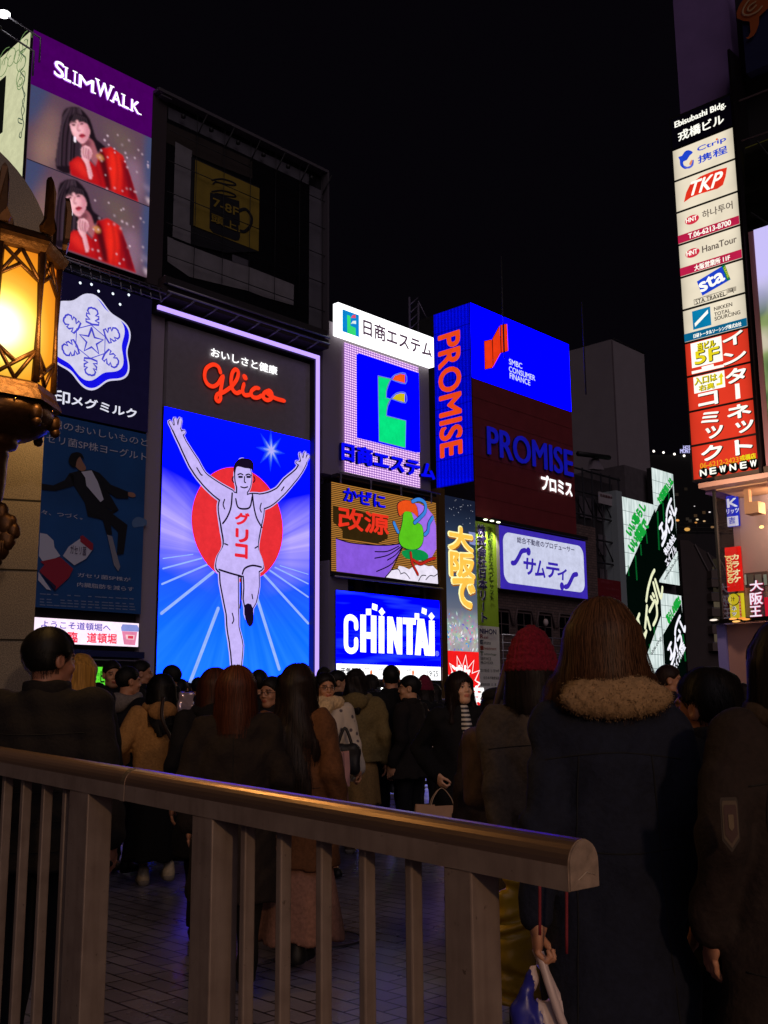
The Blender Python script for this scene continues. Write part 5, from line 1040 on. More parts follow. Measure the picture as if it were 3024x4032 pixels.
def bl_mat(h, k=.95):
    key = ('BL', h)
    if key in _M: return _M[key]
    m, nt = nodes_mat('backlit_panel'); nt.nodes.clear(); o = nt.nodes.new('ShaderNodeOutputMaterial'); e = nt.nodes.new('ShaderNodeEmission'); tc = nt.nodes.new('ShaderNodeTexCoord'); sx = nt.nodes.new('ShaderNodeSeparateXYZ'); nt.links.new(tc.outputs['Object'], sx.inputs[0])
    no = nt.nodes.new('ShaderNodeTexNoise'); no.inputs['Scale'].default_value = 1.6; no.inputs['Detail'].default_value = 1; nt.links.new(tc.outputs['Object'], no.inputs[0])
    def mt(op, a, b):
        n = nt.nodes.new('ShaderNodeMath'); n.operation = op
        for i, v in enumerate((a, b)):
            if isinstance(v, (int, float)): n.inputs[i].default_value = v
            else: nt.links.new(v, n.inputs[i])
        return n.outputs[0]
    # sheet lit by tubes behind it: a little weaker towards its ends
    fall = mt('SUBTRACT', 1.0, mt('MULTIPLY', mt('POWER', mt('ABSOLUTE', mt('DIVIDE', sx.outputs[0], s.w / 2), 0), 6.0), .35))
    nt.links.new(mt('MULTIPLY', fall, mt('ADD', k - .14, mt('MULTIPLY', no.outputs[0], .3))), e.inputs[1]); e.inputs[0].default_value = (*lin(h), 1); nt.links.new(e.outputs[0], o.inputs[0]); m.cycles.emission_sampling = 'FRONT'
    _M[key] = m; return m
cream = bl_mat('#f3e6cc'); redp = bl_mat('#e83c26'); hw = s.w / 2
edges = [(tL[1], None)] + [(PR.uv(*p), c) for p, c in ()]
VB = [s.q(190, 258, 'c15')[1]] + [s.q(x, y, 'c15')[1] for x, y in ((213, 545), (238, 832), (260, 1122), (284, 1420), (303, 1722))] + [s.q(x, y, 'c16')[1] for x, y in ((243, 295), (262, 615), (288, 940), (313, 1278), (338, 1608), (358, 1945))]
PANELS = []
for k in range(11):
    z1, z0 = VB[k], VB[k + 1]; mt_ = E('#07040e', .6) if k == 0 else (cream if k < 7 else redp); g = .035
    mb = MB(); mb.add([(-hw, 0, z0 + g), (hw, 0, z0 + g), (hw, 0, z1 - g), (-hw, 0, z1 - g)], [(0, 1, 2, 3)], mt_); PANELS.append(mb.build('company_panel', s.root))
s.panels = PANELS
wt = E('#fffdf0', 1.2); bu = E('#2048d8', .9); rdx = E('#e83420', 1); gy = E('#6a5c54', .8); pkr = E('#c8204c', .9); tea = E('#0a6a94', .9); bkk = E('#16120e', .4); yel = E('#f4e020', 1)
T = lambda txt, bx, m_, c='c15', bold=.02, lay=2, part='lettering', h=0: s.text(txt, *bx, m_, part, lay, c, bold, h=h)
s.cur = 0; T('Ebisubashi Bldg.', (228, 100, 712, 352), wt, bold=.03, h=72); T('戎橋ビル', (262, 215, 692, 462), wt, bold=.03, h=92)
s.cur = 1; T('Ctrip', (440, 428, 712, 565), bu, bold=.03, h=56); T('携程', (447, 500, 722, 678), bu, bold=.03, h=72)
def emb(pts, m_, lay=2, c='c15', sm=2): s.poly(pts, m_, 'emblem', lay, c, sm)
emb([(266, 612), (300, 600), (325, 562), (362, 548), (402, 568), (372, 598), (345, 640), (312, 655), (318, 690), (350, 715), (322, 722), (285, 690), (280, 640)], bu)
emb([(318, 690), (330, 715), (372, 720), (408, 690), (412, 640), (395, 650), (385, 690), (350, 705)], E('#5a6ae0', .9), 3); emb([(372, 680), (396, 640), (402, 655), (388, 690)], E('#f0905a', 1), 4); s.disc(628, 452, .035, E('#f07830', 1), 'emblem', 4, 'c15')
s.cur = 2; emb([(318, 1032), (340, 940), (375, 868), (470, 792), (600, 738), (718, 708), (705, 790), (680, 870), (630, 905), (470, 952), (380, 988)], rdx, sm=0); s.text3('TKP', (355, 985), (650, 880), (395, 850), wt, 'lettering', 4, 'c15', bold=.03)
for cx, cy in ((393, 1192), (398, 1500)):
    s.cur = 3 if cy < 1300 else 4; s.disc(cx, cy, .245, E('#d83048', 1), 'emblem', 2, 'c15', sy=.62); T('HNT', (cx - 50, cy - 38, cx + 52, cy + 38), wt, lay=4, bold=.03)
s.cur = 3; T('하나투어', (485, 1022, 772, 1182), gy, bold=.012, h=74); s.cur = 4; T('HanaTour', (485, 1338, 810, 1500), gy, h=62)
for k, txt, bx in ((3, 'T.06-6213-8700', (358, 1195, 760, 1372)), (4, '大阪営業所 11F', (415, 1518, 750, 1668))):
    s.cur = k; z0 = VB[k + 1] + .04; zz_ = z0 + (VB[k] - VB[k + 1]) * .245; s.quad(-hw, hw, z0, zz_, pkr, 'band', 1); T(txt, bx, wt, lay=3, bold=.03, h=48 if k == 3 else 54)
s.cur = 5; emb([(438, 1765), (680, 1618), (752, 1745), (490, 1896)], bu, 2, sm=0); s.text3('sta', (488, 1868), (705, 1750), (455, 1780), wt, 'lettering', 4, 'c15', bold=.05); emb([(672, 1622), (700, 1608), (752, 1745), (722, 1760)], E('#0a7a48', 1), 3, sm=0); s.text3('TRAVEL', (688, 1640), (735, 1740), (705, 1628), E('#d8e020', 1), 'lettering', 5, 'c15', bold=.02)
T('STA TRAVEL', (425, 1862, 705, 1972), bkk, bold=.015, h=42); s.poly([(720, 1830), (803, 1808), (803, 1850), (722, 1875)], E('#b8ac98', .9), 'emblem', 2, 'c15'); s.disc(760, 1843, .055, bkk, 'emblem', 3, 'c15'); s.disc(760, 1843, .038, E('#b8ac98', .9), 'emblem', 4, 'c15'); s.stroke([(770, 1852), (782, 1868)], 6, bkk, 'emblem', 3, 'c15')
s.stroke([(412, 1935), (715, 1840), (718, 1885), (415, 1982)], 4, bkk, 'emblem', 2, 'c15', closed=True)
s.cur = 6; emb([(312, 315), (487, 265), (500, 445), (325, 492)], E('#0a86b8', .9), 2, 'c16', 0); emb([(340, 432), (468, 297), (471, 332), (346, 464)], wt, 3, 'c16', 0)
for t_, bx in (('NIKKEN', (525, 228, 703, 306)), ('TOTAL', (527, 290, 683, 357)), ('SOURCING', (530, 303, 782, 404))): T(t_, bx, E('#4a4038', .7), 'c16', .02, h=36)
z0 = VB[7] + .04; s.quad(-hw, hw, z0, z0 + (VB[6] - VB[7]) * .235, tea, 'band', 1); T('日研トータルソーシング株式会社', (327, 415, 797, 574), wt, 'c16', .025, 3, h=40)
s.cur = 8; s.rect(325, 952, 635, 1042, wt, 'white_box', 2, 'c16'); s.cur = 7; s.rect(298, 627, 612, 790, wt, 'white_box', 2, 'c16'); s.poly([(405, 850), (520, 820), (525, 850), (410, 880)], wt, 'white_box', 2, 'c16'); s.poly([(312, 895), (625, 825), (625, 850), (315, 922)], wt, 'white_box', 3, 'c16')
for t_, bx, b_ in (('当ビル', (372, 585, 545, 698), .05), ('5F', (346, 655, 582, 834), .04), ('入口は', (342, 912, 558, 1032), .03), ('右奥', (385, 1000, 535, 1090), .03)):
    s.cur = 7 if t_ in ('当ビル', '5F') else 8; T(t_, bx, bkk if t_ in ('当ビル', '5F') else E('#7a7010', .7), 'c16', b_ + .035, 3, 'yellow_lettering'); T(t_, bx, yel, 'c16', b_ - .005, 5, 'yellow_lettering')
s.cur = 8; emb([(565, 960), (598, 905), (622, 945), (608, 950), (612, 1020), (552, 1035), (550, 1012), (588, 1002), (585, 955)], yel, 3, 'c16', 0)
for t_, bx in (('イ', (620, 497, 812, 664)), ('ン', (625, 678, 843, 840)), ('タ', (650, 848, 842, 1022)), ('ネ', (665, 1198, 888, 1366)), ('ッ', (747, 1360, 914, 1498)), ('ト', (742, 1540, 902, 1706)), ('コ', (385, 1082, 567, 1242)), ('ミ', (410, 1272, 580, 1412)), ('ッ', (458, 1412, 620, 1552)), ('ク', (416, 1596, 612, 1766))):
    s.cur = {'イ': 7, 'ン': 7, 'タ': 8, 'コ': 8, 'ネ': 9, 'ミ': 9, 'ッ': 9}.get(t_, 10); T(t_, bx, bkk, 'c16', .075, 2, 'big_lettering'); T(t_, bx, wt, 'c16', .05, 5, 'big_lettering')
s.cur = 8; s.poly([(735, 1020), (778, 1012), (790, 1155), (745, 1168)], wt, 'big_lettering', 5, 'c16')
s.cur = 10; T('06-6212-2423', (390, 1722, 765, 1830), E('#f8a020', 1), 'c16', .035, 2, 'yellow_lettering', h=50); T('戎橋店', (778, 1682, 932, 1762), yel, 'c16', .04, 3, 'yellow_lettering', h=52)
for ch, x, y in (('N', 428, 1876), ('E', 521, 1858), ('W', 616, 1840), ('N', 713, 1822), ('E', 815, 1803), ('W', 912, 1786)):
    s.disc(x, y, .175, bkk, 'emblem', 2, 'c16', n=20); T(ch, (x - 30, y - 36, x + 30, y + 34), wt, 'c16', .05, 4)
s.done()
dirS = s
# body of the building
PR2 = PR.off(.9)
uL = PR2.uv(135, 200, 'c14')[0]; uM = PR2.uv(665, 100, 'c14')[0]
o = thing('corner_shop_building', 'dark multi storey building at the right edge with a glass walled shop below', 'building', tuple(PR2.Y * PR2.d + PR2.X * uL), PR2.a); o.location[2] = 0
zbase = s.root.location[2]; zg = zbase - .35
mb = MB(); mb.box(0, uM - uL, 0, 3, zbase - .3, 26, P('tower_purple', '#8468a0', .8, 0, .1, 1)); mb.box(uM - uL + .02, 14, .5, 9, zbase - .3, 26, P('upper_facade', '#1c1819', .7)); mb.build('wall', o)
S2 = Sign('facade_fittings', 'x', 'x', PR, 'c14', (0, 0), (1, 1)); resign(S2, uL, uL + 6, 0, 20); S2.root.location = PR.Y * PR.d + PR.X * (uL + 3); S2.root.location[2] = 0
S2.box(690, -300, 1400, 370, P('panel_navy', '#121640', .6), .5, .9, 'logo_panel')
org = P('logo_orange', '#a04c18', .6); 
S2.poly([(430, 160), (470, 40), (520, -60), (700, -300), (1240, -300), (1140, 0), (1110, 60), (930, 230), (920, 400), (860, 570), (800, 660), (680, 730), (632, 700), (700, 670), (740, 570), (715, 340), (580, 330), (440, 270)], org, 'logo', -20, 'c21')
for p in ([(1000, 20), (900, 130), (740, 210), (620, 210), (575, 150), (620, 20), (720, -120)], [(870, 0), (760, 110), (690, 110), (720, 20), (860, -80)]): S2.stroke(p, 40, P('logo_cream', '#b08a60', .6), 'logo', -18, 'c21', sm=4)
S2.box(780, 1395, 1400, 2260, E('#4a4418', .28, True), .3, .5, 'louvre_window')
for k in range(34): S2.box(782, 1420 + 25 * k, 1400, 1426 + 25 * k, P('louvre_blade', '#1c1a10', .5), .2, .3, 'louvre_window')
for (x0, y0, x1, y1) in ((940, 1370, 1045, 1500), (880, 2060, 1050, 2170)): S2.stroke([(x0, y0), (x1, y1)], 16, BLACK, S2.own('brace'), 1)
S2.stroke([(740, 950), (1045, 830)], 20, P('beam_edge', '#4a3a3c', .6), S2.own('facade_beam'), -10); S2.stroke([(760, 1340), (1045, 1240)], 16, P('beam_edge', '#4a3a3c', .6), S2.own('facade_beam'), -10)
S2.mb('pink_column').box(*[S2.q(x, 1600, 'c15')[0] for x in (918, 966)], .1, .8, S2.q(960, 2130, 'c16')[1], S2.q(930, 1285, 'c15')[1], P('pink_column', '#a87880', .6))
m, nt = nodes_mat('side_screen_picture'); nt.nodes.clear(); ou = nt.nodes.new('ShaderNodeOutputMaterial'); e = nt.nodes.new('ShaderNodeEmission'); tc = nt.nodes.new('ShaderNodeTexCoord'); no = nt.nodes.new('ShaderNodeTexNoise'); no.inputs['Scale'].default_value = .9; no.inputs['Detail'].default_value = 1.5; nt.links.new(tc.outputs['Object'], no.inputs[0])
rp = nt.nodes.new('ShaderNodeValToRGB'); nt.links.new(no.outputs[0], rp.inputs[0]); els = rp.color_ramp.elements; els[0].position = .38; els[0].color = (.10, .17, .06, 1); els[1].position = .62; els[1].color = (.62, .56, .42, 1); q_ = els.new(.5); q_.color = (.28, .36, .14, 1)
sx = nt.nodes.new('ShaderNodeSeparateXYZ'); nt.links.new(tc.outputs['Object'], sx.inputs[0]); zt_ = S2.q(965, 1275, 'c15')[1]; zb_ = S2.q(1000, 2120, 'c16')[1]
mr = nt.nodes.new('ShaderNodeMapRange'); mr.inputs[1].default_value = zb_ + (zt_ - zb_) * .66; mr.inputs[2].default_value = zb_ + (zt_ - zb_) * .82; nt.links.new(sx.outputs[2], mr.inputs[0])
mx = nt.nodes.new('ShaderNodeMix'); mx.data_type = 'RGBA'; nt.links.new(mr.outputs[0], mx.inputs[0]); nt.links.new(rp.outputs[0], mx.inputs[6]); mx.inputs[7].default_value = (.62, .56, 1, 1); nt.links.new(mx.outputs[2], e.inputs[0]); e.inputs[1].default_value = .95; nt.links.new(e.outputs[0], ou.inputs[0]); m.cycles.emission_sampling = 'FRONT'
xs0 = S2.q(968, 1500, 'c15')[0]; S2.mb('side_screen').box(xs0, xs0 + 6, .05, .4, zb_, zt_, m)
# canopy over the shop, shop glass, ceiling, ledge
cz0 = S2.q(190, 228, 'c17')[1]; cz1 = S2.q(190, 168, 'c17')[1]; cx0 = S2.q(190, 200, 'c17')[0]
cbm = P('canopy_beam', '#b08a7c', .5)
S2.mb('canopy').box(cx0, cx0 + 12, -.5, .0, cz0, cz1, cbm); S2.mb('canopy').box(cx0 + .3, cx0 + 12, .0, 3, cz1 - .1, cz1 + .3, P('canopy_top', '#4a3a30', .6))
gx0 = S2.q(278, 260, 'c17')[0]; gz0 = S2.q(400, 1835, 'c17')[1]
S2.mb('ceiling').box(gx0 + .05, gx0 + 12, .1, 1.95, cz0 - .02, cz0 + .12, P('warm_ceiling', '#c09a78', .7))
S2.mb('glass_wall').add([(gx0, .08, gz0), (gx0 + 12, .08, gz0), (gx0 + 12, .08, cz0 - .03), (gx0, .08, cz0 - .03)], [(0, 1, 2, 3)], glass)
S2.mb('glass_wall').add([(gx0, .08, gz0), (gx0, 1.7, gz0), (gx0, 1.7, cz0 - .03), (gx0, .08, cz0 - .03)], [(3, 2, 1, 0)], glass)
S2.mb('corner_mullion').box(gx0 - .04, gx0 + .03, .02, .12, gz0, cz0 - .03, BLACK)
iw = P('glass_haze_wall', '#94868a', .75, 0, .12, .5); x3 = gx0 + 1.55
S2.mb('glass_haze_wall').box(gx0 - .25, gx0 + 14, 1.75, 1.95, gz0 - .2, cz0 - .03, iw)  # mauve wall added to stand for the haze of reflections in the glass
S2.mb('ledge').box(S2.q(357, 1850, 'c17')[0], gx0 + 12, -.55, .07, S2.q(375, 1895, 'c17')[1], S2.q(360, 1848, 'c17')[1], P('ledge_metal', '#4a4440', .15, .9))
for x, y, hcol in ((640, 1835, '#f0a050'), (680, 1868, '#f0b060'), (750, 1830, '#d88030'), (800, 1842, '#e09040'), (400, 1850, '#e8d8c8')):
    q = S2.q(x, y, 'c17'); S2.mb('ledge_lights').ball((q[0], -.6, q[1]), .05, E(hcol, 1.5), 8, (2.6, 1, .6))
lo_x = [S2.q(x, 2000, 'c17')[0] for x in (392, 500)]; lz = S2.q(400, 1905, 'c17')[1]
S2.mb('lower_wall').box(lo_x[1], gx0 + 12, -.25, .3, -.1, lz, P('shop_wall_pink', '#b08578', .65, 0, .06, 1)); S2.mb('lower_pillar').box(lo_x[0], lo_x[1] - .01, -.35, .3, -.1, lz, P('lavender_pillar', '#8a86c8', .6))
q = S2.q(660, 400, 'c17'); S2.mb('spot_fixture').box(q[0] - .22, q[0] + .22, 0.5, 1.0, q[1] - .2, q[1] + .15, P('fixture_beige', '#c8a078', .6)); S2.mb('spot_fixture').box(q[0] - .25, q[0] - .1, 0.6, .8, q[1] + .15, cz0, P('fixture_beige', '#c8a078', .6))
for x, y in ((700, 630), (830, 1120), (880, 1122)): q = S2.q(x, y, 'c17'); S2.mb('shop_lamps').ball((q[0], 1.0, q[1]), .05, E('#ffc878', 3), 8, (1.6, 1, 1))
# signs standing behind the glass
for ob_ in S2.parts.items():
    c_ = ob_[1].build(ob_[0].split('#')[0], o); c_.matrix_local = Matrix.Translation((3, -.9, 0))
bpy.data.objects.remove(S2.root)
li = bpy.data.lights.new('shop_lamp_light', 'POINT'); li.energy = 420; li.color = (1, .66, .42); li.shadow_soft_size = .3; lo = bpy.data.objects.new('shop_lamp_light', li); COL.objects.link(lo); lo.parent = o; lo.location = (gx0 + 3 + 2.4, 0, cz0 - .5)
li = bpy.data.lights.new('canopy_lamp_light', 'POINT'); li.energy = 330; li.color = (1, .68, .48); li.shadow_soft_size = .2; lo = bpy.data.objects.new('canopy_lamp_light', li); COL.objects.link(lo); lo.parent = o; lo.location = (gx0 + 3 + 1.2, -3.2, cz0 - .3)
PS = PR.off(1.45)
s = Sign('blue_white_shop_sign', 'blue and white sign seen through the shop glass under the ceiling lamp', 'sign', PS, 'c17', (435, 300), (600, 660)); zmid = s.q(600, 537, 'c17')[1]
s.panel(E('#2a34d0', .9), .1); s.quad(-s.w / 2, s.w / 2, 0, zmid, E('#e0dcf0', .95), 'picture', 1)
s.text('K', 462, 320, 585, 440, E('#f0f0ff', 1), bold=.05); s.text('リッツ', 452, 442, 606, 522, E('#e8ecff', 1), bold=.03); s.text('吉', 480, 555, 558, 645, E('#283cc8', .9), bold=.03); s.done()
s = Sign('karaoke_sign', 'bright red karaoke sign seen through the shop glass', 'sign', PS, 'c17', (420, 938), (645, 1468))
s.panel(E('#f02018', 1), .1); ky = E('#fff0b0', 1.2)
for t_, bx in (('カ', (520, 1018, 600, 1090)), ('ラ', (525, 1108, 606, 1185)), ('オ', (530, 1205, 618, 1285)), ('ケ', (535, 1290, 626, 1372))): s.text(t_, *bx, ky, bold=.05)
s.text('JOYSOUND', 440, 1032, 524, 1385, E('#ffe890', 1.1), rot=1, bold=.03); s.done()
s = Sign('yellow_shop_sign', 'yellow sign with brush lettering seen through the shop glass below the red one', 'sign', PS, 'c17', (475, 1515), (665, 1815))
s.panel(E('#e8d428', .95), .1); s.rect(596, 1535, 640, 1815, E('#d03820', .9), 'picture', 1); s.disc(538, 1580, .2, E('#3a3410', .6), 'picture', 1); s.disc(538, 1580, .175, E('#e8d428', .95), 'picture', 2); s.text('汁', 512, 1550, 566, 1608, E('#3a3410', .6), lay=4, bold=.02)
s.vtext('ネッ', 515, 1660, 585, 1790, E('#ffffff', 1), 'lettering', 3, bold=.07); s.vtext('ネッ', 515, 1660, 585, 1790, E('#20180c', .5), 'lettering', 5, bold=.02); s.vtext('ビジネスホテル', 600, 1540, 636, 1812, E('#f0e0a0', 1), 'lettering', 2); s.done()
s = Sign('neon_character_sign', 'white and red glowing characters seen through the shop glass', 'sign', PS, 'c17', (740, 1330), (935, 1800))
s.panel(P('neon_back', '#50404c', .7), .1)
for t_, bx in (('大', (748, 1342, 910, 1482)), ('阪', (752, 1492, 905, 1650)), ('王', (750, 1662, 890, 1798))): s.text(t_, *bx, E('#e03060', .9), lay=2, bold=.06); s.text(t_, *bx, E('#fff0ff', 1.2), lay=4, bold=.025)
s.quad(s.w / 2, s.w / 2 + .5, 0, s.h * .5, E('#e01830', .9), 'picture', 1); s.done()
for k, (x0, y0, x1, y1, hcol) in enumerate(((668, 1275, 700, 1410, '#b8b49c'), (705, 1270, 790, 1380, '#7a6858'), (800, 1262, 890, 1330, '#8a7868'), (690, 1580, 722, 1712, '#a8a890'))):
    q = PS.uv(x0, y0, 'c17')
s = Sign('lit_upstairs_window', 'row of lit panes seen through the shop glass above the glowing characters', 'window', PS, 'c17', (665, 1255), (960, 1410)); s.panel(P('mullion_brown', '#4a3c3c', .7), .1)
for x0, x1, hcol in ((668, 700, '#b8b49c'), (708, 790, '#6a5848'), (800, 890, '#7a6858'), (905, 955, '#9a9c88')): s.rect(x0, 1272, x1, 1400, E(hcol, .6), 'pane', 1)
s.done()

# ================================================================== stone pylon, lantern
PY = Plane(21, 5.35)
g = PY.uv(173, 1730); R = .80; ztop = PY.uv(0, 515)[1]
stone, nt = nodes_mat('granite'); b = nt.nodes['Principled BSDF']; tc = nt.nodes.new('ShaderNodeTexCoord'); no = nt.nodes.new('ShaderNodeTexNoise'); no.inputs['Scale'].default_value = 190; no.inputs['Detail'].default_value = 4; nt.links.new(tc.outputs['Object'], no.inputs[0])
rp = nt.nodes.new('ShaderNodeValToRGB'); nt.links.new(no.outputs[0], rp.inputs[0]); els = rp.color_ramp.elements; els[0].position = .38; els[0].color = (.085, .07, .058, 1); els[1].position = .62; els[1].color = (.20, .168, .14, 1)
n2 = nt.nodes.new('ShaderNodeTexNoise'); n2.inputs['Scale'].default_value = 4; nt.links.new(tc.outputs['Object'], n2.inputs[0]); mx = nt.nodes.new('ShaderNodeMix'); mx.data_type = 'RGBA'; mx.blend_type = 'MULTIPLY'; mx.inputs[0].default_value = .5; nt.links.new(rp.outputs[0], mx.inputs[6]); nt.links.new(n2.outputs[0], mx.inputs[7]); nt.links.new(mx.outputs[2], b.inputs['Base Color']); b.inputs['Roughness'].default_value = .5
bp = nt.nodes.new('ShaderNodeBump'); bp.inputs['Strength'].default_value = .3; bp.inputs['Distance'].default_value = .004; nt.links.new(no.outputs[0], bp.inputs['Height']); nt.links.new(bp.outputs[0], b.inputs['Normal'])
o = thing('stone_pylon', 'round topped granite pylon at the bridge end behind the lantern', 'pylon', tuple(PY.Y * PY.d + PY.X * (g[0] - R)), PY.a); o.location[2] = 0
zs = ztop - R + .07
mb = MB(); prof = [(-R, 0), (R, 0)] + [(R * math.cos(t), zs + R * math.sin(t)) for t in np.linspace(0, math.pi, 40)]
n = len(prof); mb.add([(x, 0, z) for x, z in prof] + [(x, .7, z) for x, z in prof], [tuple(range(n)), tuple(range(2 * n - 1, n - 1, -1))] + [(i, n + i, n + (i + 1) % n, (i + 1) % n) for i in range(n)], stone); body_ = mb.build('shaft', o)
mb = MB()
for zj in [PY.uv(100, y)[1] for y in (1712, 1970, 2245, 2520)]: mb.box(-R - .002, R + .002, -.003, .703, zj - .004, zj + .004, P('stone_joint', '#120e0a', .9))
mb.box(-.35, -.342, -.004, .001, 0, PY.uv(100, 2245)[1], P('stone_joint', '#120e0a', .9)); mb.build('joints', o)
lp = at_y(0, 1280, 'S', 4.25); K = 4.25 / F * 1.0
zz = lambda y: at_y(0, y, 'S', 4.25)[2]
LX, LY_ = lp[0], lp[1]
bronze = P('lantern_bronze', '#4a3018', .42, .7, .25, 30, .2); bronze2 = P('lantern_bronze_worn', '#4a3018', .4, .7, .2, 30)
o = thing('bridge_lantern', 'large lit octagonal bronze lantern with amber panes and pointed leaves on its rim', 'lantern', (LX, LY_, 0))
zt, zb = zz(1040), zz(1535); RG = 222 * K; ROT = math.radians(-90 + 16.7 - 0)
vx = [(RG * math.cos(ROT + k * math.pi / 4), RG * math.sin(ROT + k * math.pi / 4)) for k in range(8)]
gm, nt = nodes_mat('amber_pane'); nt.nodes.clear(); ou = nt.nodes.new('ShaderNodeOutputMaterial'); e = nt.nodes.new('ShaderNodeEmission'); tc = nt.nodes.new('ShaderNodeTexCoord'); vm = nt.nodes.new('ShaderNodeVectorMath'); vm.operation = 'DISTANCE'; nt.links.new(tc.outputs['Object'], vm.inputs[0])
zbulb = zz(1345); vm.inputs[1].default_value = (RG * .25, -RG * .78, zbulb)
rp = nt.nodes.new('ShaderNodeValToRGB'); nt.links.new(vm.outputs['Value'], rp.inputs[0]); els = rp.color_ramp.elements
els[0].position = .06; els[0].color = (1, .95, .62, 1); els[1].position = .42; els[1].color = (.78, .17, .008, 1)
for p_, c_ in ((.12, (1, .80, .22)), (.17, (1, .62, .07)), (.25, (1, .38, .02))): q = els.new(p_); q.color = (*c_, 1)
m2 = nt.nodes.new('ShaderNodeMapRange'); m2.inputs[1].default_value = .05; m2.inputs[2].default_value = .2; m2.inputs[3].default_value = 2.4; m2.inputs[4].default_value = 1.0; nt.links.new(vm.outputs['Value'], m2.inputs[0]); nt.links.new(m2.outputs[0], e.inputs[1])
nt.links.new(rp.outputs[0], e.inputs[0]); nt.links.new(e.outputs[0], ou.inputs[0]); gm.cycles.emission_sampling = 'FRONT'
for k in range(8):
    a, b2_ = np.array(vx[k]), np.array(vx[(k + 1) % 8]); mb = MB(); i_ = .97
    mb.add([(a[0] * i_, a[1] * i_, zb), (b2_[0] * i_, b2_[1] * i_, zb), (b2_[0] * i_, b2_[1] * i_, zt), (a[0] * i_, a[1] * i_, zt)], [(0, 1, 2, 3)], gm); mb.build('pane', o)
    mb = MB(); H = zt - zb; at_ = lambda t, z: (a[0] + (b2_[0] - a[0]) * t, a[1] + (b2_[1] - a[1]) * t, zb + z * H)
    mb.tube([at_(0, 0), at_(0, .5), at_(0, 1)], .011, bronze, 6, rr=[.018, .009, .018])
    for p in ([(0, .25), (.5, .0)], [(.0, .0), (1, .24)], [(.5, .12), (0, .24)], [(.5, 0), (1, .24)], [(0, .76), (.5, 1)], [(0, 1), (1, .76)], [(.5, .88), (0, .76)], [(1, .76), (.5, 1)], [(0, .24), (.5, .13), (1, .24)], [(0, .76), (.5, .87), (1, .76)]): mb.tube([at_(*q) for q in p], .009, bronze, 5)
    mb.build('lattice_bars', o)
mb = MB(); oc = lambda prof, rot=ROT: mb.lathe([(r * K, zz(y)) for r, y in prof], (0, 0, 0), bronze, 8, False, rot)
oc([(222, 1046), (240, 1040), (256, 1018), (262, 1004), (240, 980), (228, 966), (200, 955), (20, 935)]); mb.build('cap', o)
mb = MB(); oc([(20, 1600), (200, 1598), (262, 1608), (256, 1590), (240, 1565), (236, 1545), (224, 1535)]); mb.build('rim', o)
mb = MB(); mb.lathe([(r * K, zz(y)) for r, y in ((40, 1985), (50, 1960), (58, 1900), (60, 1830), (62, 1800), (64, 1795), (64, 1786), (60, 1780), (66, 1770), (92, 1762), (99, 1745), (94, 1732), (110, 1724), (150, 1716), (182, 1702), (212, 1682), (232, 1655), (236, 1635), (228, 1612), (150, 1604))], (0, 0, 0), bronze, 32); mb.build('bowl', o)
for k in range(8):
    an = ROT + k * math.pi / 4; ca, sa = math.cos(an), math.sin(an)
    mb = MB(); r0 = 236 * K; z0 = zz(968); hh = 250 * K
    pts = [(-.026, 0), (-.036, .08), (-.02, .22), (-.0205, .72), (-.012, .92), (0, 1), (.012, .92), (.0205, .72), (.02, .22), (.036, .08), (.026, 0)]
    V = []; 
    for d, rs in ((-.008, 0), (.012, 0)): V += [(ca * (r0 + d + .02 * math.sin(z * 3)) - sa * x, sa * (r0 + d + .02 * math.sin(z * 3)) + ca * x, z0 + z * hh) for x, z in pts]
    n = len(pts); mb.add(V, [tuple(range(n)), tuple(range(2 * n - 1, n - 1, -1))] + [(i, n + i, n + (i + 1) % n, (i + 1) % n) for i in range(n)], bronze2); mb.build('leaf', o)
    mb = MB(); rr_ = 232 * K; mb.ball((ca * rr_, sa * rr_, zz(1655)), 30 * K, bronze, 10, (1, 1, 1.3)); mb.ball((ca * rr_ * 1.03, sa * rr_ * 1.03, zz(1690)), 22 * K, bronze, 8); mb.build('volute', o)
mb = MB()
for k in range(14): an = k * 2 * math.pi / 14; mb.ball((236 * K * math.cos(an), 236 * K * math.sin(an), zz(1622)), .006, P('stud_brass', '#f0c070', .2, 1), 6)
mb.build('studs', o)
# leaf ornament on the bracket and the column down the pylon
mb = MB()
for k, (x, y, r) in enumerate(((30, 2010, 40), (55, 2060, 46), (85, 2085, 34), (60, 2120, 44), (40, 2160, 40), (20, 2200, 34), (75, 2050, 30), (10, 2080, 40), (100, 2095, 20), (5, 2230, 22), (35, 2110, 40))):
    mb.ball(((x) * K, .04, zz(y)), r * K, bronze, 10, (1, .7, 1.1))
for k in range(7): mb.tube([(20 * K + 8 * k * K, -.01, zz(2130)), (12 * K + 9 * k * K, .0, zz(2170)), (5 * K + 7 * k * K, .02, zz(2220))], .006, bronze2, 5)
mb.build('leaf_ornament', o)
mb = MB(); mb.tube([(-.01, .03, zz(1984)), (-.035, .05, zz(2080)), (-.12, .1, zz(2180)), (-.3, .25, zz(2250)), (-.62, .5, zz(2290))], .045, bronze, 12); mb.build('bracket', o)
li = bpy.data.lights.new('lantern_light', 'POINT'); li.energy = 17; li.color = (1, .55, .16); li.shadow_soft_size = .1
lo = bpy.data.objects.new('lantern_light', li); COL.objects.link(lo); lo.parent = o; lo.location = (RG * 1.4, -RG * 1.1, zbulb)
lo2 = bpy.data.objects.new('lantern_light', li); COL.objects.link(lo2); lo2.parent = o; lo2.location = (.1, RG * 1.25, zbulb)
lantern = o
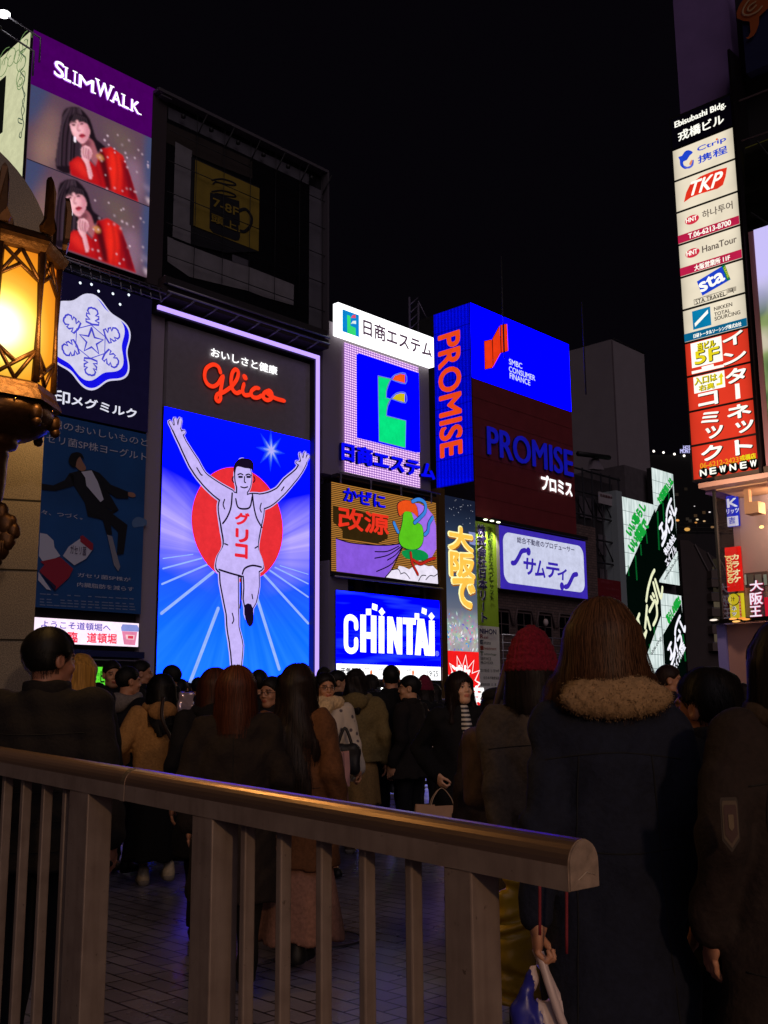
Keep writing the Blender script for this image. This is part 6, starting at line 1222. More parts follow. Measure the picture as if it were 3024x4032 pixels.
# unseen copy of the lantern, added for warm light on backs and railing
def copy_tree(o, parent=None):
    c = o.copy(); COL.objects.link(c)
    if parent: c.parent = parent
    for ch in list(o.children): copy_tree(ch, c)
    return c
l2 = copy_tree(lantern); l2.location = (2.0, -4.4, .1); l2['label'] = 'unseen twin of the bronze lantern, added behind the viewer for warm light'
for ch in l2.children:
    if ch.type == 'LIGHT': ch.data = ch.data.copy(); ch.data.energy = 270; ch.data.color = (1, .62, .34)
mb = MB(); mb.tube([(0, 0, -.1), (0, 0, zz(1950))], .09, bronze, 12); mb.build('post', l2)

# ================================================================== the railing
ZT = 1.06
pr = at_z(2290, 3302, 'S', ZT); pl = at_y(0, 2940, 'S', 3.95); dz_ = pl[2] - ZT
dv = (pl - pr); dv[2] = 0; Lr = np.linalg.norm(dv); dv /= Lr; ang = math.atan2(dv[1], dv[0])
o = thing('bridge_railing', 'brown metal railing with a rounded handrail and upright bars in the foreground', 'railing', (pr[0], pr[1], 0), ang)
Lt = Lr + 1.2; SL = dz_ / Lr
def along(px_, zy):      # distance along the railing whose upright at height z shows at photo x
    lo, hi = 0, Lt
    for _ in range(50):
        mid = (lo + hi) / 2; x, y = project((pr[0] + dv[0] * mid, pr[1] + dv[1] * mid, zy + SL * mid))
        if x > px_: lo = mid
        else: hi = mid
    return lo
hm, nt = nodes_mat('brushed_handrail'); b = nt.nodes['Principled BSDF']; b.inputs['Base Color'].default_value = (.42, .27, .19, 1); b.inputs['Metallic'].default_value = .85; b.inputs['Roughness'].default_value = .3
tc = nt.nodes.new('ShaderNodeTexCoord'); mp = nt.nodes.new('ShaderNodeMapping'); mp.inputs['Scale'].default_value = (2, 300, 300); nt.links.new(tc.outputs['Object'], mp.inputs[0]); no = nt.nodes.new('ShaderNodeTexNoise'); no.inputs['Scale'].default_value = 1; no.inputs['Detail'].default_value = 4; nt.links.new(mp.outputs[0], no.inputs[0])
rg = nt.nodes.new('ShaderNodeMapRange'); rg.inputs[3].default_value = .22; rg.inputs[4].default_value = .42; nt.links.new(no.outputs[0], rg.inputs[0]); nt.links.new(rg.outputs[0], b.inputs['Roughness'])
bp = nt.nodes.new('ShaderNodeBump'); bp.inputs['Strength'].default_value = .12; bp.inputs['Distance'].default_value = .001; nt.links.new(no.outputs[0], bp.inputs['Height']); nt.links.new(bp.outputs[0], b.inputs['Normal'])
pnt, nt = nodes_mat('worn_brown_paint'); b = nt.nodes['Principled BSDF']; tc = nt.nodes.new('ShaderNodeTexCoord')
def ns(scale, detail=5, vec=None):
    n = nt.nodes.new('ShaderNodeTexNoise'); n.inputs['Scale'].default_value = scale; n.inputs['Detail'].default_value = detail
    if vec:
        mp = nt.nodes.new('ShaderNodeMapping'); mp.inputs['Scale'].default_value = vec; nt.links.new(tc.outputs['Object'], mp.inputs[0]); nt.links.new(mp.outputs[0], n.inputs[0])
    else: nt.links.new(tc.outputs['Object'], n.inputs[0])
    return n.outputs[0]
def ramp(v, stops):
    r = nt.nodes.new('ShaderNodeValToRGB'); nt.links.new(v, r.inputs[0]); e_ = r.color_ramp.elements
    e_[0].position, e_[0].color = stops[0][0], (*stops[0][1], 1); e_[1].position, e_[1].color = stops[-1][0], (*stops[-1][1], 1)
    for p_, c_ in stops[1:-1]: q_ = e_.new(p_); q_.color = (*c_, 1)
    return r.outputs[0]
base_ = ramp(ns(14, 8), [(.3, (.20, .145, .115)), (.5, (.235, .175, .14)), (.72, (.27, .205, .165))])
drip = ramp(ns(3, 6, (16, 16, 1.2)), [(.3, (.8, .77, .75)), (.55, (1, 1, 1))]); chip = ramp(ns(60, 3), [(.70, (1, 1, 1)), (.76, (.35, .28, .24))])
m1 = nt.nodes.new('ShaderNodeMix'); m1.data_type = 'RGBA'; m1.blend_type = 'MULTIPLY'; m1.inputs[0].default_value = .8; nt.links.new(base_, m1.inputs[6]); nt.links.new(drip, m1.inputs[7])
m2 = nt.nodes.new('ShaderNodeMix'); m2.data_type = 'RGBA'; m2.blend_type = 'MULTIPLY'; m2.inputs[0].default_value = .8; nt.links.new(m1.outputs[2], m2.inputs[6]); nt.links.new(chip, m2.inputs[7]); nt.links.new(m2.outputs[2], b.inputs['Base Color'])
b.inputs['Metallic'].default_value = .15; rg = nt.nodes.new('ShaderNodeMapRange'); rg.inputs[3].default_value = .3; rg.inputs[4].default_value = .6; nt.links.new(ns(22, 4), rg.inputs[0]); nt.links.new(rg.outputs[0], b.inputs['Roughness'])
bp = nt.nodes.new('ShaderNodeBump'); bp.inputs['Strength'].default_value = .15; bp.inputs['Distance'].default_value = .002; nt.links.new(ns(45, 6), bp.inputs['Height']); nt.links.new(bp.outputs[0], b.inputs['Normal'])
capm = P('handrail_cap', '#9c8878', .5, .3, .22, 40, .2)
r_ = .045; sd = .045; zc = ZT - r_
prof = [(-r_, -sd)] + [(r_ * math.cos(t), r_ * math.sin(t)) for t in np.linspace(math.pi, 0, 15)] + [(r_, -sd)]
def rail_seg(x0, x1, m1, grow=0.0, name='handrail', caps=True):
    mb = MB(); n = len(prof); V = []
    for x in (x0, x1): V += [(x, y * (1 + grow), zc + SL * x + z * (1 + grow)) for y, z in prof]
    fs = [(i, i + 1, n + i + 1, n + i) for i in range(n - 1)]
    for i, f in enumerate(fs): mb.add([V[k] for k in f], [(3, 2, 1, 0)], m1 if 0 < i < n - 2 else pnt, 0 < i < n - 2)
    mb.add([V[0], V[n - 1], V[2 * n - 1], V[n]], [(0, 1, 2, 3)], pnt)
    if caps: mb.add(V[:n], [tuple(range(n))[::-1]], capm); mb.add(V[n:], [tuple(range(n))], capm)
    return mb.build(name, o)
_xj = 0
xj = along(535, ZT - .05)
h_ = rail_seg(0, xj - .012, hm); me = h_.data
bpy.context.view_layer.objects.active = h_
h2_ = rail_seg(xj + .012, Lt, hm); rail_seg(xj - .012, xj + .012, P('joint_sleeve', '#6a5a4a', .5, .4), .03, 'joint_sleeve')
mb = MB(); V = [(-.004, y * .96, zc + z * .96) for y, z in prof]; n = len(V); mb.add(V + [(-.0001, y * .96, zc + z * .96) for y, z in prof], [tuple(range(n))] + [(i, n + i, n + (i + 1) % n, (i + 1) % n) for i in range(n)], capm); mb.build('end_cap', o)
mb = MB()
def upright(x, wx, wy, m_, name):
    mb = MB(); mb.box(x, x + wx, -wy / 2, wy / 2, 0, zc - sd + SL * x + .004, m_); ob = mb.build(name, o)
    bv = ob.modifiers.new('edge', 'BEVEL'); bv.width = .004; bv.segments = 2; return ob
def solve(px_, ly, z):
    """x along the railing whose corner (x, ly, z) shows at photo column px_ (D pixels)"""
    lo, hi = -.2, Lt; nx = np.array([-dv[1], dv[0], 0])
    for _ in range(50):
        mid = (lo + hi) / 2; x, y = project(np.array([pr[0], pr[1], z]) + dv * mid + nx * ly)
        if x > px_ * 1.8228: lo = mid
        else: hi = mid
    return lo
near = 1 if np.dot(np.array([-dv[1], dv[0]]), -np.array([pr[0], pr[1]])) > 0 else -1
WY = .085
for l_, r__, z in ((963, 1087, .7), (408, 512, .7), (140, 236, .75)):
    x0 = solve(r__, -near * WY / 2, z); x1 = solve(l_, near * WY / 2, z)
    upright(x0, x1 - x0, WY, pnt, 'post')
for c_ in (896, 794, 699.5, 611.5, 533, 139, 92.5, 47, 6, -34): upright(solve(c_, 0, .75) - .011, .022, .034, pnt, 'upright_bar')
mb = MB(); mb.box(0.05, Lt, -.02, .02, .08, .12, pnt); mb.build('bottom_rail', o)
mb = MB(); zc0 = zc - .01
mb.tube([(-.0055, -.03, zc0 - .012), (-.0055, -.004, zc0 - .004), (-.0055, .022, zc0 - .016)], .0006, P('scratch', '#c8b8a8', .5), 4); mb.build('scratch', o)
# ================================================================== people
def nets(f, o, h):
    """surface nets: the zero level of a sampled distance field as a quad mesh"""
    ins = f < 0; nx, ny, nz = f.shape
    c = np.zeros((nx - 1, ny - 1, nz - 1), np.int16)
    for i in (0, 1):
        for j in (0, 1):
            for k in (0, 1): c += ins[i:nx - 1 + i, j:ny - 1 + j, k:nz - 1 + k]
    act = (c > 0) & (c < 8); idx = -np.ones(act.shape, np.int64); I, J, K_ = np.nonzero(act); n = len(I); idx[I, J, K_] = np.arange(n)
    acc = np.zeros((n, 3)); cnt = np.zeros(n); cor = [(i, j, k) for i in (0, 1) for j in (0, 1) for k in (0, 1)]
    for a in cor:
        for ax in range(3):
            if a[ax]: continue
            b = list(a); b[ax] = 1; fa = f[I + a[0], J + a[1], K_ + a[2]]; fb = f[I + b[0], J + b[1], K_ + b[2]]
            m = (fa < 0) != (fb < 0); t = np.where(m, fa / np.where(m, fa - fb, 1), 0)
            for q in range(3): acc[:, q] += np.where(m, a[q] + (t if q == ax else 0), 0)
            cnt += m
    V = (acc / cnt[:, None] + np.stack([I, J, K_], 1)) * h + np.array(o)
    Fs = []
    for ax in range(3):
        A = ins; B = np.roll(ins, -1, ax); sl = [slice(1, -1)] * 3; sl[ax] = slice(0, -1)
        cr = (A != B); E_ = np.argwhere(cr[tuple(sl)]); 
        off = [1, 1, 1]; off[ax] = 0; E_ = E_ + np.array(off)
        u, v = [q for q in range(3) if q != ax]
        def cell(du, dv):
            p = E_.copy(); p[:, u] -= du; p[:, v] -= dv; return idx[p[:, 0], p[:, 1], p[:, 2]]
        q = np.stack([cell(1, 1), cell(0, 1), cell(0, 0), cell(1, 0)], 1)
        s_ = A[E_[:, 0], E_[:, 1], E_[:, 2]]
        if ax == 1: s_ = ~s_
        q[~s_] = q[~s_][:, ::-1]; Fs.append(q[(q >= 0).all(1)])
    return V, np.concatenate(Fs)
class G:
    def __init__(s, b0, b1, h):
        s.o = b0; s.h = h; ax = [np.arange(b0[i], b1[i] + h, h) for i in range(3)]
        s.x, s.y, s.z = np.meshgrid(*ax, indexing='ij')
    def cap(s, a, b, ra, rb=None):
        rb = ra if rb is None else rb; a = np.array(a, float); b = np.array(b, float); d = b - a; L = d @ d + 1e-9
        t = np.clip(((s.x - a[0]) * d[0] + (s.y - a[1]) * d[1] + (s.z - a[2]) * d[2]) / L, 0, 1)
        return np.sqrt((s.x - a[0] - t * d[0]) ** 2 + (s.y - a[1] - t * d[1]) ** 2 + (s.z - a[2] - t * d[2]) ** 2) - (ra + (rb - ra) * t)
    def ell(s, c, r):
        X, Y, Z = (s.x - c[0]) / r[0], (s.y - c[1]) / r[1], (s.z - c[2]) / r[2]; k0 = np.sqrt(X * X + Y * Y + Z * Z)
        k1 = np.sqrt((X / r[0]) ** 2 + (Y / r[1]) ** 2 + (Z / r[2]) ** 2) + 1e-9; return k0 * (k0 - 1) / k1
    def loft(s, prof, cx=0.0):
        """elliptical sections: rows of z, half width, half depth, centre y"""
        p = np.array(prof); A, B, C = (np.interp(s.z, p[:, 0], p[:, i]) for i in (1, 2, 3))
        d = (np.sqrt(((s.x - cx) / A) ** 2 + ((s.y - C) / B) ** 2) - 1) * np.minimum(A, B)
        return np.maximum(d, np.maximum(p[0, 0] - s.z, s.z - p[-1, 0]))
    def box(s, c, r, k=.02):
        q = [np.abs(v - c[i]) - r[i] + k for i, v in enumerate((s.x, s.y, s.z))]
        return np.sqrt(sum(np.maximum(v, 0) ** 2 for v in q)) + np.minimum(np.maximum(np.maximum(q[0], q[1]), q[2]), 0) - k
    def mesh(s, f): return nets(f, s.o, s.h)
def smin(a, b, k):
    h = np.clip(.5 + .5 * (b - a) / k, 0, 1); return b + (a - b) * h - k * h * (1 - h)
def smax(a, b, k): return -smin(-a, -b, k)
def folds(g, ph, k=1.0):
    x, y, z = g.x * k, g.y * k, g.z * k
    return (np.sin(13 * x + 9 * y + 5 * np.sin(4.3 * z + ph) + ph) * np.sin(6 * z + 3 * np.sin(9 * x + ph)) + .6 * np.sin(27 * z + 8 * np.sin(6 * x + 2 * ph) + 11 * y) * np.cos(8 * x + ph))
def add_vf(mb, V, Fq, m, M=None):
    if M is not None: V = (np.c_[V, np.ones(len(V))] @ np.array(M).T)[:, :3]
    mb.add(V, [tuple(f) for f in Fq], m, True)

# ---- materials of people
def skin_mat(tone):
    key = ('skin', tone)
    if key in _M: return _M[key]
    m, nt = nodes_mat('skin'); b = nt.nodes['Principled BSDF']; at = nt.nodes.new('ShaderNodeAttribute'); at.attribute_name = 'Col'
    mx = nt.nodes.new('ShaderNodeMix'); mx.data_type = 'RGBA'; mx.blend_type = 'MULTIPLY'; mx.inputs[0].default_value = 1; mx.inputs[6].default_value = (*lin(tone), 1); nt.links.new(at.outputs['Color'], mx.inputs[7])
    nt.links.new(mx.outputs[2], b.inputs['Base Color']); b.inputs['Roughness'].default_value = .5; b.inputs['Subsurface Weight'].default_value = .12; b.inputs['Subsurface Radius'].default_value = (.02, .008, .004); b.inputs['Subsurface Scale'].default_value = .3
    _M[key] = m; return m
def hair_mat(h):
    key = ('hair', h)
    if key in _M: return _M[key]
    m, nt = nodes_mat('hair'); b = nt.nodes['Principled BSDF']; tc = nt.nodes.new('ShaderNodeTexCoord'); mp = nt.nodes.new('ShaderNodeMapping'); mp.inputs['Scale'].default_value = (85, 85, 4); nt.links.new(tc.outputs['Object'], mp.inputs[0])
    no = nt.nodes.new('ShaderNodeTexNoise'); no.inputs['Scale'].default_value = 1; no.inputs['Detail'].default_value = 5; nt.links.new(mp.outputs[0], no.inputs[0])
    c = lin(h); rp = nt.nodes.new('ShaderNodeValToRGB'); rp.color_ramp.elements[0].position = .32; rp.color_ramp.elements[0].color = (*[v * .62 for v in c], 1); rp.color_ramp.elements[1].position = .7; rp.color_ramp.elements[1].color = (*[min(1, v * 1.35) for v in c], 1)
    nt.links.new(no.outputs[0], rp.inputs[0]); nt.links.new(rp.outputs[0], b.inputs['Base Color']); b.inputs['Roughness'].default_value = .62; b.inputs['Specular IOR Level'].default_value = .25
    bp = nt.nodes.new('ShaderNodeBump'); bp.inputs['Strength'].default_value = .35; bp.inputs['Distance'].default_value = .004; nt.links.new(no.outputs[0], bp.inputs['Height']); nt.links.new(bp.outputs[0], b.inputs['Normal'])
    _M[key] = m; return m
def hair_plain(c):
    key = ('hp', c)
    if key not in _M:
        m, nt = nodes_mat('hair_strand'); b = nt.nodes['Principled BSDF']; b.inputs['Base Color'].default_value = (*c, 1); b.inputs['Roughness'].default_value = .55; b.inputs['Specular IOR Level'].default_value = .25; _M[key] = m
    return _M[key]
def cloth(h, rough=.9, scale=60, noise=.2, bump=.25): return P('cloth', h, rough, 0, noise, scale, bump, .3)

# ---- a head, hands and hair, modelled once and reused
def make_head():
    g = G((-.115, -.16, -.24), (.115, .15, .15), .0058)
    d = g.ell((0, -.012, .028), (.072, .092, .086)); d = smin(d, g.ell((0, .028, -.035), (.056, .062, .078)), .03)
    d = smin(d, g.ell((0, .058, -.092), (.026, .024, .02)), .03); d = smin(d, g.cap((-.042, .01, -.07), (-.018, .055, -.095), .018, .014), .02); d = smin(d, g.cap((.042, .01, -.07), (.018, .055, -.095), .018, .014), .02)
    d = smin(d, g.cap((0, -.02, -.06), (0, -.04, -.235), .05, .058), .03)
    d = smin(d, g.cap((-.03, .076, .022), (.03, .076, .022), .011), .014)
    for sx in (-1, 1):
        d = smax(d, -g.ell((sx * .031, .1, -.002), (.019, .017, .012)), .01); d = smin(d, g.ell((sx * .031, .074, -.003), (.013, .013, .011)), .004)
        d = smin(d, g.ell((sx * .038, .062, -.032), (.02, .018, .016)), .02)
        e = g.ell((sx * .074, -.008, -.006), (.011, .021, .031)); e = smax(e, -g.ell((sx * .084, -.002, -.002), (.007, .011, .018)), .005); d = smin(d, e, .008)
    d = smin(d, g.cap((0, .086, .014), (0, .099, -.027), .007, .010), .012); d = smin(d, g.ell((-.013, .09, -.031), (.009, .01, .007)), .006); d = smin(d, g.ell((.013, .09, -.031), (.009, .01, .007)), .006)
    d = smin(d, g.ell((0, .085, -.058), (.022, .011, .006)), .006); d = smin(d, g.ell((0, .083, -.068), (.019, .011, .007)), .006); d = smax(d, -g.ell((0, .1, -.0628), (.02, .01, .0016)), .003)
    V, Fq = g.mesh(d); Cc = np.ones((len(V), 3)); x, y, z = V.T
    def paint(mask, c): Cc[mask] = c
    for sx in (-1, 1):
        ex = (x - sx * .031) / .0155; ez = (z + .002) / .0075; paint((ex ** 2 + ez ** 2 < 1) & (y > .05), (.9, .95, 1.0)); paint((((x - sx * .031) / .0075) ** 2 + ez ** 2 < 1) & (y > .05), (.03, .02, .02)); paint((np.abs(x - sx * .031) < .017) & (np.abs(z - .0062) < .003) & (y > .05), (.06, .04, .04))
        paint((np.abs(x - sx * .032) < .02) & (np.abs(z - .021 + .12 * (np.abs(x) - .03)) < .0045) & (y > .05), (.12, .09, .08))
    paint((np.abs(x) < .022 - .25 * np.abs(z + .063)) & (z < -.052) & (z > -.074) & (y > .07), (.72, .38, .38))
    return V, Fq, Cc
def make_hand(curl):
    """left or right by mirroring; wrist at the origin, fingers down, thumb towards +y"""
    g = G((-.05, -.07, -.2), (.05, .075, .04), .0042)
    d = g.ell((0, 0, -.05), (.017, .042, .05)); d = smin(d, g.cap((0, 0, .03), (0, 0, -.02), .024, .025), .02)
    for k, (y, L) in enumerate(((.031, .072), (.0105, .08), (-.0105, .074), (-.03, .058))):
        a = np.array([0, y, -.088]); t = 0; pr_ = a
        for j, fr_ in enumerate((.45, .32, .26)):
            t += curl * (1 + .12 * k) * (.6 if j == 0 else 1); q = pr_ + np.array([math.sin(t), 0.02 * (k - 1.5) * -1, -math.cos(t)]) * L * fr_
            d = smin(d, g.cap(pr_, q, .0088 - .0008 * j, .008 - .0008 * j), .005); pr_ = q
    b = np.array([.006, .042, -.05]); d = smin(d, g.cap((0, .024, -.022), b, .016, .0125), .012); b2_ = b + np.array([.012 + curl * .012, .012, -.03]); d = smin(d, g.cap(b, b2_, .0105, .0095), .006); d = smin(d, g.cap(b2_, b2_ + np.array([.008 + .012 * curl, -.004, -.024]), .009, .0075), .005)
    return g.mesh(d)
HEAD = make_head(); HANDS = {'relaxed': make_hand(.28), 'grip': make_hand(1.05)}
_H = {}
def hair_mesh(style, L, h, seed=0):
    key = (style, L, h, seed)
    if key in _H: return _H[key]
    lo = -.18 if style in ('short', 'crop', 'beanie') else (-.55 if style == 'tucked' else -L - .06)
    g = G((-.22, -.26, lo), (.22, .17, .17), h)
    an = np.arctan2(g.x, -(g.y - .0)); 
    strand = .0016 * np.sin(an * 23 + 4 * np.sin(g.z * 9 + seed) + seed) + .0012 * np.sin(an * 57 + 3 * np.sin(g.z * 14) + seed * 2)
    cap_ = g.ell((0, -.016, .034), (.083, .106, .098))
    if style in ('short', 'crop'):
        d = cap_; d = smax(d, .72 * g.y - .69 * g.z - (.018 if style == 'short' else .006), .012); d = smax(d, -(g.z + .085 + .35 * g.y), .02)
        e = np.minimum(np.sqrt((np.abs(g.x) - .078) ** 2 + (g.y + .004) ** 2 + (g.z + .006) ** 2) - .03, 9); d = smax(d, -e, .01); d = d + strand * .8 + .002 * np.sin(40 * g.x + 13 * g.z + seed) * np.sin(35 * g.z + 20 * g.y)
    elif style == 'bob':
        d = g.ell((0, -.018, .03), (.088, .108, .1)); body = g.loft([(-L, .098, .098, -.022), (-.08, .103, .105, -.022), (.04, .088, .104, -.02)]); d = smin(d, body, .03)
        d = smax(d, -(g.ell((0, .125, -.06), (.062, .11, .11))), .015); d = d + strand
    elif style == 'tucked':
        d = g.ell((0, -.018, .034), (.088, .109, .1)); body = g.loft([(-L - .05, .155, .07, .005), (-.14, .142, .095, -.015), (-.06, .115, .108, -.03), (.04, .09, .107, -.018)]) + .004 * np.sin(16 * g.z + 5 * an)
        d = smin(d, body, .04); d = smin(d, g.cap((-.1, .02, -.1), (-.15, .01, -.19), .032, .02), .03); d = smin(d, g.cap((-.13, -.02, -.1), (-.15, -.02, -.18), .022, .014), .03); d = smin(d, g.cap((.1, .02, -.1), (.165, .0, -.24), .03, .018), .03)
        d = smax(d, -g.ell((0, .14, -.06), (.06, .115, .12)), .02); d = d + strand * .8
    elif style in ('long', 'wavy', 'side'):
        d = g.ell((0, -.018, .034), (.087, .108, .1)); w = .098 if style != 'wavy' else .108
        wav = 0 if style != 'wavy' else .012 * np.sin(22 * g.z + 6 * an + seed)
        body = g.loft([(-L - .02, w * .62, .03, -.135), (-L * .8, w * .95, .045, -.13), (-.26, w * 1.08, .062, -.112), (-.16, w * 1.02, .08, -.075), (-.06, .098, .1, -.03), (.04, .087, .104, -.018)]) + wav
        d = smin(d, body, .04); d = smax(d, -g.ell((0, .13, -.055), (.06, .115, .115)), .02)
        for sx in (-1, 1): d = smin(d, g.cap((sx * .082, -.008, .0), (sx * .105, .012, -min(L, .34)), .018, .028), .03)
        d = smax(d, -g.ell((0, .15, -.07), (.06, .12, .13)), .02); d = d + strand * 1.2
    elif style == 'bun':
        d = smax(cap_, .72 * g.y - .69 * g.z - .01, .012); d = smax(d, -(g.z + .08 + .4 * g.y), .02); d = smin(d, g.ell((0, -.1, .09), (.045, .045, .04)), .01) + strand * .6
    elif style == 'pony':
        d = smax(cap_, .72 * g.y - .69 * g.z - .01, .012); d = smax(d, -(g.z + .1 + .4 * g.y), .02); d = smin(d, g.cap((0, -.1, -.02), (.02, -.15, -L), .03, .022), .04) + strand
    _H[key] = g.mesh(d); return _H[key]
def strands(mb, mats, V, n, zend, rng, w=.0012, lift=.0025, swirl=1.2):
    """many fine hairs following the outer surface of the hair mass from the crown to its ends"""
    c = np.array([0, -.02, .03]); D_ = V - c; th = np.arctan2(D_[:, 0], -D_[:, 1]); NT = 40
    ti = ((th + math.pi) / (2 * math.pi) * NT).astype(int) % NT
    up = D_[:, 2] > 0; ph = np.arctan2(np.hypot(D_[:, 0], D_[:, 1]), D_[:, 2]); NP_ = 9; A = np.full((NT, NP_), np.nan); pi_ = np.minimum((ph / (math.pi / 2) * NP_).astype(int), NP_ - 1); Rr = np.linalg.norm(D_, axis=1)
    for a, b, r_ in zip(ti[up], pi_[up], Rr[up]): A[a, b] = np.nanmax([A[a, b], r_])
    dz = .02; NZ = max(1, int((c[2] - zend) / dz) + 1); B = np.full((NT, NZ), np.nan); zi = np.clip(((c[2] - V[:, 2]) / dz).astype(int), 0, NZ - 1); rh = np.hypot(D_[:, 0], D_[:, 1]); dn_ = ~up
    for a, b, r_ in zip(ti[dn_], zi[dn_], rh[dn_]): B[a, b] = np.nanmax([B[a, b], r_])
    def look(T_, a, b):
        a = a % NT; i0 = np.floor(a).astype(int) % NT; f = a - np.floor(a); b0 = np.clip(np.floor(b).astype(int), 0, T_.shape[1] - 1); b1 = np.clip(b0 + 1, 0, T_.shape[1] - 1); g_ = np.clip(b - b0, 0, 1)
        v0 = T_[i0, b0] * (1 - f) + T_[(i0 + 1) % NT, b0] * f; v1 = T_[i0, b1] * (1 - f) + T_[(i0 + 1) % NT, b1] * f; v1 = np.where(np.isnan(v1), v0, v1); return v0 * (1 - g_) + v1 * g_
    for mi_, mat in enumerate(mats):
        VV = []; FF = []; base = 0
        for q in range(n // len(mats)):
            t0 = rng.uniform(0, NT); dr = rng.uniform(-swirl, swirl); k1 = 7; k2 = int(NZ * rng.uniform(.75 if swirl < 2 else .0, 1.04)) ; f1 = np.linspace(rng.uniform(.03, .5), 1, k1); lf = lift * rng.uniform(.2, 1.6) * (1 + np.linspace(0, 1, k1 + k2) ** 3 * 2)
            av = t0 + dr * np.linspace(0, 1, k1 + k2) + .5 * np.sin(np.linspace(0, rng.uniform(3, 8), k1 + k2) + rng.uniform(0, 6)) * np.linspace(0, 1, k1 + k2)
            r1 = look(A, av[:k1] - .5, f1 * NP_ - .5) + lf[:k1]; phv = f1 * math.pi / 2; thv = av / NT * 2 * math.pi - math.pi
            z2 = np.arange(k2) * 1.0; r2 = look(B, av[k1:] - .5, z2 - .5) + lf[k1:]
            rad = np.concatenate([r1 * np.sin(phv), r2]); zz_ = np.concatenate([c[2] + r1 * np.cos(phv), c[2] - (z2 + .3) * dz])
            ok = ~np.isnan(rad); m_ = len(rad) if ok.all() else int(np.argmin(ok))
            if m_ < 4: continue
            rad, zz_, tv = rad[:m_], zz_[:m_], thv[:m_]; ww = w * np.linspace(1, .35, m_) / np.maximum(rad, .02)
            for sg in (-1, 1): VV.append(np.stack([c[0] + rad * np.sin(tv + sg * ww), c[1] - rad * np.cos(tv + sg * ww), zz_], 1))
            FF += [(base + i, base + m_ + i, base + m_ + i + 1, base + i + 1) for i in range(m_ - 1)]; base += 2 * m_
        if VV: mb.add(np.concatenate(VV), FF, mat, True)
def fuzz(mb, V, Fq, m, n, L, rng):
    a = V[Fq]; c = a.mean(1); nn = np.cross(a[:, 1] - a[:, 0], a[:, 2] - a[:, 0]); nn /= np.linalg.norm(nn, axis=1)[:, None] + 1e-9
    for i in rng.integers(0, len(Fq), n):
        p = c[i] + rng.normal(0, .003, 3); d = nn[i] + rng.normal(0, .5, 3); d /= np.linalg.norm(d); q = p + d * L * rng.uniform(.5, 1.2) + np.array([0, 0, -.002]); t = np.cross(d, [.3, .2, 1.0]); t /= np.linalg.norm(t) + 1e-9; u = np.cross(d, t); w = .0011
        mb.add([p + t * w, p - t * w * .5 + u * w, p - t * w * .5 - u * w, q], [(0, 1, 3), (1, 2, 3), (2, 0, 3)], m, True)
def ik(S, T, l1, l2, pole):
    S = np.array(S, float); T = np.array(T, float); d = T - S; L = np.linalg.norm(d)
    if L > (l1 + l2) * .995: T = S + d / L * (l1 + l2) * .995; d = T - S; L = np.linalg.norm(d)
    a = (l1 * l1 - l2 * l2 + L * L) / (2 * L); hh = math.sqrt(max(l1 * l1 - a * a, 1e-6)); u = d / L; p = np.array(pole, float); p -= u * (p @ u); p /= np.linalg.norm(p) + 1e-9
    return S + u * a + p * hh, T
class Person: pass
SK = '#b98466'
PEOPLE = []
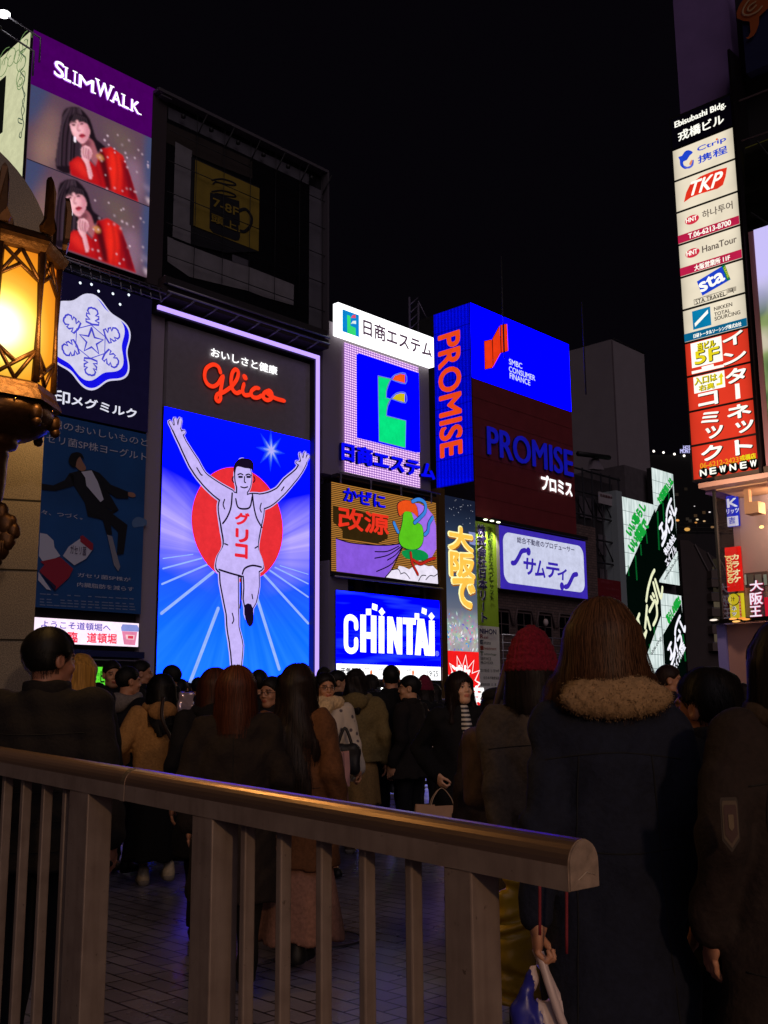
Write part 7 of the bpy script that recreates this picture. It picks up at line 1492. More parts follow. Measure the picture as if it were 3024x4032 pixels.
def person(label, x, y, dist, yaw=0, head_yaw=0, top='coat', hem=.6, col='#15131a', wide=1.0, collar=None, collar_col=None, bottom='trousers', bcol='#0d0d12', bhem=.1,
           hair='short', hcol='#120d0c', hlen=.3, hat=None, hat_col='#5a1024', armL=None, armR=None, stride=.0, shoes='#0c0c0d', skin=SK, hs=1.0, tilt=0.0, h=.014, group=None, extra=None, lean=0.0, seed=None, near=False, glasses=False, hands=True, pitch=0.0, inner=None, shz=1.335, skw=1.0):
    P0 = at_y(x, y, 'D', dist); s = P0[2] / 1.655; seed = len(PEOPLE) * 1.7 if seed is None else seed; rng = np.random.default_rng(int(seed * 10) + 3)
    r = thing('person', label, 'person', (P0[0], P0[1], 0), math.radians(yaw), group)
    q = Person(); q.root = r; q.s = s; q.label = label; PEOPLE.append(q)
    Rz = np.array(Matrix.Rotation(-math.radians(yaw), 3, 'Z')); loc = np.array([P0[0], P0[1], 0])
    tolocal = lambda xx, yy, dd: (Rz @ (at_y(xx, yy, 'D', dd) - loc)) / s
    q.tolocal = tolocal; q.toworld = lambda p: (np.linalg.inv(Rz) @ (np.array(p) * s)) + loc
    hc = np.array([0, .015, 1.655 - .122 * hs]); sh = shz
    J = {}
    for sx, nm, a in ((-1, 'L', armL), (1, 'R', armR)):
        S = np.array([sx * .168 * wide, -.005, sh])
        if a is None: T = S + np.array([sx * .075, .05, -.5])
        elif a[0] == 'px': T = tolocal(*a[1:4])
        else: T = np.array(a[0:3], float)
        El, Wr = ik(S, T, .285, .25, (sx * .55, -1, -.15)); J[nm] = (S, El, Wr)
    q.J = J
    # ---------------- body: one continuous surface of skin under the clothes
    g = G((-.42, -.36, .0), (.42, .48, 1.5), .02 if dist > 5 else .017)
    d = g.loft([(.8, .13, .09, 0), (1.0, .12, .085, 0), (1.2, .135, .09, 0), (1.33, .12, .06, 0), (1.44, .05, .05, -.01)])
    feet = {}
    for sx, nm in ((-1, 'L'), (1, 'R')):
        st_ = stride * (1 if nm == 'L' else -1); A = (sx * .08, 0, .84); Kn = (sx * .085, st_ * .55 + .03, .46 + abs(stride) * .05); An = (sx * .085, st_ - .02, .09 + (.05 if st_ < 0 else 0)); feet[nm] = An
        d = smin(d, g.cap(A, Kn, .07, .05), .03); d = smin(d, g.cap(Kn, An, .048, .033), .02); d = smin(d, g.cap(An, (An[0], An[1] + .1, .045 + (An[2] - .09)), .033, .025), .02)
        S, El, Wr = J[nm]; d = smin(d, g.cap(S - [sx * .03, 0, 0], El, .045, .036), .02); d = smin(d, g.cap(El, Wr, .034, .026), .02)
    bm_ = MB(); V, Fq = g.mesh(d); add_vf(bm_, V * s, Fq, skin_mat(skin)); nb = len(bm_.v)
    HM = Matrix.Translation(Vector(hc * s)) @ Matrix.Rotation(math.radians(head_yaw), 4, 'Z') @ Matrix.Rotation(math.radians(tilt), 4, 'Y') @ Matrix.Rotation(math.radians(pitch), 4, 'X') @ Matrix.Scale(s * hs, 4)
    add_vf(bm_, HEAD[0], HEAD[1], skin_mat(skin), HM)
    if hands:
        for sx, nm, a in ((-1, 'L', armL), (1, 'R', armR)):
            S, El, Wr = J[nm]; hv, hf = HANDS['grip' if (a is not None and a[-1] == 'grip') else 'relaxed']; hv = hv.copy()
            hv[:, 0] *= -sx
            if sx > 0: hf = hf[:, ::-1] if False else hf
            dr = Vector(Wr - El).normalized(); dr = (dr * .6 + Vector((0, .05, -.4))).normalized(); rot = Vector((0, 0, -1)).rotation_difference(dr).to_matrix().to_4x4()
            M = Matrix.Translation(Vector(Wr * s)) @ rot @ Matrix.Scale(s, 4); q.__dict__['hand' + nm] = np.array(Wr) + np.array(dr) * .085
            add_vf(bm_, hv, hf if sx < 0 else hf[:, ::-1], skin_mat(skin), M)
    bo = bm_.build('body', r); ca = bo.data.color_attributes.new('Col', 'FLOAT_COLOR', 'POINT'); cols = np.ones((len(bm_.v), 4)); cols[nb:nb + len(HEAD[0]), :3] = HEAD[2]; ca.data.foreach_set('color', cols.ravel())
    # ---------------- upper garment
    cm = col if not isinstance(col, str) else cloth(col)
    hh = h * (1.0 if near else 1.15)
    xm = .30 * wide + .1; xs_ = [abs(j[i][0]) for j in J.values() for i in (1, 2)] + [xm]; ys = [j[i][1] for j in J.values() for i in (1, 2)]
    g = G((-max(xs_) - .12, min(ys + [-.2]) - .12, hem - .03), (max(xs_) + .12, max(ys + [.2]) + .12, 1.5), hh)
    W_ = wide; fl = .0 if hem > .8 else .05
    d = g.loft([(hem, (.205 + fl) * W_, .15 + fl, .0), (.82, .205 * W_, .15, .0), (1.0, .19 * W_, .14, .0), (1.2, .2 * W_, .145, -.005), (sh - .005, .165 * W_, .1, -.01), (1.425, .075, .075, -.008)])
    d = smin(d, g.cap((-.14 * W_, -.008, sh - .01), (.14 * W_, -.008, sh - .01), .066), .06)
    for sx, nm in ((-1, 'L'), (1, 'R')):
        S, El, Wr = J[nm]; d = smin(d, smin(g.cap(S, El, .07 * W_, .058 * W_), g.cap(El, Wr, .058 * W_, .05 * W_), .025), .028)
    if top == 'puffer': d = d + .0035 * np.cos(g.z * 2 * math.pi / .11) + .006 * folds(g, seed)
    elif top == 'shag': d = d + .0025 * np.sin(90 * g.x + 9 * np.sin(30 * g.z)) * np.sin(80 * g.z + 7 * g.y) + .009 * folds(g, seed)
    else: d = d + .0095 * folds(g, seed) + .004 * folds(g, seed + 3, 2.1)
    if inner: d = smax(d, -g.ell((0, .17, 1.36), (.05, .12, .16)), .02)
    V, Fq = g.mesh(d); mb = MB(); add_vf(mb, V * s, Fq, cm); co_ = mb.build({'puffer': 'jacket', 'jacket': 'jacket', 'cardigan': 'cardigan'}.get(top, 'coat'), r); q.coat = co_
    if inner:
        g = G((-.12, -.05, 1.1), (.12, .16, 1.46), .012); d = g.loft([(1.12, .085, .095, .02), (1.3, .08, .085, .015), (1.44, .06, .06, .0)]); V, Fq = g.mesh(d); mb = MB(); add_vf(mb, V * s, Fq, inner); mb.build('shirt', r)
    cc_ = cloth(collar_col or (col if isinstance(col, str) else '#15131a'))
    if collar:
        g = G((-.24, -.25, 1.22), (.24, .2, 1.56), .011 if near else .014)
        rad = np.sqrt((g.x / 1.25) ** 2 + (g.y + .01) ** 2)
        if collar == 'stand': d = np.sqrt((rad - .068) ** 2 + (np.maximum(np.abs(g.z - 1.415) - .018, 0)) ** 2) - .014 + .003 * np.sin(5 * np.arctan2(g.x, g.y) + seed)
        elif collar == 'hood':
            d = np.sqrt((rad - .085) ** 2 + (g.z - 1.40 - .25 * g.y) ** 2) - .035; d = smin(d, g.ell((0, -.12, 1.36), (.115, .06, .085)), .04)
        elif collar == 'fleece':
            d = np.sqrt((rad - .088) ** 2 + ((g.z - 1.405 - .2 * g.y) / 1.4) ** 2) - .03; d = smin(d, g.ell((.012, -.12, 1.372), (.16, .042, .058)), .05); d = d + .004 * np.sin(150 * g.x) * np.sin(140 * g.z + 60 * g.y)
        elif collar == 'scarf': d = np.sqrt((rad - .088) ** 2 + ((g.z - 1.41) / 1.2) ** 2) - .048; d = smin(d, g.cap((.02, .13, 1.38), (.12, .12, 1.27), .06, .05), .03); d = d + .005 * np.sin(120 * g.x) * np.sin(110 * g.z + 40 * g.y)
        V, Fq = g.mesh(d); mb = MB(); add_vf(mb, V * s, Fq, cc_)
        if collar in ('fleece', 'scarf'): fuzz(mb, V * s, Fq, cc_, 6500 if collar == 'fleece' else 1500, .0065, rng)
        mb.build({'stand': 'collar', 'hood': 'hood', 'fleece': 'fleece_collar', 'scarf': 'scarf'}[collar], r)
    # ---------------- lower garment, shoes
    bm2 = cloth(bcol) if isinstance(bcol, str) else bcol
    if bottom == 'skirt':
        g = G((-.36, -.42, bhem - .03), (.36, .42, .95), .018); kk_ = skw * min(1, wide) * (.86 if hem < .7 else 1); d = g.loft([(bhem, (.21 + .16 * max(0, .45 - bhem)) * kk_, (.17 + .16 * max(0, .45 - bhem)) * kk_, 0), (max(hem + .02, bhem + .1) if hem < .7 else .75, .19 * kk_, .14 * kk_, 0), (.93, .14, .1, 0)]); d = d + .012 * np.sin(7 * np.arctan2(g.x, g.y) + seed) * np.clip((.9 - g.z) * 1.6, 0, 1)
        V, Fq = g.mesh(d); mb = MB(); add_vf(mb, V * s, Fq, bm2); mb.build('skirt', r)
    else:
        wd = 1.75 if bottom == 'wide' else 1.0; g = G((-.32, -.45, bhem - .03), (.32, .5, .96), .016); d = g.loft([(.72, .165, .125, 0), (.94, .16, .12, 0)])
        for sx, nm in ((-1, 'L'), (1, 'R')):
            An = feet[nm]; Kn = (sx * .09, An[1] * .55 + .04, .46); d = smin(d, smin(g.cap((sx * .085, 0, .8), Kn, .088, .066 * (1 + (wd - 1) * .6)), g.cap(Kn, (An[0], An[1], An[2] - .03), .066 * (1 + (wd - 1) * .6), .052 * wd), .03), .035)
        d = smax(d, bhem - g.z, .004) + .005 * folds(g, seed + 2); V, Fq = g.mesh(d); mb = MB(); add_vf(mb, V * s, Fq, bm2); mb.build('trousers', r)
    sm_ = P('shoe', shoes, .6, 0, .2, 40); so_ = P('shoe_sole', '#8a8278' if shoes not in ('#0c0c0d',) else '#101010', .8)
    for nm in ('L', 'R'):
        An = feet[nm]; dz = An[2] - .09; mb = MB(); g = G((An[0] - .07, An[1] - .11, dz - .0), (An[0] + .07, An[1] + .22, dz + .16), .011)
        d = smin(g.cap((An[0], An[1] - .02, dz + .055), (An[0], An[1] + .13, dz + .042), .042, .036), g.cap((An[0], An[1] - .015, dz + .12), (An[0], An[1] - .02, dz + .05), .042, .042), .03); d = smax(d, dz + .018 - g.z, .006); V, Fq = g.mesh(d); add_vf(mb, V * s, Fq, sm_)
        if shoes not in ('#0c0c0d',): g2 = G((An[0] - .07, An[1] - .11, dz - .02), (An[0] + .07, An[1] + .22, dz + .06), .011); d = smax(g2.cap((An[0], An[1] - .03, dz + .03), (An[0], An[1] + .135, dz + .03), .048, .044), np.abs(g2.z - dz - .02) - .022, .006); V, Fq = g2.mesh(d); add_vf(mb, V * s, Fq, so_)
        mb.build('shoe', r)
    # ---------------- hair, hat, glasses
    hm_ = hair_mat(hcol); hres = .0065 if near else (.0085 if dist < 7 else .011)
    if hair:
        V, Fq = hair_mesh(hair, hlen, hres, round(seed, 1) if near else 0); mb = MB(); add_vf(mb, V, Fq, hm_)
        if near or dist < 7:
            c_ = lin(hcol); hx = lambda k: tuple(min(1, v * k) for v in c_)
            strands(mb, [hair_plain(hx(.55)), hair_plain(hx(1.0)), hair_plain(hx(1.5))], V, 1500 if dist < 4.5 else 800, (-.10 if hair in ('short', 'crop') else -hlen - .03), rng, .0009 if dist < 4.5 else .0014, *((.0022, 5.0) if hair in ('short', 'crop') else ()))
        ho = mb.build('hair', r); ho.matrix_local = HM; q.hair = ho
    if hat:
        g = G((-.14, -.17, -.08), (.14, .16, .24), .0075 if near or dist < 5 else .011)
        if hat == 'beanie': d = smin(g.ell((0, -.016, .05), (.094, .115, .10)), g.ell((.01, -.05, .135), (.05, .055, .05)), .07); d = smax(d, -(g.z + .005 - .3 * (-g.y - .05)), .01); d = smin(d, np.sqrt((np.sqrt((g.x / .094) ** 2 + ((g.y + .016) / .115) ** 2) * .1 - .1) ** 2 + ((g.z - .022 + .1 * g.y) / 2.2) ** 2) - .011, .012); d = d + .003 * np.sin(38 * np.arctan2(g.x, g.y)) + .002 * np.sin(g.z * 220)
        else: d = smin(g.ell((0, -.012, .07), (.09, .11, .072)), g.ell((0, .1, .045), (.06, .06, .008)), .02) if hat == 'cap' else g.ell((.0, -.03, .095), (.105, .115, .05))
        V, Fq = g.mesh(d); mb = MB(); add_vf(mb, V, Fq, cloth(hat_col, .95, 90, .35, .5)); o_ = mb.build({'beanie': 'beanie', 'cap': 'cap'}.get(hat, 'beret'), r); o_.matrix_local = HM
    if glasses:
        mb = MB(); gm_ = P('spectacle_frame', '#2a1c14', .3)
        for sx in (-1, 1): mb.tube([(sx * .032 + .021 * math.cos(t), .098, -.002 + .016 * math.sin(t)) for t in np.linspace(0, 2 * math.pi, 17)], .0016, gm_, 5); mb.tube([(sx * .053, .097, .002), (sx * .078, .0, .004)], .0015, gm_, 5)
        mb.tube([(-.011, .1, .002), (.011, .1, .002)], .0016, gm_, 5); o_ = mb.build('glasses', r); o_.matrix_local = HM
    if lean: r.rotation_euler[0] = math.radians(lean)
    return q

# ---------------- the foreground
near_man = person('man in a dark padded jacket seen from behind, in front of the stone pylon', 110, 1360, 4.3, -12, -28, 'puffer', .72, '#1b1614', 1.2, 'stand', '#191412', hair='short', hcol='#0d0a09', hs=1.03, h=.013, near=True, skin='#a87258')
fleece = person('woman with long light brown hair and a fluffy tan collar on her navy coat', 1300, 1300, 3.05, -4, -8, 'coat', .42, '#141828', .94, 'fleece', '#8c7050', 'skirt', '#0a0a0e', .2, 'tucked', '#4e321e', .17, armL=('px', 1160, 2010, 2.95, 'grip'), hs=1.14, h=.012, near=True, shz=1.295)
boy = person('boy with cropped dark hair and one ear showing, beside the fleece collared woman', 1524, 1446, 3.4, 24, 16, 'jacket', .6, '#121116', .8, 'stand', '#121014', hair='crop', hcol='#0f0b09', hs=1.2, h=.013, near=True, skin='#9c6448')
edge = person('woman at the right edge in a brown hooded coat with a badge on its sleeve', 1700, 1342, 2.75, 8, 0, 'jacket', .5, '#241a16', 1.1, 'hood', '#3a2c20', 'trousers', '#101014', .1, 'long', '#1c1310', .34, hs=1.12, h=.012, near=True)
bean = person('person in a dark red knitted beanie and a grey brown wool coat', 1150, 1390, 4.25, -14, -12, 'coat', .42, '#4a4038', 1.02, 'stand', '#3c342c', 'trousers', '#101012', .1, 'bob', '#1c1210', .15, hat='beanie', hat_col='#6e1024', armL=('px', 1095, 1850, 4.1, 'grip'), hs=1.1, h=.013, near=True)
# ---------------- second row
person('woman with a dark beret half hidden behind the red beanie', 1072, 1492, 5.7, 12, 20, 'coat', .5, '#2a201c', 1, 'stand', hair='long', hcol='#1a100d', hlen=.3, hat='beret', hat_col='#141216')
bob = person('woman with a straight reddish brown bob and a plain dark coat, seen from behind', 512, 1440, 5.3, 2, -4, 'coat', .45, '#1d1512', 1.02, None, None, 'trousers', '#16120f', .1, 'bob', '#4a2414', .2, hs=1.12, near=True, h=.013, stride=.1)
person('woman in a black hooded coat with long reddish hair, left of the bob haired woman', 464, 1446, 6.4, 18, 10, 'coat', .5, '#0d0c10', 1, 'hood', '#0d0c10', hair='long', hcol='#3a1c12', hlen=.3, hs=1.1)
brown = person('woman in a brown coat and wide pinkish trousers with very long dark hair', 640, 1438, 5.7, -22, 26, 'coat', .55, '#5c3a22', 1.04, 'stand', '#5c3a22', 'skirt', '#8a6456', .17, 'wavy', '#1c100c', .52, hs=1.1, near=True, h=.013, stride=.1, skw=1.28)
tan = person('woman in a short tan jacket and long black skirt with pale chunky sneakers', 348, 1458, 8.4, 22, 20, 'shag', .84, '#a87c48', 1.08, 'hood', '#a07444', 'skirt', '#08080a', .2, 'wavy', '#0e0a0a', .3, shoes='#c8b89a', hs=1.1, h=.013, near=True, stride=.08, armL=(-.26, .16, .98))
stripe = person('woman in an open black coat over a striped shirt, holding a paper bag', 992, 1452, 7.4, -158, 4, 'coat', .5, '#0c0b0e', 1.05, 'stand', '#0c0b0e', 'trousers', '#0a0a0c', .1, 'long', '#1c0f0c', .24, armR=('px', 944, 1672, 7.3, 'grip'), h=.013, skin='#dcaa88', near=True, pitch=8)
m_st, nt = nodes_mat('striped_shirt'); b = nt.nodes['Principled BSDF']; tc = nt.nodes.new('ShaderNodeTexCoord'); sx = nt.nodes.new('ShaderNodeSeparateXYZ'); nt.links.new(tc.outputs['Object'], sx.inputs[0])
rp = nt.nodes.new('ShaderNodeValToRGB'); rp.color_ramp.interpolation = 'CONSTANT'; rp.color_ramp.elements[0].color = (.02, .02, .03, 1); rp.color_ramp.elements[1].position = .5; rp.color_ramp.elements[1].color = (.6, .56, .5, 1); nt.links.new(mth('FRACT', mth('MULTIPLY', sx.outputs[2], 34)), rp.inputs[0]); nt.links.new(rp.outputs[0], b.inputs['Base Color'])
g = G((-.1, .03, 1.1), (.1, .2, 1.45), .01); d = g.loft([(1.12, .05, .165, .0), (1.25, .062, .158, .0), (1.34, .058, .12, .0), (1.42, .05, .08, .0)]); V, Fq = g.mesh(d); mb = MB(); add_vf(mb, V * stripe.s, Fq, m_st); mb.build('shirt', stripe.root)
fl_m, nt = nodes_mat('floral_coat'); b = nt.nodes['Principled BSDF']; tc = nt.nodes.new('ShaderNodeTexCoord'); vo = nt.nodes.new('ShaderNodeTexVoronoi'); vo.inputs['Scale'].default_value = 13; nt.links.new(tc.outputs['Object'], vo.inputs[0]); rp = nt.nodes.new('ShaderNodeValToRGB'); rp.color_ramp.elements[0].position = .18; rp.color_ramp.elements[0].color = (.10, .08, .09, 1); rp.color_ramp.elements[1].position = .24; rp.color_ramp.elements[1].color = (.55, .46, .36, 1); nt.links.new(vo.outputs[0], rp.inputs[0]); nt.links.new(rp.outputs[0], b.inputs['Base Color']); b.inputs['Roughness'].default_value = .9
spec = person('woman in glasses facing the camera in a pale patterned coat and cream fur scarf', 702, 1455, 8.7, -162, 4, 'jacket', .78, fl_m, 1.08, 'scarf', '#d8b888', 'skirt', '#b07a72', .55, 'bun', '#140d0b', .2, h=.013, skin='#c48a64', glasses=True, near=True, armL=(-.24, .18, .86, 'grip'))
cardi = person('woman in an olive cardigan and beige knee length skirt walking away', 771, 1446, 10, -6, -25, 'cardigan', .82, '#6a5a36', 1.08, 'hood', '#6a5a36', 'skirt', '#86683c', .44, 'wavy', '#160e0c', .3, shoes='#5a4434', stride=.14)
tall = person('tall man in a long black coat standing with his back turned before the weather strip', 845, 1438, 10.4, 2, 0, 'coat', .6, '#0b0b0f', 1.12, 'stand', '#0b0b0f', hair='short', hcol='#0a0808')
person('man in a dark jacket turned in profile to the left beside the tall man', 886, 1460, 10, 55, 30, 'coat', .7, '#1a1412', 1.0, 'stand', hair='short', hcol='#0c0908', skin='#c08e6a')
redhat = person('woman in a dark pink knitted hat carrying white paper bags', 917, 1470, 11.6, -15, 0, 'jacket', .75, '#0d0d11', 1.0, 'hood', '#0d0d11', hair='long', hcol='#170f0d', hlen=.25, hat='beanie', hat_col='#6a1830')
person('blond haired woman in black behind the man in the padded jacket', 178, 1415, 7.5, -12, -14, 'coat', .6, '#0e0d10', 1.1, 'stand', '#0e0d10', hair='long', hcol='#b88a42', hlen=.26, hs=1.05)
person('young man facing the camera before the green shop sign', 243, 1428, 10, -158, 6, 'jacket', .7, '#121216', 1.02, 'stand', hair='short', hcol='#140c09', skin='#c08a64')
person('man in a dark jacket with a pale grey hood, seen from behind', 277, 1441, 9, -30, -25, 'jacket', .7, '#101018', 1.08, 'hood', '#77706e', hair='short', hcol='#0b0909')
person('man in profile looking right beside the grey hooded man', 304, 1428, 11, -78, 0, 'jacket', .7, '#131114', 1.0, 'stand', hair='crop', hcol='#0f0b09', skin='#a8765a')
person('man with short black hair looking left in front of the blue screen', 371, 1438, 12, 58, 18, 'jacket', .7, '#0e0e12', 1.05, 'stand', hair='short', hcol='#0a0808', skin='#9a6c52')
person('short person with dark hair under the green shop sign', 211, 1476, 11, 15, 30, 'jacket', .7, '#121118', 1.0, 'hood', '#121118', hair='short', hcol='#0b0908')
person('man looking right above the shoulder of the fleece collared woman', 1441, 1438, 8.6, -100, 0, 'jacket', .7, '#16121a', 1.0, 'stand', hair='short', hcol='#24140c', skin='#b07a58')
person('man facing the camera between the boy and the right edge', 1578, 1456, 9, 172, 0, 'jacket', .7, '#141216', 1.0, 'stand', hair='short', hcol='#0d0a08', skin='#9c6a50')
person('black haired man with his back to the camera right of the bob haired woman', 560, 1448, 9.4, 5, 0, 'coat', .6, '#0d0d12', 1.1, 'stand', hair='short', hcol='#0b0908')
person('man in glasses glancing back beside the very long haired woman', 588, 1463, 7.8, 150, 0, 'jacket', .7, '#141014', 1.0, 'stand', hair='short', hcol='#0c0908', skin='#a8785c', glasses=True)
person('man with cropped hair behind the very long haired woman', 653, 1434, 10.6, -4, 0, 'jacket', .7, '#101016', 1.05, 'stand', hair='crop', hcol='#0d0b0a')
photog = person('man raising a phone with a small white light above the crowd', 728, 1449, 11, -60, -20, 'jacket', .7, '#121017', 1.0, 'stand', hair='short', hcol='#0c0a09', skin='#b88660', armR=(.16, .38, 1.42, 'grip'))
person('bald headed man in front of the last letters of the athlete screen edge', 700, 1442, 12.4, 5, 0, 'jacket', .7, '#131017', 1.0, 'stand', hair='crop', hcol='#171210')
# ---------------- far back: only tops of heads
proto = person('dark coated onlooker far back in the crowd, little more than the head showing', 428, 1464, 13.5, 0, 0, 'jacket', .7, '#101016', 1.05, 'stand', hair='short', hcol='#0b0908', h=.018, group='far onlookers in the crowd')
proto2 = person('dark coated onlooker far back in the crowd, little more than the head showing', 456, 1468, 15, 20, 0, 'coat', .6, '#15121a', 1.0, 'hood', hair='long', hcol='#120c0b', hlen=.22, h=.018, group='far onlookers in the crowd')
proto3 = person('dark coated onlooker far back in the crowd, little more than the head showing', 482, 1472, 14, -25, 0, 'jacket', .7, '#1a1418', 1.0, 'hood', hair='bob', hcol='#1a100c', hlen=.14, h=.018, group='far onlookers in the crowd')
rr = random.Random(5)
far = [(130, 1468), (158, 1478), (330, 1470), (392, 1468), (408, 1476), (440, 1478), (500, 1470), (536, 1462), (574, 1474), (610, 1458), (624, 1472), (676, 1462), (748, 1462), (800, 1458), (818, 1470), (866, 1472), (936, 1478), (1190, 1470), (1215, 1478), (1410, 1470), (1470, 1466), (1492, 1474), (1540, 1468), (1604, 1476), (345, 1480), (468, 1482), (690, 1478), (780, 1476), (846, 1480), (900, 1482), (1120, 1478)]
for k, (x, y) in enumerate(far):
    pq = (proto, proto2, proto3)[k % 3]; dd = rr.uniform(12.5, 19); c = at_y(x, y, 'D', dd)
    o_ = copy_tree(pq.root); o_.location = (c[0], c[1], 0); sc_ = c[2] / (1.655 * pq.s); o_.scale = (sc_, sc_, sc_); o_.rotation_euler[2] = math.radians(rr.uniform(-70, 70))

# seams and quilting lines sewn on the coats of the nearest people
from mathutils.bvhtree import BVHTree
def seam(q, lines, hcol, r=.0022, back=True):
    me = q.coat.data; bv = BVHTree.FromPolygons([v.co[:] for v in me.vertices], [tuple(p.vertices) for p in me.polygons]); mb = MB(); m_ = P('seam_thread', hcol, .9)
    for pts in lines:
        run = []
        for x, z in smooth_pts(pts, 10):
            h_ = bv.ray_cast(Vector((x * q.s, -2, z * q.s)), Vector((0, 1, 0)))
            if h_[0] is not None: run.append(tuple(h_[0] + Vector((0, -.0006, 0))))
        if len(run) > 3: mb.tube(run, r, m_, 5)
    if mb.v: mb.build('seam', q.root)
seam(fleece, [[(-.19, 1.2), (-.08, 1.215), (0, 1.22), (.08, 1.215), (.19, 1.2)], [(-.1, 1.21), (-.115, 1.0), (-.12, .78), (-.14, .46)], [(.1, 1.21), (.115, 1.0), (.12, .78), (.14, .46)], [(-.2, .96), (0, .95), (.2, .96)]], '#05060c')
seam(near_man, [[(-.22, z), (0, z - .008), (.22, z)] for z in (1.24, 1.13, 1.02, .91, .8)], '#0a0807')
seam(edge, [[(-.2, 1.21), (0, 1.23), (.2, 1.21)], [(-.15, 1.2), (-.155, .9), (-.16, .55)], [(-.22, .74), (0, .73), (.22, .74)]], '#0c0806')
seam(bob, [[(0, 1.37), (.002, 1.1), (0, .8), (.003, .48)]], '#0a0706')
seam(brown, [[(0, 1.36), (.002, 1.1), (0, .6)], [(-.19, .98), (0, .965), (.19, .98)]], '#2a180c')
seam(bean, [[(0, 1.36), (0, .9), (.003, .45)], [(-.18, 1.22), (0, 1.235), (.18, 1.22)]], '#1c1712')
seam(tan, [[(-.18, .9), (0, .89), (.18, .9)]], '#5a3c1c')
# ================================================================== things carried
def at_hand(q, side): return q.toworld(q.__dict__['hand' + side])
def paper_bag(label, top, w, h, d, hcol, rz=0, handle='#c8a888', tiltx=0, group=None, name='paper_bag'):
    o = thing(name, label, 'bag', tuple(top), rz, group); m_ = P('bag_paper', hcol, .75, 0, .08, 12); hl = .11
    mb = MB(); z1, z0 = -hl, -hl - h; V = []; nn = 9
    for zi, (z, k) in enumerate(((z0, 1.0), (z0 + h * .5, 1.02), (z1, .96))):
        for x, y in ((-1, -1), (-.33, -1.05 - .1 * (zi == 2)), (.33, -.95), (1, -1), (1.0 - .12 * (zi > 0), 0), (1, 1), (.33, 1.05), (-.33, .95), (-1, 1), (-1 + .12 * (zi > 0), 0)): V.append((x * w / 2 * k, y * d / 2 * k, z + (.012 * math.sin(9 * x + 3 * y) if zi == 2 else 0)))
    n = 10; fs = [tuple(range(n))[::-1]] + [(r_ * n + i, r_ * n + (i + 1) % n, (r_ + 1) * n + (i + 1) % n, (r_ + 1) * n + i) for r_ in range(2) for i in range(n)]
    mb.add(V, fs, m_); mb.build('bag_body', o)
    for sy in (-1, 1): mb = MB(); mb.tube(smooth_pts([(-w * .22, sy * d * .48, z1 - .02), (-w * .16, sy * d * .3, z1 + .05), (0, sy * .008, 0), (w * .16, sy * d * .3, z1 + .05), (w * .22, sy * d * .48, z1 - .02)], 5), .003, P('bag_cord', handle, .7), 5); mb.build('handle', o)
    return o
paper_bag('pale brown paper shopping bag hanging from the hand of the striped shirt woman', at_hand(stripe, 'R') + [0, 0, -.02], .36, .21, .11, '#c49a78', .05)
p_ = at_y(921, 1530, 'D', 11.4); paper_bag('large white paper bag on the arm of the woman in the pink hat', p_, .2, .25, .12, '#d8c4bc', .5)
p_ = at_y(922, 1588, 'D', 11.3); paper_bag('small white paper bag hanging below the large white one', p_, .11, .17, .08, '#cfc0b4', .3)
p_ = at_y(722, 1592, 'D', 8.35); paper_bag('pink shopping bag at the side of the woman in glasses', p_, .22, .26, .1, '#c8938c', 2.6, '#281a1c')
# white and blue plastic bag in the fleece collared woman's hand
hp = at_hand(fleece, 'L'); o = thing('plastic_bag', 'white and blue plastic carrier bag hanging from the hand of the fleece collared woman', 'bag', tuple(hp), .1)
g = G((-.2, -.12, -.5), (.22, .12, .06), .009); wv_ = .016 * np.abs(np.sin(17 * g.x + 5 * np.sin(9 * g.z) + 6 * g.y)) + .010 * np.abs(np.sin(26 * g.z + 18 * g.x + 3 * np.sin(30 * g.x))) - .012
d = smin(g.cap((-.0, 0, -.02), (-.045, 0, -.14), .012, .03), g.loft([(-.48, .15, .08, 0), (-.3, .135, .07, 0), (-.16, .08, .035, 0), (-.12, .05, .02, 0)], .02), .03) + wv_ * .7; V, Fq = g.mesh(d); mb = MB()
blue_b = P('bag_plastic_blue', '#2a2c8c', .35, 0, .2, 20); 
xs_ = V[Fq].mean(1); kk = xs_[:, 0] < -.012 - .2 * (xs_[:, 2] + .1)
mb.add(V, [tuple(f) for f, a_ in zip(Fq, kk) if a_], blue_b, True); wh_b = P('bag_plastic_white', '#c8b4b0', .4, 0, .1, 20); mb.add(V, [tuple(f) for f, a_ in zip(Fq, kk) if not a_], wh_b, True); mb.build('bag_body', o)
mb = MB(); mb.tube(smooth_pts([(0, -.02, 0), (.03, -.05, -.12), (.075, -.05, -.24)], 5), .012, wh_b, 6); mb.tube(smooth_pts([(.0, .02, 0), (.05, .0, -.12), (.12, .0, -.22)], 5), .012, wh_b, 6); mb.build('handle', o)
# yellow bag below the red beanie person's hand
hp = at_y(1108, 1880, 'D', 4.0); o = thing('yellow_bag', 'wrinkled yellow shopping bag hanging low beside the right hand post', 'bag', tuple(hp), .2)
g = G((-.15, -.1, -.46), (.15, .1, .03), .01); d = g.loft([(-.44, .095, .06, 0), (-.25, .085, .055, 0), (-.08, .05, .03, 0), (.0, .025, .018, 0)]) + .010 * np.sin(34 * g.x + 9 * np.sin(16 * g.z)) * np.sin(25 * g.z); V, Fq = g.mesh(d); mb = MB(); add_vf(mb, V, Fq, P('yellow_plastic', '#b8921c', .4, 0, .2, 14)); mb.build('bag_body', o)
mb = MB(); mb.tube([(0, 0, -.02), (.0, 0, .08)], .008, P('yellow_plastic', '#b8921c', .4, 0, .2, 14)); mb.build('handle', o)
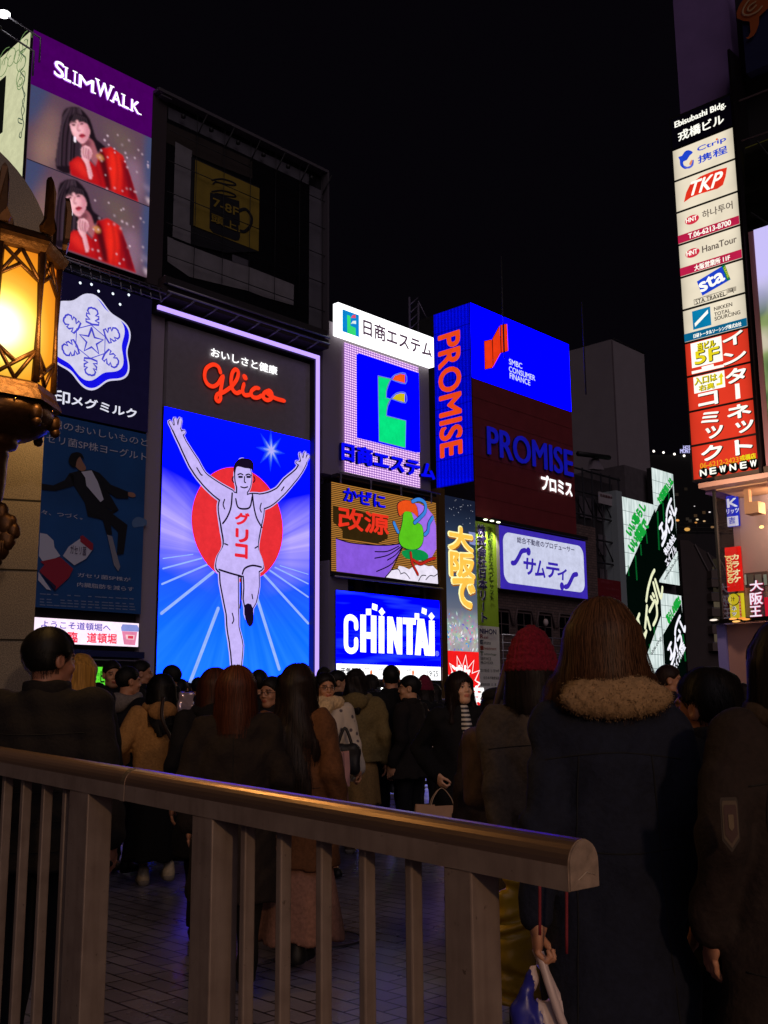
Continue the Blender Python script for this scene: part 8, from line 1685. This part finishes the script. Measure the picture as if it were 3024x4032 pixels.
# shoulder bags, backpack, crinkled packet, phone
def soft_bag(label, cat, name, c, r, hcol, rz=0, strap=None, rough=.6):
    o = thing(name, label, cat, tuple(c), rz); g = G(tuple(-v - .03 for v in r), tuple(v + .03 for v in r), .012); d = g.box((0, 0, 0), r, min(r) * .8) + .006 * folds(g, 2.0, 1.6); V, Fq = g.mesh(d); mb = MB(); add_vf(mb, V, Fq, P('bag_leather', hcol, rough, 0, .3, 25, .2)); mb.build('bag_body', o)
    if strap: mb = MB(); mb.tube(smooth_pts(strap, 6), .014, P('bag_strap', hcol, .6), 6); mb.build('strap', o)
    return o
w_ = at_y(405, 1640, 'D', 8.15); soft_bag('dark brown leather rucksack slung low on the tan jacket', 'rucksack', 'rucksack', w_, (.15, .09, .17), '#2a1a12', .3, [(-.1, -.02, .1), (-.2, -.05, .3), (-.19, .02, .46)])
w_ = at_y(745, 1640, 'D', 8.5); soft_bag('dark patterned handbag held at the hip of the woman in glasses', 'handbag', 'handbag', w_, (.12, .06, .12), '#1a1718', 0, [(-.06, 0, .1), (0, 0, .24), (.06, 0, .1)])
w_ = at_y(1042, 1660, 'D', 4.65); soft_bag('brown canvas rucksack hanging beside the grey brown wool coat', 'rucksack', 'rucksack', w_, (.07, .12, .17), '#4a3626', .2, [(.02, -.05, .15), (.06, -.08, .32), (.12, 0, .44)], .85)
o = thing('crinkled_packet', 'shiny crinkled clear packet held up beside the tan jacket', 'packet', tuple(at_y(402, 1545, 'D', 8.1)), .3)
g = G((-.09, -.05, -.2), (.09, .05, .2), .009); d = g.box((0, 0, 0), (.062, .022, .17), .02) + .012 * np.sin(50 * g.x + 20 * g.z) * np.sin(36 * g.z + 10 * g.x); V, Fq = g.mesh(d); mb = MB(); add_vf(mb, V, Fq, P('clear_foil', '#c8b4c0', .15, .55)); mb.build('foil', o)
pw_ = at_hand(photog, 'R'); o = thing('phone', 'phone with a small white light held up in the crowd', 'phone', tuple(pw_ + [0, 0, .05]), 0.3); mb = MB(); mb.box(-.036, .036, -.004, .004, -.07, .07, BLACK); mb.build('phone_body', o); mb = MB(); mb.ball((.02, -.012, .05), .013, E('#ffffff', 4), 8); mb.build('phone_light', o)
# cloth badge on the sleeve at the right edge (part of that coat)
S_, El_, Wr_ = edge.J['L']; mid = (S_ * .35 + El_ * .65) * edge.s; mb = MB(); pts = [(x_ * .72, z_ * .9) for x_, z_ in ((-.026, .06), (.026, .06), (.03, .05), (.03, -.045), (0, -.075), (-.03, -.045), (-.03, .05))]
bw_ = edge.tolocal(1577, 1775, 2.5) * edge.s
for dy, k, hcol in ((0, 1.0, '#2e241d'), (-.002, .86, '#4c3e30'), (-.004, .7, '#3a2420'), (-.006, .3, '#5c4c38')): mb.add([(x * k, dy, z * k) for x, z in pts], [tuple(range(7))], P('badge_%s' % hcol[1:], hcol, .8))
bd = mb.build('sleeve_badge', edge.root); bd.location = Vector(bw_) 
# red drawcords on the navy coat
mb = MB(); 
for xx, y0, y1 in ((1224, 1880, 2060), (1166, 1900, 2020)): mb.tube([fleece.tolocal(xx, y, 2.78) * fleece.s for y in np.linspace(y0, y1, 6)], .004, P('red_cord', '#7a1c28', .7), 5)
mb.build('drawcord', fleece.root)
